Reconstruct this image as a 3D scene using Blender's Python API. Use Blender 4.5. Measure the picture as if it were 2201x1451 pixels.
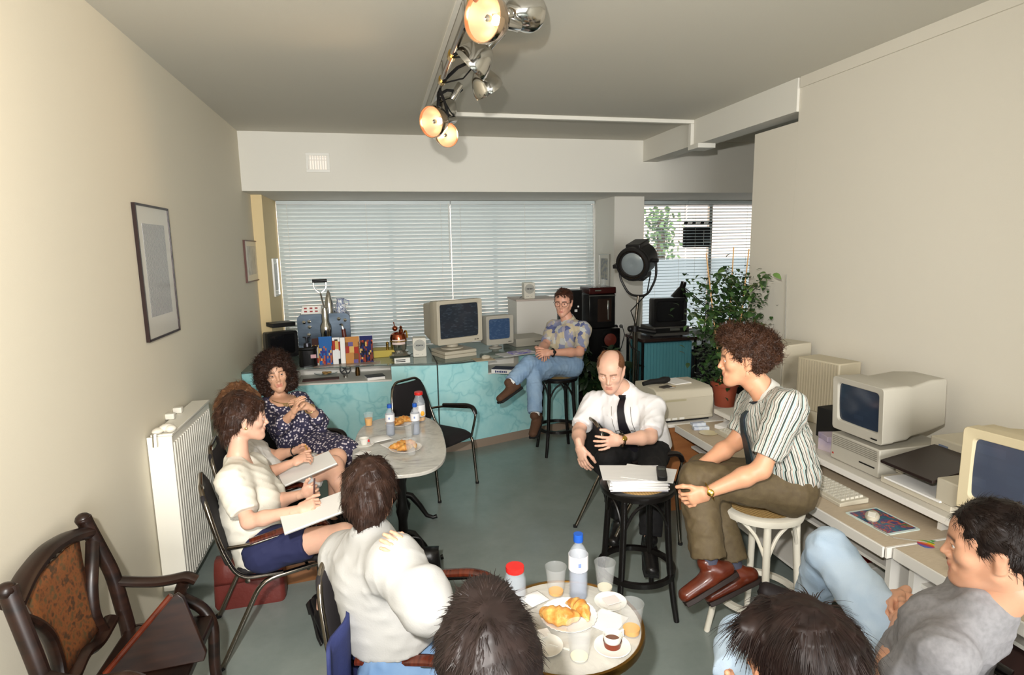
import bpy, bmesh, math, random
import numpy as np
from mathutils import Vector, Matrix, Euler

for o in list(bpy.data.objects): bpy.data.objects.remove(o, do_unlink=True)
SC = bpy.context.scene
COL = SC.collection
pi = math.pi
def R(d): return math.radians(d)
def V(*a): return Vector(a if len(a) > 1 else a[0])
def lin(c):
    return tuple(((x/255)/12.92 if x/255 <= .04045 else ((x/255+.055)/1.055)**2.4) for x in c)

# ------------------------------------------------------------------ camera
FPX, IW, IH = 1265.0, 2201, 1451
_y, _p, _r = R(12.77), R(8.72), R(-1.01)
_f = V(math.sin(_y)*math.cos(_p), math.cos(_y)*math.cos(_p), -math.sin(_p))
_x = V(math.cos(_y), -math.sin(_y), 0); _u = _x.cross(_f)
CR = math.cos(_r)*_x + math.sin(_r)*_u
CU = -math.sin(_r)*_x + math.cos(_r)*_u
CF = _f
CAM = V(0, 0, 2.0)
cd = bpy.data.cameras.new('camera'); cam = bpy.data.objects.new('camera', cd); COL.objects.link(cam)
cd.sensor_fit = 'HORIZONTAL'; cd.sensor_width = 36; cd.lens = FPX/IW*36; cd.clip_start = .05
m3 = Matrix((CR, CU, -CF)).transposed()
cam.matrix_world = Matrix.Translation(CAM) @ m3.to_4x4()
SC.camera = cam

# ------------------------------------------------------------------ exposure, world, lights
vs = SC.view_settings
vs.view_transform = 'Standard'; vs.look = 'None'; vs.gamma = 1; vs.use_curve_mapping = False
vs.exposure = 0.0
W = bpy.data.worlds.new('world'); SC.world = W; W.use_nodes = True
bg = W.node_tree.nodes['Background']; bg.inputs[0].default_value = (*lin((225, 235, 245)), 1); bg.inputs[1].default_value = 1.7
def lamp(name, kind, loc, energy, col, aim=None, **kw):
    l = bpy.data.lights.new(name, kind); l.energy = energy; l.color = col
    for k, v in kw.items(): setattr(l, k, v)
    o = bpy.data.objects.new(name, l); COL.objects.link(o); o.location = loc
    if aim is not None: o.rotation_euler = (V(aim)-V(loc)).to_track_quat('-Z', 'Y').to_euler()
    return o
# daylight on the street outside (the room is a closed box, it never comes in directly)
lamp('sun', 'SUN', (0, -5, 9), 6.5, (1, .95, .9), aim=(1.2, 2.0, 1.5), angle=R(1))
# the photographer's flash, held up and to the left of the lens
lamp('camera_flash', 'SPOT', (-.20, -.10, 2.30), 430, (1, .97, .925), aim=(.5, 5, 2.0), spot_size=R(122), spot_blend=.75, shadow_soft_size=.035)
# broad fill light added behind the camera, shining in through an invented rear window
lamp('rear_window_daylight', 'AREA', (.9, -6.5, 2.4), 1450, (1, .985, .96), aim=(.9, 4, 1.6), shape='RECTANGLE', size=6, size_y=4)
# ------------------------------------------------------------------ helpers
class MB:
    """collects shapes into one mesh"""
    def __init__(s): s.v = []; s.f = []; s.m = []
    def add(s, vs, fs, mi=0):
        b = len(s.v); s.v += [tuple(p) for p in vs]; s.f += [tuple(b+i for i in f) for f in fs]; s.m += [mi]*len(fs); return s
    def box(s, c, d, rz=0, M=None, mi=0, tz=1.0):
        x, y, z = d[0]/2, d[1]/2, d[2]/2
        P = [V(-x,-y,-z),V(x,-y,-z),V(x,y,-z),V(-x,y,-z),V(-x*tz,-y*tz,z),V(x*tz,-y*tz,z),V(x*tz,y*tz,z),V(-x*tz,y*tz,z)]
        M = M if M is not None else Matrix.Rotation(rz, 3, 'Z')
        return s.add([M@p+V(c) for p in P], [(3,2,1,0),(4,5,6,7),(0,1,5,4),(1,2,6,5),(2,3,7,6),(3,0,4,7)], mi)
    def bb(s, x0, x1, y0, y1, z0, z1, mi=0):
        return s.box(((x0+x1)/2,(y0+y1)/2,(z0+z1)/2), (x1-x0,y1-y0,z1-z0), mi=mi)
    def loft(s, rings, closed=True, cap=True, loop=False, mi=0):
        n = len(rings[0]); vs = [p for r in rings for p in r]; fs = []
        m = len(rings)
        for i in range(m if loop else m-1):
            a, b = i*n, ((i+1) % m)*n
            for j in range(n if closed else n-1):
                k = (j+1) % n; fs.append((a+j, a+k, b+k, b+j))
        if cap and closed and not loop:
            fs.append(tuple(range(n-1, -1, -1))); fs.append(tuple((m-1)*n+j for j in range(n)))
        return s.add(vs, fs, mi)
    def tube(s, pts, r, n=8, loop=False, cap=True, mi=0, flat=None):
        pts = [V(p) for p in pts]; m = len(pts); rings = []; up = None
        for i, p in enumerate(pts):
            if loop: t = pts[(i+1) % m]-pts[i-1]
            else: t = pts[min(i+1, m-1)]-pts[max(i-1, 0)]
            t.normalize()
            if up is None:
                a = V(0,0,1) if abs(t.z) < .9 else V(1,0,0)
                up = (a-t*a.dot(t)).normalized()
            else:
                up = up-t*up.dot(t); up.normalize()
            sd = t.cross(up); rr = r[i] if isinstance(r, (list, tuple)) else r
            k = flat or 1
            rings.append([p+(up*math.cos(2*pi*j/n)+sd*k*math.sin(2*pi*j/n))*rr for j in range(n)])
        return s.loft(rings, True, cap, loop, mi)
    def cyl(s, a, b, r, r2=None, n=14, mi=0):
        return s.tube([a, b], [r, r if r2 is None else r2], n, mi=mi)
    def lathe(s, prof, n=20, o=(0,0,0), M=None, mi=0, sx=1, sy=1, ring=False):
        M = M or Matrix.Identity(3); o = V(o)
        rings = [[o+M@V(r*sx*math.cos(2*pi*j/n), r*sy*math.sin(2*pi*j/n), z) for j in range(n)] for r, z in prof]
        return s.loft(rings, True, True, ring, mi)
    def sph(s, c, r, n=12, sc=(1,1,1), M=None, mi=0):
        k = n//2
        prof = [(max(1e-4, math.sin(pi*i/k))*r, -math.cos(pi*i/k)*r) for i in range(k+1)]
        M = (M or Matrix.Identity(3)) @ Matrix.Diagonal(V(sc))
        return s.lathe(prof, n, c, M, mi)
    def prism(s, poly, t0, t1, o=(0,0,0), M=None, mi=0):
        """poly in local xy, extruded along local z"""
        M = M or Matrix.Identity(3); o = V(o); n = len(poly)
        r = [[o+M@V(x, y, t) for x, y in poly] for t in (t0, t1)]
        return s.loft(r, mi=mi)
    def grid(s, fn, nu, nv, mi=0):
        vs = [fn(i/nu, j/nv) for j in range(nv+1) for i in range(nu+1)]
        fs = [(j*(nu+1)+i, j*(nu+1)+i+1, (j+1)*(nu+1)+i+1, (j+1)*(nu+1)+i) for j in range(nv) for i in range(nu)]
        return s.add(vs, fs, mi)
    def build(s, name, mat, parent=None, smooth=True, bev=0, ang=38, solid=0, sub=0):
        me = bpy.data.meshes.new(name); me.from_pydata(s.v, [], s.f)
        for mm in (mat if isinstance(mat, (list, tuple)) else [mat]): me.materials.append(mm)
        if any(s.m): me.polygons.foreach_set('material_index', s.m)
        me.update()
        bm = bmesh.new(); bm.from_mesh(me); bmesh.ops.recalc_face_normals(bm, faces=bm.faces); bm.to_mesh(me); bm.free()
        if smooth:
            me.polygons.foreach_set('use_smooth', [True]*len(me.polygons)); me.set_sharp_from_angle(angle=R(ang))
        o = bpy.data.objects.new(name, me); COL.objects.link(o); o.parent = parent
        if solid:
            q = o.modifiers.new('s', 'SOLIDIFY'); q.thickness = solid; q.offset = 0
        if sub:
            q = o.modifiers.new('u', 'SUBSURF'); q.levels = q.render_levels = sub
        if bev:
            q = o.modifiers.new('b', 'BEVEL'); q.width = bev; q.segments = 2; q.limit_method = 'ANGLE'; q.angle_limit = R(35)
        return o
def tag(o, label, cat, group=None, kind=None):
    o['label'] = label; o['category'] = cat
    if group: o['group'] = group
    if kind: o['kind'] = kind
    return o
def thing(name, label, cat, loc=(0,0,0), rz=0, group=None):
    o = bpy.data.objects.new(name, None); COL.objects.link(o); o.empty_display_size = .1
    o.location = loc; o.rotation_euler = (0, 0, rz)
    return tag(o, label, cat, group)
def struct(o, label=None):
    o['kind'] = 'structure'
    if label: o['label'] = label
    return o
def dup(root, label=None, loc=None, rz=None, parent=None, group=None):
    c = root.copy(); COL.objects.link(c); c.parent = parent
    if label: c['label'] = label
    if group: c['group'] = group
    if loc is not None: c.location = loc
    if rz is not None: c.rotation_euler = (0, 0, rz)
    for ch in root.children: dup(ch, parent=c)
    return c
def px(x, y, z=None, Y=None, X=None, dep=None):
    """a point of the place: where the sight line of photo pixel x, y meets a height, a depth plane or a distance"""
    d = CF+CR*((x-1100.5)/FPX)-CU*((y-725.5)/FPX)
    t = (z-CAM.z)/d.z if z is not None else Y/d.y if Y is not None else X/d.x if X is not None else dep
    return CAM+d*t
def rrect(w, h, r, n=5):
    P = []
    for cx, cy, a in ((w/2-r,h/2-r,0),(-w/2+r,h/2-r,90),(-w/2+r,-h/2+r,180),(w/2-r,-h/2+r,270)):
        P += [(cx+r*math.cos(R(a+90*i/n)), cy+r*math.sin(R(a+90*i/n))) for i in range(n+1)]
    return P
def arc(c, r, a0, a1, n, ax=(1,0,0), ay=(0,0,1)):
    c, ax, ay = V(c), V(ax), V(ay)
    return [c+ax*(r*math.cos(R(a0+(a1-a0)*i/n)))+ay*(r*math.sin(R(a0+(a1-a0)*i/n))) for i in range(n+1)]
def fillet(pts, r, n=4):
    """round the corners of a polyline"""
    pts = [V(p) for p in pts]; out = [pts[0]]
    for i in range(1, len(pts)-1):
        p = pts[i]; a = pts[i-1]-p; b = pts[i+1]-p; k = min(r, a.length*.49, b.length*.49)
        A = p+a.normalized()*k; B = p+b.normalized()*k
        for j in range(n+1):
            t = j/n; out.append(A*(1-t)**2+p*2*t*(1-t)+B*t*t)
    return out+[pts[-1]]

# ------------------------------------------------------------------ materials
MATS = {}
def mat(name, col, rough=.5, metal=0, spec=.5, var=None, bump=None, trans=0, emit=0, alpha=None, ior=1.45, coat=0, sheen=0, sss=0):
    """var = (colour2, scale, contrast 0-1[, stretch xyz]); bump = (scale, strength[, stretch])"""
    if name in MATS: return MATS[name]
    m = bpy.data.materials.new(name); m.use_nodes = True; MATS[name] = m
    nt = m.node_tree; N = nt.nodes; L = nt.links; b = N['Principled BSDF']
    c = (*lin(col), 1)
    b.inputs['Base Color'].default_value = c; b.inputs['Roughness'].default_value = rough; b.inputs['Metallic'].default_value = metal
    b.inputs['Specular IOR Level'].default_value = spec; b.inputs['IOR'].default_value = ior
    if trans: b.inputs['Transmission Weight'].default_value = trans
    if alpha is not None: b.inputs['Alpha'].default_value = alpha
    if coat: b.inputs['Coat Weight'].default_value = coat; b.inputs['Coat Roughness'].default_value = .1
    if sheen: b.inputs['Sheen Weight'].default_value = sheen
    if sss: b.inputs['Subsurface Weight'].default_value = sss; b.inputs['Subsurface Radius'].default_value = (.012, .005, .003); b.inputs['Subsurface Scale'].default_value = 1
    if emit: b.inputs['Emission Color'].default_value = c; b.inputs['Emission Strength'].default_value = emit
    def coords(st):
        tc = N.new('ShaderNodeTexCoord'); mp = N.new('ShaderNodeMapping'); mp.inputs['Scale'].default_value = st
        L.new(tc.outputs['Object'], mp.inputs[0]); return mp.outputs[0]
    if var:
        t = N.new('ShaderNodeTexNoise'); t.inputs['Scale'].default_value = var[1]; t.inputs['Detail'].default_value = 5
        L.new(coords(var[3] if len(var) > 3 else (1,1,1)), t.inputs['Vector'])
        r = N.new('ShaderNodeValToRGB'); k = var[2]*.3
        r.color_ramp.elements[0].position = .2+k; r.color_ramp.elements[1].position = .8-k
        r.color_ramp.elements[0].color = c; r.color_ramp.elements[1].color = (*lin(var[0]), 1)
        L.new(t.outputs['Fac'], r.inputs[0]); L.new(r.outputs[0], b.inputs['Base Color'])
    if bump:
        t = N.new('ShaderNodeTexNoise'); t.inputs['Scale'].default_value = bump[0]; t.inputs['Detail'].default_value = 4
        L.new(coords(bump[2] if len(bump) > 2 else (1,1,1)), t.inputs['Vector'])
        bp = N.new('ShaderNodeBump'); bp.inputs['Strength'].default_value = bump[1]; bp.inputs['Distance'].default_value = .01
        L.new(t.outputs['Fac'], bp.inputs['Height']); L.new(bp.outputs[0], b.inputs['Normal'])
    return m
def nodemat(name):
    m = bpy.data.materials.new(name); m.use_nodes = True; MATS[name] = m
    nt = m.node_tree; return m, nt.nodes, nt.links, nt.nodes['Principled BSDF']
def ramp(N, stops, interp='LINEAR'):
    r = N.new('ShaderNodeValToRGB'); cr = r.color_ramp; cr.interpolation = interp
    while len(cr.elements) < len(stops): cr.elements.new(.5)
    for e, (p, c) in zip(cr.elements, stops): e.position = p; e.color = (*lin(c), 1)
    return r
def tex(N, L, kind, scale, coord='Object', st=(1,1,1), rot=(0,0,0), **kw):
    tc = N.new('ShaderNodeTexCoord'); mp = N.new('ShaderNodeMapping'); mp.inputs['Scale'].default_value = st; mp.inputs['Rotation'].default_value = rot
    L.new(tc.outputs[coord], mp.inputs[0]); t = N.new(kind)
    if 'Scale' in t.inputs: t.inputs['Scale'].default_value = scale
    L.new(mp.outputs[0], t.inputs['Vector'])
    for k, v in kw.items():
        if k in t.inputs: t.inputs[k].default_value = v
        else: setattr(t, k, v)
    return t
cream = mat('cream_wall_paint', (222, 214, 194), .75, bump=(180, .05))
white = mat('off_white_paint', (224, 221, 211), .75, bump=(180, .05))
ceilm = mat('ceiling_paint', (206, 202, 190), .85, bump=(160, .06))
yellow = mat('pale_yellow_paint', (228, 206, 158), .7)
whitepl = mat('white_plastic', (232, 230, 222), .4)
black = mat('black_plastic', (20, 19, 19), .4)
blackmatt = mat('black_matt', (16, 15, 15), .7)
blackgl = mat('black_gloss_lacquer', (14, 13, 13), .2)
chrome = mat('chrome', (205, 203, 198), .12, 1)
darkchr = mat('smoked_chrome', (130, 122, 112), .16, 1)
alu = mat('aluminium', (190, 190, 186), .3, 1)
beige = mat('beige_computer_plastic', (190, 182, 163), .5, bump=(400, .03))
beige2 = mat('grey_computer_plastic', (178, 173, 160), .5, bump=(400, .03))
wood = mat('dark_carved_wood', (44, 25, 17), .35, var=((20, 11, 8), 6, .4, (1, 1, 6)))
armwood = mat('polished_arm_wood', (96, 40, 22), .25, var=((60, 22, 12), 14, .4, (1, 6, 1)), coat=.4)
blackwd = mat('black_painted_wood', (17, 14, 13), .28)
whitewd = mat('white_painted_wood', (228, 222, 206), .4, bump=(60, .1))
clear = mat('clear_plastic', (236, 238, 238), .05, alpha=.10)
glassm = mat('glass', (235, 242, 242), .02, alpha=.08)
paper = mat('white_paper', (236, 234, 230), .7)
cardw = mat('white_laminate', (226, 222, 214), .45)
rubber = mat('black_rubber', (18, 18, 18), .8)
# ------------------------------------------------------------------ the room
ZC, XL, XR, YS, YB = 3.18, -1.27, 3.07, 6.48, 7.80
def slab(name, x0, x1, y0, y1, z0, z1, m, bev=0):
    return struct(MB().bb(x0, x1, y0, y1, z0, z1).build(name, m, bev=bev))
m, N, L, b = nodemat('blue_grey_vinyl')
t = tex(N, L, 'ShaderNodeTexNoise', 3, Detail=8, Roughness=.7)
r = ramp(N, [(.3, (128, 138, 133)), (.7, (142, 151, 146))]); L.new(t.outputs['Fac'], r.inputs[0]); L.new(r.outputs[0], b.inputs['Base Color'])
b.inputs['Roughness'].default_value = .22; b.inputs['Specular IOR Level'].default_value = .4
slab('floor', XL-.2, 6.4, -3.2, 8.0, -.1, 0, m)
slab('ceiling', XL-.2, 6.4, -3.2, 8.0, ZC, ZC+.12, ceilm)
slab('wall_left', XL-.14, XL, -3.2, YB+.14, 0, ZC, cream)
rwall = mat('right_wall_paint', (216, 210, 196), .75, bump=(180, .05))
slab('wall_right', XR, XR+.12, -3.2, 3.92, 0, ZC, rwall)
o = slab('wall_partition', XR, XR+.12, 3.921, 4.43, 0, 2.875, rwall)
slab('wall_far_right', 6.2, 6.34, 3.7, YB+.14, 0, ZC, white)
slab('wall_side_room', XR+.12, 6.2, 3.7, 3.84, 0, ZC, white)
slab('trim_1', XR-.014, XR, -3.0, 3.9, 3.105, ZC, rwall)                       # board along the top of the right wall
slab('trim_2', XR-.02, XR+.16, 3.921, YS, 2.945, ZC, white)                    # beam over the opening
slab('trim_3', XL, 6.2, YS, YB+.14, 2.602, ZC, white)                          # deep soffit over the windows
slab('trim_4', XL, -1.16, 6.89, YB, 0, 2.602, yellow)                          # yellow column in the corner
slab('trim_5', 2.93, 3.33, 7.02, YB, 0, 2.602, white)                          # pillar between the windows
struct(MB().bb(XL, 2.93, YB, YB+.14, 0, .72).bb(3.33, 6.2, YB, YB+.14, 0, .72).build('wall_back', white))
# unseen rear wall; its window opening is added to admit the fill light
struct(MB().bb(XL, XR, -3.2, -3.06, 0, .6).bb(XL, XR, -3.2, -3.06, 2.9, ZC).bb(XL, -.75, -3.2, -3.06, .6, 2.9).bb(2.55, XR, -3.2, -3.06, .6, 2.9).build('wall_rear', white))
# surface trunking on the ceiling
slab('trim_6', .438, .462, -2.9, 5.36, ZC-.012, ZC, white)
slab('trim_7', .44, XR-.02, 5.36, 5.41, ZC-.035, ZC, white, .004)
struct(MB().bb(XR-.055, XR-.02, 5.36, 5.41, 2.935, ZC-.035).bb(XR-.055, XR+.13, 5.22, 5.41, 2.90, 2.944).build('trim_8', white, bev=.004))
# windows: frame, mullions and panes
def window(name, x0, x1, z0, z1, n, y):
    f = MB(); w = .05
    f.bb(x0, x1, y, y+.06, z0, z0+w).bb(x0, x1, y, y+.06, z1-w, z1).bb(x0, x0+w, y, y+.06, z0+w, z1-w).bb(x1-w, x1, y, y+.06, z0+w, z1-w)
    o = struct(f.build(name, alu)); s = (x1-x0)/n
    for i in range(1, n): MB().bb(x0+i*s-.025, x0+i*s+.025, y, y+.06, z0+w, z1-w).build('mullion', alu, o)
    for i in range(n): MB().bb(x0+i*s+.03, x0+i*s+s-.03, y+.02, y+.028, z0+.03, z1-.03).build('pane', glassm, o)
    return o
window('window_1', -1.16, 2.93, .72, 2.602, 3, YB+.03)
w2 = window('window_2', 3.33, 6.2, .72, 2.602, 2, YB+.03)
fm_, N, L, b = nodemat('frosted_film'); tl = N.new('ShaderNodeBsdfTranslucent'); tl.inputs[0].default_value = (*lin((226, 236, 240)), 1); L.new(tl.outputs[0], N['Material Output'].inputs[0])
for x0, x1 in ((3.39, 4.73), (4.80, 6.14)): MB().bb(x0, x1, YB+.040, YB+.044, .78, px(1500, 556, Y=YB).z).build('frosted_film', fm_, w2)
window('window_3', -.75, 2.55, .6, 2.9, 3, -3.16)  # invented glazing in the rear opening, there for the fill light

# ------------------------------------------------------------------ venetian blinds
m, N, L, b = nodemat('blind_slat_white')
b.inputs['Base Color'].default_value = (*lin((216, 226, 226)), 1); b.inputs['Roughness'].default_value = .35
tl = N.new('ShaderNodeBsdfTranslucent'); tl.inputs[0].default_value = (*lin((196, 212, 216)), 1)
mx = N.new('ShaderNodeMixShader'); mx.inputs[0].default_value = .10
L.new(b.outputs[0], mx.inputs[1]); L.new(tl.outputs[0], mx.inputs[2]); L.new(mx.outputs[0], N['Material Output'].inputs[0]); slatm = m
def blind(label, x0, x1, zb, tilt, pitch, y=7.70, wand=True):
    t = thing('venetian_blind', label, 'blind', ((x0+x1)/2, y, zb), 0, 'white venetian blinds'); w = x1-x0
    top = 2.598-zb
    MB().box((0, 0, top-.02), (w, .05, .04)).build('head_rail', slatm, t)
    MB().box((0, 0, .01), (w, .05, .02)).build('bottom_rail', slatm, t)
    sl = MB(); hw = .025
    ring = [(-hw+2*hw*i/4, .004*(1-(i/2-1)**2)) for i in range(5)]
    def P(x, q): return V(x, q[0]*math.cos(tilt)-q[1]*math.sin(tilt), -q[0]*math.sin(tilt)+q[1]*math.cos(tilt))
    a = [P(-w/2, q) for q in ring]; c = [P(w/2, q) for q in ring]
    sl.loft([a, c], closed=False, cap=False)
    n = int((top-.06)/pitch); first = None
    for i in range(n):
        z = top-.055-pitch*(i+.3)
        if first is None: o = first = sl.build('slat', slatm, t)
        else: o = first.copy(); COL.objects.link(o); o.parent = t
        o.location = (0, 0, z)
    k = max(2, int(w/.9))
    for i in range(k+1):
        xx = -w/2+.12+(w-.24)*i/k
        MB().cyl((xx, -.027, 0), (xx, -.027, top-.03), .0016, n=5).build('ladder_cord', whitepl, t)
    if wand: MB().cyl((w/2-.02, -.04, top-.75), (w/2-.02, -.03, top-.03), .005, n=6).build('wand', whitepl, t)
    return t
blind('closed white blind in front of the wide window, on its left half', -1.14, .955, .74, R(64), .0468)
blind('closed white blind in front of the wide window, on its right half', .965, 2.915, .74, R(64), .0468)
blind('half open white blind with daylight between its slats, beside the pillar', 3.34, 4.30, .74, R(14), .0425, wand=False)
blind('half open white blind over the right pane, next to the partition wall', 4.31, 6.19, .74, R(14), .0425, wand=False)
# ------------------------------------------------------------------ reception counter
m, N, L, b = nodemat('turquoise_marbled_panel')
t1 = tex(N, L, 'ShaderNodeTexNoise', 2.2, Detail=6, Roughness=.65)
t2 = tex(N, L, 'ShaderNodeTexNoise', 3.2, Detail=3)
mxv = N.new('ShaderNodeVectorMath'); mxv.operation = 'MULTIPLY_ADD'; mxv.inputs[1].default_value = (.7, .7, .7)
tc = N.new('ShaderNodeTexCoord'); L.new(t2.outputs['Color'], mxv.inputs[0]); L.new(tc.outputs['Object'], mxv.inputs[2])
vo = N.new('ShaderNodeTexVoronoi'); vo.feature = 'DISTANCE_TO_EDGE'; vo.inputs['Scale'].default_value = 3.1; L.new(mxv.outputs[0], vo.inputs['Vector'])
rv = ramp(N, [(0, (186, 222, 228)), (.03, (222, 240, 242)), (.09, (246, 252, 252))]); L.new(vo.outputs['Distance'], rv.inputs[0])
rn = ramp(N, [(.32, (150, 212, 218)), (.62, (184, 230, 230))]); L.new(t1.outputs['Fac'], rn.inputs[0])
mm = N.new('ShaderNodeMix'); mm.data_type = 'RGBA'; mm.blend_type = 'MULTIPLY'; mm.inputs[0].default_value = .7
L.new(rn.outputs[0], mm.inputs[6]); L.new(rv.outputs[0], mm.inputs[7]); L.new(mm.outputs[2], b.inputs['Base Color'])
b.inputs['Roughness'].default_value = .35; turq = m
plinthm = mat('brown_plinth', (150, 132, 116), .5)
topm = mat('grey_counter_top', (150, 152, 148), .25, var=((128, 132, 130), 9, .2))
gtop = mat('glass_top_edge', (196, 214, 208), .06, trans=.85, ior=1.2)
def pathwall(mb, pts, z0, z1, t=.03):
    """a panel following a plan line, t thick towards +y"""
    pts = [V(x, y, 0) for x, y in pts]; rings = []
    for i, p in enumerate(pts):
        d = (pts[min(i+1, len(pts)-1)]-pts[max(i-1, 0)]).normalized(); n = V(-d.y, d.x, 0)*t
        rings.append([p+V(0,0,z0), p+n+V(0,0,z0), p+n+V(0,0,z1), p+V(0,0,z1)])
    mb.loft(rings)
def offs(pts, d): return [(x, y+d) for x, y in pts]
def plan(mb, pts, yb, z0, z1):
    poly = list(pts)+[(pts[-1][0], yb), (pts[0][0], yb)]
    mb.prism(poly, z0, z1)
CT = .885
def counter(label, pts, n0, n1, yb, zshelf):
    t = thing('counter_unit', label, 'counter', (0, 0, 0), 0, 'turquoise counter units')
    xs = [p[0] for p in pts]
    def at(x):
        for (a, c) in zip(pts, pts[1:]):
            if a[0] <= x <= c[0]: return (x, a[1]+(c[1]-a[1])*(x-a[0])/(c[0]-a[0]))
    A = [p for p in pts if p[0] < n0-.01]+[at(n0)]; B = [at(n0)]+[p for p in pts if n0+.01 < p[0] < n1-.01]+[at(n1)]; Cc = [at(n1)]+[p for p in pts if p[0] > n1+.01]
    f = MB(); pathwall(f, A, .09, CT); pathwall(f, B, .09, zshelf-.005); pathwall(f, Cc, .09, CT); f.build('front_panel', turq, t)
    p = MB(); pathwall(p, offs(pts, .008), 0, .09); p.build('plinth', plinthm, t)
    s = MB(); plan(s, B, B[0][1]+.42, zshelf-.004, zshelf+.012); s.build('display_shelf', cardw, t)
    k = MB(); k.bb(n0-.012, n0, B[0][1]+.03, B[0][1]+.45, zshelf, CT-.002).bb(n1, n1+.012, B[-1][1]+.03, B[0][1]+.45, zshelf, CT-.002).bb(n0, n1, B[0][1]+.42, B[0][1]+.435, zshelf+.012, CT-.002)
    k.build('niche_lining', cardw, t)
    e = MB(); e.bb(pts[-1][0]-.03, pts[-1][0], pts[-1][1]+.04, yb, .09, CT).bb(pts[0][0], pts[0][0]+.03, pts[0][1]+.05, yb, .09, CT).bb(pts[0][0]+.03, pts[-1][0]-.03, yb-.03, yb, .09, CT); e.build('carcass', cardw, t)
    w = MB(); plan(w, [(x, y+.47 if n0 <= x <= n1 else y+.03) for x, y in ([pts[0], (n0-.001, at(n0-.001)[1]), at(n0), *B[1:-1], at(n1), (n1+.001, at(n1+.001)[1])]+Cc[1:])], yb, CT, CT+.012); w.build('worktop', topm, t)
    g = MB(); plan(g, [(x, y-.012) for x, y in pts], yb, CT+.0125, CT+.0205); g.build('glass_top', gtop, t)
    return t
CZ = CT+.0208
counter('turquoise marbled counter unit with long display niche, against the cream wall', [(-1.262, 5.74), (-.80, 5.75), (.09, 5.68), (.518, 5.605)], -.80, .09, 6.72, .745)
counter('turquoise marbled counter unit curving away under the large computer monitors', [(.532, 5.60), (.78, 5.615), (1.04, 5.695), (1.40, 5.82), (1.8, 5.95), (2.12, 6.06)], 1.04, 1.40, 6.72, .745)

# ------------------------------------------------------------------ generic CRT monitor, computers
def screenmat(name, a, c, e=.05, sc=6):
    m, N, L, b = nodemat(name)
    t = tex(N, L, 'ShaderNodeTexBrick', sc, coord='Generated', st=(1.3, 1, 1.1), rot=(R(90), 0, 0)); t.inputs['Color1'].default_value = (*lin(a), 1); t.inputs['Color2'].default_value = (*lin(c), 1); t.inputs['Mortar'].default_value = (*lin(a), 1)
    t.inputs['Mortar Size'].default_value = .03; t.inputs['Bias'].default_value = -.6
    L.new(t.outputs['Color'], b.inputs['Base Color']); L.new(t.outputs['Color'], b.inputs['Emission Color']); b.inputs['Emission Strength'].default_value = e
    b.inputs['Roughness'].default_value = .12; return m
scr_dark = screenmat('dark_screen_text', (38, 42, 48), (62, 74, 84), .35, 5)
scr_blue = screenmat('blue_screen_windows', (44, 62, 88), (78, 98, 116), .45, 4)
scr_off = screenmat('blank_blue_screen', (36, 44, 56), (42, 52, 66), .3, 1.5)
scr_blk = mat('blank_black_screen', (22, 22, 24), .1)
def crt(label, loc, rz, w, h, d, m, scr, foot=.06, group=None, tilt=0, frame=.035, cat='monitor', name='computer_monitor', chin=1.6, backh=.75, mback=None):
    t = thing(name, label, cat, loc, rz, group)
    T = Matrix.Rotation(tilt, 3, 'X'); z0 = foot
    def P(x, y, z): return T@V(x, y, z)+V(0, 0, z0)
    iw, ih = w/2-frame, h-frame*(1+chin); zb = frame*chin
    fr = MB()
    outer = [P(x, 0, h/2+z) for x, z in rrect(w, h, .018)]
    inner = [P(x, .004, zb+ih/2+z) for x, z in rrect(2*iw, ih, .02)]
    deep = [P(x*.97, .018, zb+ih/2+z*.97) for x, z in rrect(2*iw, ih, .02)]
    back = [P(x, .07, h/2+z) for x, z in rrect(w, h, .018)]
    fr.loft([deep, inner, outer, back], cap=False); bz = fr.build('bezel', m, t, bev=.003)
    sc = MB(); sc.grid(lambda u, v: P((u-.5)*2*iw*.975, .019-.010*(1-((2*u-1)**2+(2*v-1)**2)/2), zb+ih*(.0125+.975*v)), 12, 10); sc.build('screen', scr, t)
    hs = MB(); rings = []
    for yy, sx, sh, zz in ((.068, .985, .985, 0), (.16, .97, .97, 0), (.2, .88, .9, .0), (d*.75, .74, backh+.08, .02), (d, .62, backh, .03)):
        rings.append([P(x*sx, yy, h/2+zz*h+z*sh-(1-sh)*h*.12) for x, z in rrect(w, h, .02)])
    hs.loft(rings); hs.build('housing', mback or m, t)
    if foot > .02:
        f = MB(); f.lathe([(w*.2, 0), (w*.23, 0), (w*.23, .012), (w*.12, .02), (w*.12, foot*.75), (w*.26, foot)], 24, (0, d*.38, 0), sy=.9); f.build('swivel_foot', m, t)
    bt = MB(); bt.box(P(w*.33, -.003, frame*.7), (.02, .006, .006)).box(P(w*.39, -.003, frame*.7), (.012, .006, .006)); bt.build('buttons', black, bz)
    return t
def keyboard(label, loc, rz, w=.40, d=.155, m=beige, group='computer keyboards', tilt=5):
    t = thing('keyboard', label, 'keyboard', loc, rz, group)
    M = Matrix.Rotation(R(tilt), 3, 'X')
    b = MB(); b.prism([(0, 0), (0, .018), (d*.15, .022), (d, .03), (d, .004)], -w/2, w/2, M=Matrix(((0, 0, 1), (1, 0, 0), (0, 1, 0)))); cs = b.build('case', m, t, bev=.003)
    k = MB(); n = 14
    for r in range(5):
        for c in range(n):
            k.box((-w*.46+(c+.5)*w*.92/n, d*.12+(r+.5)*d*.8/5, .026+r*.0018), (w*.92/n*.84, d*.8/5*.82, .012), tz=.8)
    o = k.build('keys', mat('key_caps', (204, 199, 184), .5), cs); o['kind'] = 'stuff'
    return t
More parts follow.
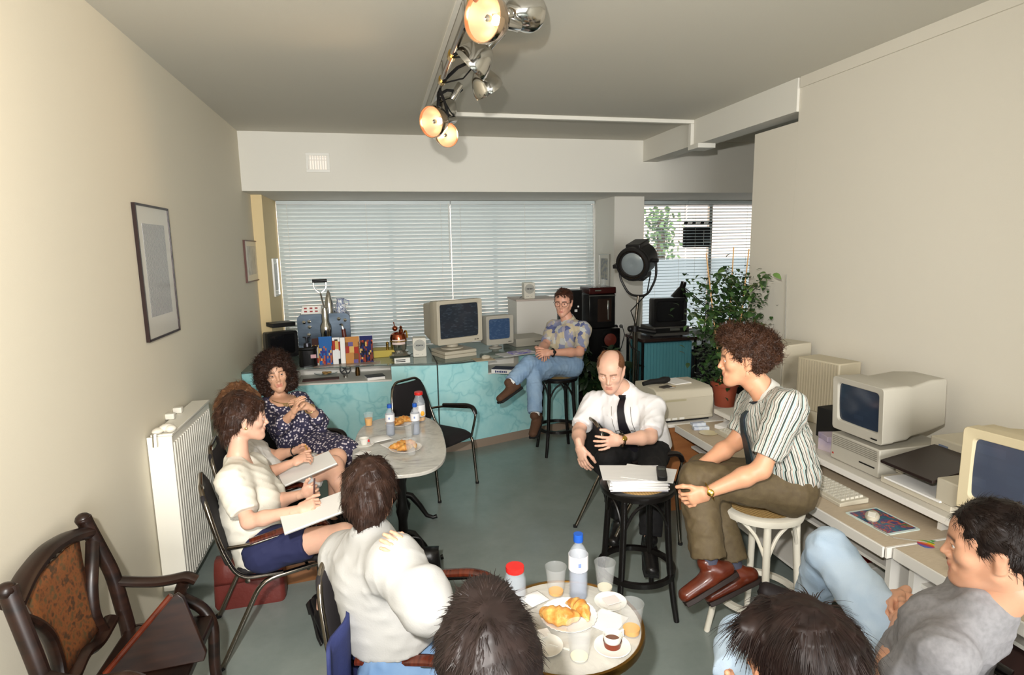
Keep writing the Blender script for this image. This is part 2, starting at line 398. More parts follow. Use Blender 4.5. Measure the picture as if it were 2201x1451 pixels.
def mouse(label, loc, rz, pts=None):
    t = thing('computer_mouse', label, 'mouse', loc, rz, 'computer mice')
    MB().sph((0, 0, .012), 1, 16, (.031, .055, .022)).build('shell', beige, t)
    MB().box((0, -.028, .0312), (.03, .036, .003), M=Matrix.Rotation(R(14), 3, 'X')).build('button', mat('mouse_button', (216, 212, 200), .4), t)
    if pts: MB().tube(pts, .0022, 5).build('cable', mat('grey_cable', (150, 146, 136), .5), t)
    return t
p = px(985, 770, z=CZ)
BM = p
crt('large beige monitor with dark screen standing on the counter', (p.x+.04, p.y+.06, CZ+.072), R(24), .53, .44, .46, beige, scr_dark, .07, 'monitors on the counter')
tag(MB().box((p.x-.02, p.y+.19, CZ+.017), (.36, .32, .034), R(20)).box((p.x-.02, p.y+.19, CZ+.037), (.34, .31, .005), R(20)).box((p.x-.02, p.y+.19, CZ+.055), (.36, .32, .030), R(20)).build('disk_drive', beige, bev=.004), 'flat beige drive box under the large counter monitor', 'drive')
p = px(1077, 752, z=CZ)
crt('smaller beige monitor with a blue screen on the counter', (p.x, p.y+.03, CZ), R(14), .325, .315, .34, beige2, scr_blue, .055, 'monitors on the counter')
p = px(1006, 776, z=CZ)
tag(MB().prism(rrect(.20, .17, .01), 0, .004, (p.x+.16, p.y+.03, CZ), Matrix.Rotation(R(8), 3, 'Z')).build('mouse_pad', mat('tan_pad', (190, 176, 150), .8)), 'tan mouse pad at the front of the counter', 'mouse pad')
mouse('white mouse on the tan pad on the counter', (p.x+.19, p.y+.05, CZ+.0045), R(-60))
p = px(1105, 765, z=CZ)
o = tag(MB().box((p.x+.05, p.y+.10, CZ+.004), (.40, .20, .008), R(16)).build('desk_blotter', mat('pale_blotter', (208, 208, 206), .6), bev=.002), 'pale blotter lying beside the seated man with glasses', 'blotter')
mag = mat('magazine_cover', (214, 210, 214), .4, var=((120, 110, 190), 14, .8))
tag(MB().box((p.x+.10, p.y+.12, CZ+.0145), (.26, .14, .011), R(18)).build('magazine', mag, bev=.001), 'white and blue magazine lying on the pale blotter', 'magazine')
p = px(1115, 745, z=CZ)
t = thing('desktop_computer', 'flat grey desktop computer behind the small counter monitor', 'computer', (1.62, 6.46, CZ), R(12))
MB().box((0, 0, .045), (.40, .36, .09)).build('case', beige2, t, bev=.005)
MB().box((.08, -.182, .05), (.1, .004, .008)).build('disk_slot', black, t)
p0 = px(1112, 648, Y=6.86); p1 = px(1206, 650, Y=6.86)
t = thing('storage_cabinet', 'white cabinet standing behind the counter below the loudspeaker', 'cabinet', ((p0.x+p1.x)/2-.03, 7.1, 0))
wcab = p1.x-p0.x-.04
MB().bb(-wcab/2, wcab/2, -.24, .24, 0, p0.z).build('body', cardw, t, bev=.004)
MB().bb(-wcab/2-.006, wcab/2+.006, -.246, .246, p0.z+.0005, p0.z+.02).build('top_board', mat('pinkish_board', (196, 182, 172), .5), t, bev=.002)
def speaker(label, loc, rz, w=.135, h=.195):
    t = thing('loudspeaker', label, 'speaker', loc, rz, 'small white loudspeakers')
    sm = mat('speaker_white', (218, 214, 200), .45)
    b = MB(); b.prism(rrect(w, h, .012), -.07, .07, (0, .07, h/2), Matrix(((1, 0, 0), (0, 0, 1), (0, 1, 0)))); b.build('cabinet', sm, t, bev=.004)
    MB().lathe([(.0, .0), (w*.38, 0), (w*.38, .004), (w*.34, .005), (.0, .005)], 24, (0, 0, h*.62), Matrix.Rotation(R(90), 3, 'X')).build('grille', mat('speaker_grille', (172, 172, 164), .6), t); gr_ = t.children[-1]
    MB().lathe([(w*.40, 0), (w*.43, 0), (w*.43, .006), (w*.40, .006)], 24, (0, .0005, h*.62), Matrix.Rotation(R(90), 3, 'X'), ring=True).build('ring', mat('speaker_ring', (150, 150, 146), .4), t)
    k = MB()
    for i in range(5): k.box((-.030+.015*i, -.0065, h*.62), (.010, .003, .018 if i % 2 else .014))
    k.build('printed_name', mat('dark_print', (70, 72, 74), .5), gr_)
    k = MB()
    for i in (-3, -2, -1, 2): k.cyl((i*.013, -.003, h*.14), (i*.013, .002, h*.14), .003, n=8)
    k.build('knobs', black, t)
    MB().tube([(-w*.45, .13, .02), (-w*.7, .12, .01), (-w*.8, .08, .004)], .003, 5).build('cable', black, t)
    return t
q = px(1141, 643, z=p0.z+.0205)
speaker('white loudspeaker standing on the white cabinet', (q.x, 6.93, p0.z+.0206), R(-2))
q = px(903, 768, z=CZ)
speaker('white loudspeaker on the counter beside the copper coffee maker', (q.x, q.y+.02, CZ), R(-2))
# black bean to cup machine and lower black unit by the pillar
t = thing('coffee_machine', 'tall black coffee machine with glass door beside the pillar', 'coffee machine', (2.66, 6.75, 0))
MB().bb(-.17, .17, -.02, .30, 1.00, 1.42).build('body', blackgl, t, bev=.01)
MB().bb(-.175, .175, -.035, .30, 1.421, 1.50).build('control_panel', mat('dark_red_panel', (52, 14, 12), .2), t, bev=.01)
gd = MB().bb(-.06, .12, -.024, -.018, 1.08, 1.36).build('glass_door', mat('smoked_glass', (40, 28, 22), .05), t)
MB().bb(.065, .085, -.034, -.026, 1.10, 1.34).build('door_handle', chrome, gd, bev=.003)
MB().bb(-.10, -.02, -.039, -.0355, 1.455, 1.472).build('badge', chrome, t)
MB().bb(-.17, .17, -.026, .0, 1.395, 1.405).build('chrome_strip', chrome, t)
MB().bb(-.20, .22, -.06, .34, .0, .995).build('lower_cabinet', blackgl, t, bev=.008)
MB().lathe([(0, 0), (.065, 0), (.08, .03), (0, .04)], 20, (.08, -.062, .86), Matrix.Rotation(R(90), 3, 'X')).build('roundel', mat('brown_roundel', (96, 40, 30), .3), t)
t = thing('grinder_box', 'black box with two white stickers behind the man with glasses', 'box', (2.32, 6.93, 0))
MB().bb(-.11, .11, -.12, .2, 0, 1.47).build('body', blackgl, t, bev=.006)
k = MB().box((.03, -.123, 1.22), (.035, .004, .03)).box((.06, -.123, 1.27), (.02, .004, .02)); k.build('sticker', paper, t)
for i, (x, lab) in enumerate(((2.58, 'upturned clear glass on the coffee machine, left one'), (2.70, 'upturned clear glass on the coffee machine, right one'))):
    tag(MB().lathe([(.036, 0), (.030, .10), (.0, .10), (.0, .096), (.027, .096), (.033, 0)], 16, (x, 6.80, 1.5005), ring=True).build('drinking_glass', glassm), lab, 'glass', 'glasses on the coffee machine')

# ------------------------------------------------------------------ things on the left counter unit
p = px(606, 770, z=CZ)
crt('small black television at the wall end of the counter', (p.x+.02, p.y+.03, CZ), R(28), .31, .27, .34, black, scr_blk, .0, None, 0, .03, 'television', 'television', 1.3, .7, mat('grey_tv_shell', (112, 106, 96), .5))
tag(MB().box((p.x-.02, p.y+.22, CZ+.33), (.24, .2, .045), R(28)).build('video_player', black, bev=.004), 'black box lying on top of the small television', 'video player')
# espresso machine
e0 = px(646, 760, z=CZ); e1 = px(745, 757, z=CZ)
EX, EY, EW = (e0.x+e1.x)/2+.05, 6.26, .50
steel = mat('brushed_blue_steel', (74, 84, 94), .36, .75, var=((54, 64, 74), 5, .3, (1, 1, 4)))
t = thing('espresso_machine', 'polished steel lever espresso machine on the counter', 'coffee machine', (EX, EY, CZ), R(2), None)
b = MB(); b.prism(rrect(EW, .44, .05), 0, .30, (0, 0, .22), Matrix(((1, 0, 0), (0, 0, 1), (0, 1, 0)))); b.build('body', steel, t, bev=.006)
for yy in (.30, -.012): MB().prism(rrect(EW*1.03, .455, .055), 0, .02, (0, yy, .2281), Matrix(((1, 0, 0), (0, 0, 1), (0, 1, 0)))).build('end_frame', mat('dark_steel_edge', (66, 70, 76), .3, .9) if yy > 0 else steel, t)
b = MB(); b.lathe([(.02, -.18), (.045, -.17), (.05, -.02), (.055, 0), (.055, .06), (.035, .1), (.035, .2), (.03, .24), (.0, .25)], 20, (.02, -.07, .28)); b.build('group_head', chrome, t)
b = MB(); b.cyl((.02, -.06, .5), (-.01, -.08, .68), .009); b.tube(fillet([(-.01, -.08, .67), (-.07, -.08, .72), (-.07, -.08, .80)], .03), .007, 6); b.tube(fillet([(-.01, -.08, .67), (.05, -.08, .72), (.05, -.08, .80)], .03), .007, 6); lv = b.build('lever', chrome, t)
MB().cyl((-.08, -.08, .795), (.06, -.08, .795), .017).build('lever_grip', black, lv)
MB().lathe([(.0, .0), (.045, 0), (.042, .1), (.02, .2), (.0, .24)], 20, (.06, .05, .46)).build('pressure_bell', chrome, t)
for i, (x, z) in enumerate(((-.19, .38), (-.14, .385), (-.14, .33), (-.15, .25), (.15, .40), (.21, .385))):
    k = MB().lathe([(.0, .0), (.018, 0), (.018, .012), (.008, .018), (.008, .03), (.014, .034), (.0, .04)], 14, (x, -.014, z), Matrix.Rotation(R(90), 3, 'X')); k.build('knob', chrome, t)
k = MB().tube(fillet([(.16, -.02, .34), (.18, -.08, .35), (.20, -.09, .20)], .03), .010, 8); sa = k.build('steam_arm', chrome, t)
k = MB().cyl((.19, -.085, .30), (.2, -.092, .17), .02, .024); k.build('arm_grip', mat('red_brown_grip', (92, 40, 30), .3), sa)
k = MB().tube(fillet([(-.16, -.02, .14), (-.16, -.09, .15), (-.16, -.09, .06)], .03), .012, 8); k.build('tap', chrome, t)
o = thing('switch_box', 'white box with red switches on top of the espresso machine', 'box', (EX-.12, EY+.12, CZ+.4505), 0)
MB().prism([(-.105, 0), (.10, 0), (.10, .085), (-.085, .085)], -.07, .07, M=Matrix(((1, 0, 0), (0, 0, 1), (0, 1, 0)))).build('case', whitepl, o, bev=.004)
red = mat('red_switch', (150, 36, 30), .35)
for x in (-.055, .0, .05):
    for z in (.03, .062): MB().box((x, -.072, z), (.028, .006, .016)).build('switch', red, o)
p = (EX+.17, EY+.10, CZ+.4505)
m, N, L, b = nodemat('blue_white_ceramic')
t_ = tex(N, L, 'ShaderNodeTexNoise', 22, Detail=2); r = ramp(N, [(.44, (222, 224, 226)), (.52, (70, 96, 150)), (.6, (210, 214, 220)), (.68, (40, 60, 120))]); L.new(t_.outputs['Fac'], r.inputs[0]); L.new(r.outputs[0], b.inputs['Base Color']); b.inputs['Roughness'].default_value = .15
t = thing('ceramic_jug', 'blue and white ceramic jug on top of the espresso machine', 'jug', p)
MB().lathe([(.0, .0), (.045, 0), (.056, .04), (.054, .08), (.038, .115), (.036, .135), (.045, .15), (.040, .15), (.03, .135), (.0, .12)], 24).build('body', m, t)
MB().tube([(.05, 0, .07), (.085, 0, .085), (.085, 0, .12), (.04, 0, .135)], .007, 8).build('handle', m, t)
# dark box in front and books on show
p = px(662, 788, z=CZ)
t = thing('canister_box', 'black glossy canister in front of the espresso machine', 'canister', (p.x, p.y+.05, CZ), R(10))
MB().prism(rrect(.165, .165, .04), 0, .16).build('body', blackgl, t, bev=.004)
MB().prism(rrect(.17, .17, .04), .1605, .19).build('lid', blackgl, t, bev=.008)
MB().box((.045, -.0835, .10), (.05, .003, .035)).build('sticker', mat('pink_sticker', (196, 150, 156), .4), t)
MB().lathe([(.0, .19), (.035, .19), (.03, .22), (.012, .225), (.012, .27), (.035, .275), (.035, .285), (.0, .285)], 16).build('top_grinder', mat('dark_metal', (60, 60, 66), .3, .8), t)
def covermat(name, sky, tile1, tile2, sc=5, split=.62):
    m, N, L, b = nodemat(name)
    v = tex(N, L, 'ShaderNodeTexVoronoi', sc, coord='Generated', st=(1, .01, 1.4)); v.distance = 'CHEBYCHEV'; v.inputs['Randomness'].default_value = .35
    r = ramp(N, [(0, tile1), (.35, tile2), (.55, sky), (.8, (206, 170, 100)), (.93, (160, 48, 36))], 'CONSTANT')
    s = N.new('ShaderNodeSeparateColor'); L.new(v.outputs['Color'], s.inputs[0]); L.new(s.outputs[0], r.inputs[0])
    tc = N.new('ShaderNodeTexCoord'); sx = N.new('ShaderNodeSeparateXYZ'); L.new(tc.outputs['Generated'], sx.inputs[0])
    g = N.new('ShaderNodeMath'); g.operation = 'GREATER_THAN'; g.inputs[1].default_value = split; L.new(sx.outputs[2], g.inputs[0])
    x = N.new('ShaderNodeMix'); x.data_type = 'RGBA'; L.new(g.outputs[0], x.inputs[0]); L.new(r.outputs[0], x.inputs[6]); x.inputs[7].default_value = (*lin(sky), 1)
    L.new(x.outputs[2], b.inputs['Base Color']); b.inputs['Roughness'].default_value = .6; b.inputs['Specular IOR Level'].default_value = .15; return m
bk = [(672, 686, 728, 770, 'white book with a yellow and dark picture, half hidden by the canister', covermat('cover_a', (56, 30, 26), (190, 160, 80), (180, 180, 176), 4, .75)),
      (687, 715, 724, 775, 'blue book with rows of small pictures, standing on the counter', covermat('cover_b', (40, 96, 160), (52, 56, 124), (170, 96, 64), 8, .66)),
      (716, 732, 726, 773, 'narrow white book with a black figure, between two colourful books', covermat('cover_c', (226, 226, 226), (30, 28, 28), (222, 222, 222), 2.2, .93)),
      (733, 743, 726, 772, 'thin plain white book standing beside the orange landscape book', paper),
      (744, 774, 724, 773, 'orange and violet landscape book standing on the counter', covermat('cover_d', (186, 130, 70), (104, 90, 140), (120, 76, 44), 3, .8)),
      (775, 803, 722, 771, 'dark book with a grid of bright little pictures, last of the row', covermat('cover_e', (30, 36, 90), (22, 18, 30), (120, 56, 40), 9, .84))]
for i, (x0, x1, y0, y1, lab, cm) in enumerate(bk):
    a = px(x0, y1, z=CZ); c = px(x1, y1, z=CZ); Yb = 5.86+.012*(i % 2)
    a = px(x0, y1, Y=Yb); c = px(x1, y1, Y=Yb); h = px((x0+x1)/2, y0, Y=Yb).z-CZ
    t = thing('book', lab, 'book', ((a.x+c.x)/2, Yb, CZ), R(2), 'books displayed on the counter')
    w = (c.x-a.x)*1.0; tl = Matrix.Rotation(R(-8), 3, 'X')
    MB().box(tl@V(0, .0, h/2), (w, .004, h), M=tl).box(tl@V(0, .024, h/2), (w, .003, h), M=tl).build('cover', cm, t)
    MB().box(tl@V(0, .0125, h/2), (w*.96, .018, h*.97), M=tl).build('pages', paper, t)
# papers and flat print under the books
p = px(770, 783, z=CZ)
tag(MB().box((p.x-.1, p.y+.04, CZ+.001), (.62, .16, .002), R(1)).build('poster_sheet', mat('grey_print', (186, 186, 180), .3, var=((150, 120, 96), 10, .6))), 'grey printed sheet lying flat in front of the books', 'paper')
tag(MB().box((px(822, 760, z=CZ).x, 6.20, CZ+.035), (.30, .22, .07), R(3)).build('cardboard_file', mat('mustard_card', (190, 168, 70), .6), bev=.004), 'mustard yellow box file behind the copper coffee maker', 'box file')
# copper coffee maker on a round chrome tray
p = px(862, 768, z=CZ); cop = mat('polished_copper', (176, 96, 68), .15, 1); bras = mat('polished_brass', (196, 160, 84), .18, 1)
t = thing('copper_coffee_maker', 'small ornate copper and chrome coffee maker on the counter', 'coffee maker', (p.x-.015, p.y+.12, CZ), 0)
MB().lathe([(.0, 0), (.118, 0), (.122, .012), (.115, .02), (.1, .035), (.1, .05), (.0, .05)], 28).build('base', chrome, t)
MB().lathe([(.0, .05), (.075, .05), (.082, .08), (.085, .15), (.0, .15)], 24).build('lower_boiler', chrome, t)
MB().lathe([(.085, .15), (.086, .19), (.075, .225), (.045, .245), (.0, .25)], 24).build('dome', cop, t)
MB().lathe([(.0866, .148), (.09, .15), (.09, .16), (.0866, .162)], 24, ring=True).build('band', bras, t)
MB().sph((-.03, 0, .285), .028, 14).cyl((-.03, 0, .3), (-.04, 0, .345), .005).sph((-.04, 0, .345), .008, 8).build('valve_ball', cop, t)
MB().lathe([(.0, .24), (.02, .24), (.022, .27), (.012, .28), (.016, .30), (.0, .315)], 16, (.03, -.01, 0)).build('chimney', cop, t)
MB().tube(fillet([(.06, -.02, .24), (.08, -.05, .27), (.09, -.06, .19)], .03), .009, 8).build('side_pipe', bras, t)
MB().cyl((-.115, -.03, .02), (-.115, -.03, .13), .014).sph((-.115, -.03, .14), .016, 10).build('spigot', bras, t)
MB().grid(lambda u, v: V(.087*math.sin((u-.5)*1.7), -.088*math.cos((u-.5)*1.7), .125+.05*v), 8, 2).build('shield_plate', mat('pink_reflecting_plate', (226, 204, 198), .3), t)
p = px(865, 781, z=CZ)
o = thing('name_card', 'small white card stand with two dark lines, below the coffee maker', 'card', (p.x, p.y+.0, CZ), R(2))
MB().box((0, .02, .026), (.15, .04, .05)).build('card', whitepl, o, bev=.002)
for z in (.018, .034): MB().box((-.015, -.0015, z), (.09, .002, .009)).build('printed_line', black, o)
p = px(830, 772, z=CZ)
# niche contents
NZ = .745+.0125
def niche(x, y): return px(x, y, z=NZ)
p = niche(705, 803)
t = thing('snack_plate', 'glass dish of dry biscuits in the display niche', 'dish', (p.x-.02, p.y, NZ))
MB().lathe([(.0, 0), (.09, 0), (.115, .012), (.112, .015), (.088, .005), (.0, .005)], 28).build('dish', gtop, t)
rnd = random.Random(4)
for i in range(7):
    a = rnd.random()*6.3; MB().lathe([(.012, 0), (.022, 0), (.022, .012), (.012, .012)], 12, (.05*math.cos(a)*rnd.random(), .05*math.sin(a), .006+.006*(i % 2)), ring=True).build('biscuit', mat('biscuit', (176, 140, 84), .7), t)
p = niche(690, 816)
tag(MB().box((p.x, p.y-.0, NZ+.004), (.34, .11, .008), R(4)).build('red_folder', mat('dark_red_cover', (92, 44, 40), .4, var=((60, 30, 30), 8, .4)), bev=.001), 'dark red flat brochure lying in the display niche', 'brochure')
p = niche(743, 812)
t = thing('film_reel', 'small black film reel on a silver stand in the niche', 'film reel', (p.x, p.y+.02, NZ))
MB().lathe([(.0, 0), (.022, 0), (.02, .03), (.0, .03)], 16).build('stand', chrome, t)
b = MB(); Mx = Matrix.Rotation(R(90), 3, 'X')
b.lathe([(.044, -.012), (.055, -.012), (.055, .012), (.044, .012)], 24, (0, 0, .082), Mx, ring=True); b.lathe([(.0, -.012), (.013, -.012), (.013, .012), (.0, .012)], 12, (0, 0, .082), Mx)
for i in range(5): a = i*2*pi/5; b.box((.03*math.cos(a), 0, .082+.03*math.sin(a)), (.04, .006, .012), M=Matrix.Rotation(-a, 3, 'Y'))
b.build('reel', black, t)
p = niche(769, 808)
tag(MB().lathe([(.0, 0), (.022, 0), (.024, .04), (.018, .08), (.02, .1), (.0, .105)], 16, (p.x, p.y+.02, NZ)).build('brass_cup', mat('dark_brass', (90, 66, 34), .3, .8)), 'small dark brass cup beside the film reel', 'cup')
p = niche(806, 815)
t = thing('book', 'white book with a dark cover lying open to view in the niche', 'book', (p.x, p.y+.04, NZ), R(12))
MB().box((0, 0, .012), (.17, .13, .024)).build('pages', paper, t); MB().box((0, 0, .0265), (.175, .135, .005)).build('cover', mat('slate_cover', (104, 104, 112), .4, var=((60, 60, 70), 6, .5)), t)
p = px(1085, 803, z=NZ)
t = thing('video_box', 'white boxed manual with a blue cover, in the niche by the crossed legs', 'box', (p.x, p.y+.06, NZ), R(-28))
MB().box((0, 0, .022), (.21, .15, .044)).build('box_body', paper, t, bev=.002); MB().box((0, 0, .0465), (.205, .145, .004)).build('cover', mat('navy_cover', (58, 64, 92), .4), t)
k = MB()
for i in range(7): k.box((-.06+.018*i, -.0755, .022), (.012, .002, .018 if i % 3 else .022))
k.build('spine_print', mat('blue_print', (50, 60, 110), .5), t)
# ------------------------------------------------------------------ things on the left wall
def picture(label, plane, a0, a1, z0, z1, art, fm, side='X', fw=.012, th=.02):
    """a framed sheet on a wall plane; a0..a1 runs along the wall"""
    ca, cz, w, h = (a0+a1)/2, (z0+z1)/2, abs(a1-a0), z1-z0
    t = thing('framed_print', label, 'picture', (plane, ca, cz) if side == 'X' else (ca, plane, cz), R(90) if side == 'X' else 0)
    f = MB()
    f.bb(-w/2, w/2, -th, -.001, h/2-fw, h/2).bb(-w/2, w/2, -th, -.001, -h/2, -h/2+fw).bb(-w/2, -w/2+fw, -th, -.001, -h/2+fw, h/2-fw).bb(w/2-fw, w/2, -th, -.001, -h/2+fw, h/2-fw)
    f.build('frame', fm, t)
    MB().bb(-w/2+fw, w/2-fw, -th*.6, -.002, -h/2+fw, h/2-fw).build('mount', mat('print_mount', (204, 200, 188), .15), t); mo = t.children[-1]
    MB().bb(-w*.33, w*.33, -th*.6-.0012, -th*.6-.0002, -h*.33, h*.36).build('print', art, mo)
    return t
m, N, L, b = nodemat('grey_drawing')
t = tex(N, L, 'ShaderNodeTexWave', 9, coord='Generated', st=(1, 1, 3), Distortion=7, Detail=3); r = ramp(N, [(.1, (120, 120, 124)), (.55, (158, 156, 154)), (.9, (192, 188, 180))]); L.new(t.outputs['Fac'], r.inputs[0]); L.new(r.outputs[0], b.inputs['Base Color']); b.inputs['Roughness'].default_value = .15
darkfr = mat('dark_red_frame', (40, 24, 22), .3)
picture('tall framed grey drawing on the cream left wall', XL, 3.61, 4.143, 1.51, 2.275, m, darkfr)
pale = mat('pale_print', (196, 194, 186), .3, var=((160, 160, 156), 12, .5))
a = px(521, 516, X=XL); c = px(538, 606, X=XL)
picture('small pale framed sheet on the left wall near the corner', XL, a.y, a.y+.62, c.z, a.z, pale, mat('red_brown_frame', (92, 52, 42), .4), fw=.01)
a = px(583, 556, X=-1.16); c = px(594, 636, X=-1.16)
picture('narrow pale framed sheet on the side of the yellow corner column', -1.16, a.y, a.y+.34, c.z, a.z, pale, alu, fw=.008)
a = px(1287, 546, X=2.93); c = px(1306, 612, X=2.93)
t = picture('narrow framed sheet of small pictures on the side of the pillar', 2.93, 7.14, 7.5, px(1296, 612, X=2.93).z, px(1296, 546, X=2.93).z, mat('small_pictures', (150, 146, 130), .3, var=((110, 116, 120), 24, .8)), alu, fw=.008)
t.rotation_euler = (0, 0, R(-90))
# radiator
t = thing('radiator', 'white ribbed panel radiator on the cream left wall', 'radiator', (XL, 3.46, .10))
MB().bb(.03, .122, 0, .76, 0, .905).build('core', mat('radiator_white', (226, 222, 210), .4), t, bev=.006)
rw = MATS['radiator_white']; rib = None
for i in range(19):
    if rib is None:
        rib = MB().prism(rrect(.024, .012, .005, 3), 0, .83, (0, 0, 0)).build('rib', rw, t); o = rib
    else: o = rib.copy(); COL.objects.link(o); o.parent = t
    o.rotation_euler = (0, 0, R(90)); o.location = (.126, .03+i*.0385, .035)
MB().bb(.02, .13, 0, .76, .9055, .92).build('top_grille', rw, t, bev=.003)
MB().bb(.005, .13, -.014, -.0005, .005, .91).build('end_panel', mat('radiator_end', (236, 232, 220), .4), t, bev=.003)
k = MB().lathe([(.0, 0), (.02, 0), (.022, .05), (.017, .06), (.0, .06)], 14, (.10, -.05, -.02)); k.cyl((.10, -.05, -.1), (.10, -.05, 0), .011).cyl((.10, -.05, .0), (.10, -.01, .0), .009); k.build('valve', whitepl, t)
k = MB().tube([(.05, -.02, .93), (.05, -.03, .86)], .014, 8); k.build('thermostat_stem', chrome, t)
for y in (.30, .44): MB().box((-.0, 0, 0), (.001, .001, .001)) if False else MB().bb(.001, .05, y, y+.04, .921, .955).build('wall_bracket', rw, t, bev=.004)
b = MB(); b.sph((.0, 0, .016), 1, 12, (.03, .045, .016)).sph((.035, .03, .022), 1, 12, (.04, .04, .022)).sph((.06, .01, .02), 1, 12, (.03, .03, .02))
o = b.build('crumpled_cloth', mat('white_cloth', (232, 226, 212), .8)); o.location = (XL+.055, 3.48, 1.0208)
tag(o, 'crumpled white cloth lying on the end of the radiator', 'cloth')
# air vent in the soffit
a = px(656, 328, Y=YS); c = px(710, 371, Y=YS)
t = thing('air_vent', 'white square ventilation grille in the soffit above the blinds', 'vent', ((a.x+c.x)/2, YS, (a.z+c.z)/2)); w, h = c.x-a.x, a.z-c.z
f = MB(); f.bb(-w/2, w/2, -.012, -.001, h/2-.03, h/2).bb(-w/2, w/2, -.012, -.001, -h/2, -h/2+.03).bb(-w/2, -w/2+.025, -.012, -.001, -h/2+.03, h/2-.03).bb(w/2-.025, w/2, -.012, -.001, -h/2+.03, h/2-.03); f.build('frame', whitepl, t, bev=.002)
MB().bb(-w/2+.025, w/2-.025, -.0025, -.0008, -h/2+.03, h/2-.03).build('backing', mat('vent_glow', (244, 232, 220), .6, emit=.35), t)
for i in range(8):
    x = -w/2+.027+(w-.06)*i/7; MB().bb(x, x+.012, -.010, -.003, -h/2+.03, h/2-.03).build('bar', whitepl, t)
for z in (.02, .05): MB().bb(-w/2+.025, w/2-.025, -.0095, -.0085, z, z+.008).build('cross_bar', whitepl, t)
# wall socket with two plugs
a = px(1328, 701, Y=7.02)
t = thing('wall_socket', 'wall socket with two dark plugs and cords on the pillar front', 'socket', (a.x, 7.02, a.z))
MB().prism(rrect(.16, .08, .02), .001, .01, M=Matrix(((1, 0, 0), (0, 0, -1), (0, 1, 0)))).build('plate', whitepl, t)
for x in (-.035, .035):
    MB().lathe([(.0, 0), (.022, 0), (.024, .02), (.012, .045), (.0, .05)], 12, (x, -.011, 0), Matrix.Rotation(R(90), 3, 'X')).build('plug', blackmatt if x < 0 else mat('grey_plug', (110, 110, 108), .5), t)
MB().tube([(-.035, -.06, 0), (-.03, -.07, -.1), (-.05, -.06, -.3), (-.09, -.05, -.5), (-.12, -.05, -a.z+.01)], .005, 6).build('cord', blackmatt, t)
MB().tube([(.035, -.06, 0), (.06, -.08, -.1), (.02, -.07, -.27), (-.04, -.06, -.44), (-.10, -.06, -a.z+.01)], .005, 6).build('cord', blackmatt, t)

# ------------------------------------------------------------------ spotlights under the ceiling
ra, rb_ = px(1003, 40, z=3.06), px(934, 214, z=3.06)
RX = (ra.x+rb_.x)/2
t = thing('light_rail', 'long chrome tube carrying the spotlights below the ceiling', 'light rail', (RX, 0, 3.06))
MB().cyl((0, .4, 0), (0, rb_.y+.1, 0), .019, n=16).build('tube', darkchr, t)
for y in (1.2, 3.0, rb_.y-.5): MB().cyl((0, y, .018), (0, y, .1195), .008, n=8).build('hanger', chrome, t)
for y in (2.75, 3.45, 3.95): MB().lathe([(.0195, -.03), (.027, -.03), (.027, .03), (.0195, .03)], 14, (0, y, 0), Matrix.Rotation(R(90), 3, 'X'), ring=True).build('brass_clip', bras, t)
bulbm = mat('lit_bulb', (255, 230, 200), .3, emit=6)
reflm = mat('glowing_reflector', (238, 186, 152), .34, .7, emit=.32)
def spot(label, c, aim, d, lit, back=(0, 0, 1), power=14):
    """c = centre of the mouth, aim = where it points"""
    t = thing('spotlight', label, 'spotlight', c, 0, 'spotlights on the ceiling rail')
    z = V(aim).normalized(); x = z.orthogonal().normalized(); y = z.cross(x); M = Matrix((x, y, z)).transposed()
    r = d/2
    MB().lathe([(r*.96, .0), (r, .0), (r*1.02, -.025), (r*1.0, -.03), (r*.95, -.05), (r*.72, -.10), (r*.4, -.135), (r*.30, -.14), (r*.27, -.14), (r*.27, -.135), (r*.38, -.128), (r*.68, -.095), (r*.9, -.05), (r*.93, -.02)], 32, (0, 0, 0), M, ring=True).build('reflector_shell', chrome if not lit else mat('warm_chrome', (216, 190, 164), .14, 1), t)  # lit spotlights get chrome tinted with the bulb's warm light
    if lit:
        MB().lathe([(r*.92, -.02), (r*.89, -.05), (r*.67, -.093), (r*.37, -.126), (.0, -.128), (.0, -.130), (r*.37, -.1275), (r*.68, -.0945), (r*.9, -.0505), (r*.93, -.02)], 28, (0, 0, 0), M, ring=True).build('inner_reflector', reflm, t)
        bu = MB().sph(M@V(0, 0, -.095), r*.22, 14, M=M).build('bulb', bulbm, t)
        MB().lathe([(0, 0), (r*.14, -.005), (r*.14, -.02), (0, -.02)], 12, M@V(0, 0, -.03), M).build('cap', chrome, bu)
    MB().lathe([(r*.27, -.135), (r*.27, -.25), (r*.22, -.26), (.0, -.26)], 18, (0, 0, 0), M).build('neck', chrome, t)
    e = M@V(0, 0, -.2); up = V(RX, c[1]+back[1], 3.06-.02)-V(c)
    MB().tube([e, (e+up)/2+V(0, 0, .02), up], .010, 8).build('arm', blackmatt, t)
    MB().tube([e+V(.01, 0, 0), e+V(.05, .03, .02), (e+up)/2+V(.04, .04, -.03), up+V(0, .05, 0)], .005, 6).build('cord', blackmatt, t)
    if lit:
        l = lamp('spotlight_beam', 'SPOT', V(c)+z*.02, power, (1, .66, .36), spot_size=R(100), spot_blend=.8, shadow_soft_size=.05)
        l.rotation_euler = (-z).to_track_quat('Z', 'Y').to_euler(); l.parent = t; l.location = z*.02
    return t
c = px(1036, 36, Y=2.62); spot('nearest lit spotlight with its warm reflector towards the room', c, V(-.75, -.62, -.12), .205, True, (0, .15, 0))
c = px(1010, 142, Y=3.28); spot('big unlit chrome spotlight hanging below the nearest lit one', c, V(-.62, .35, -.62), .20, False, (0, .1, 0))
c = px(1052, 196, Y=3.75); spot('chrome spotlight turned away, standing out to the right of the rail', c, V(.55, .3, -.78), .19, False, (0, .15, 0))
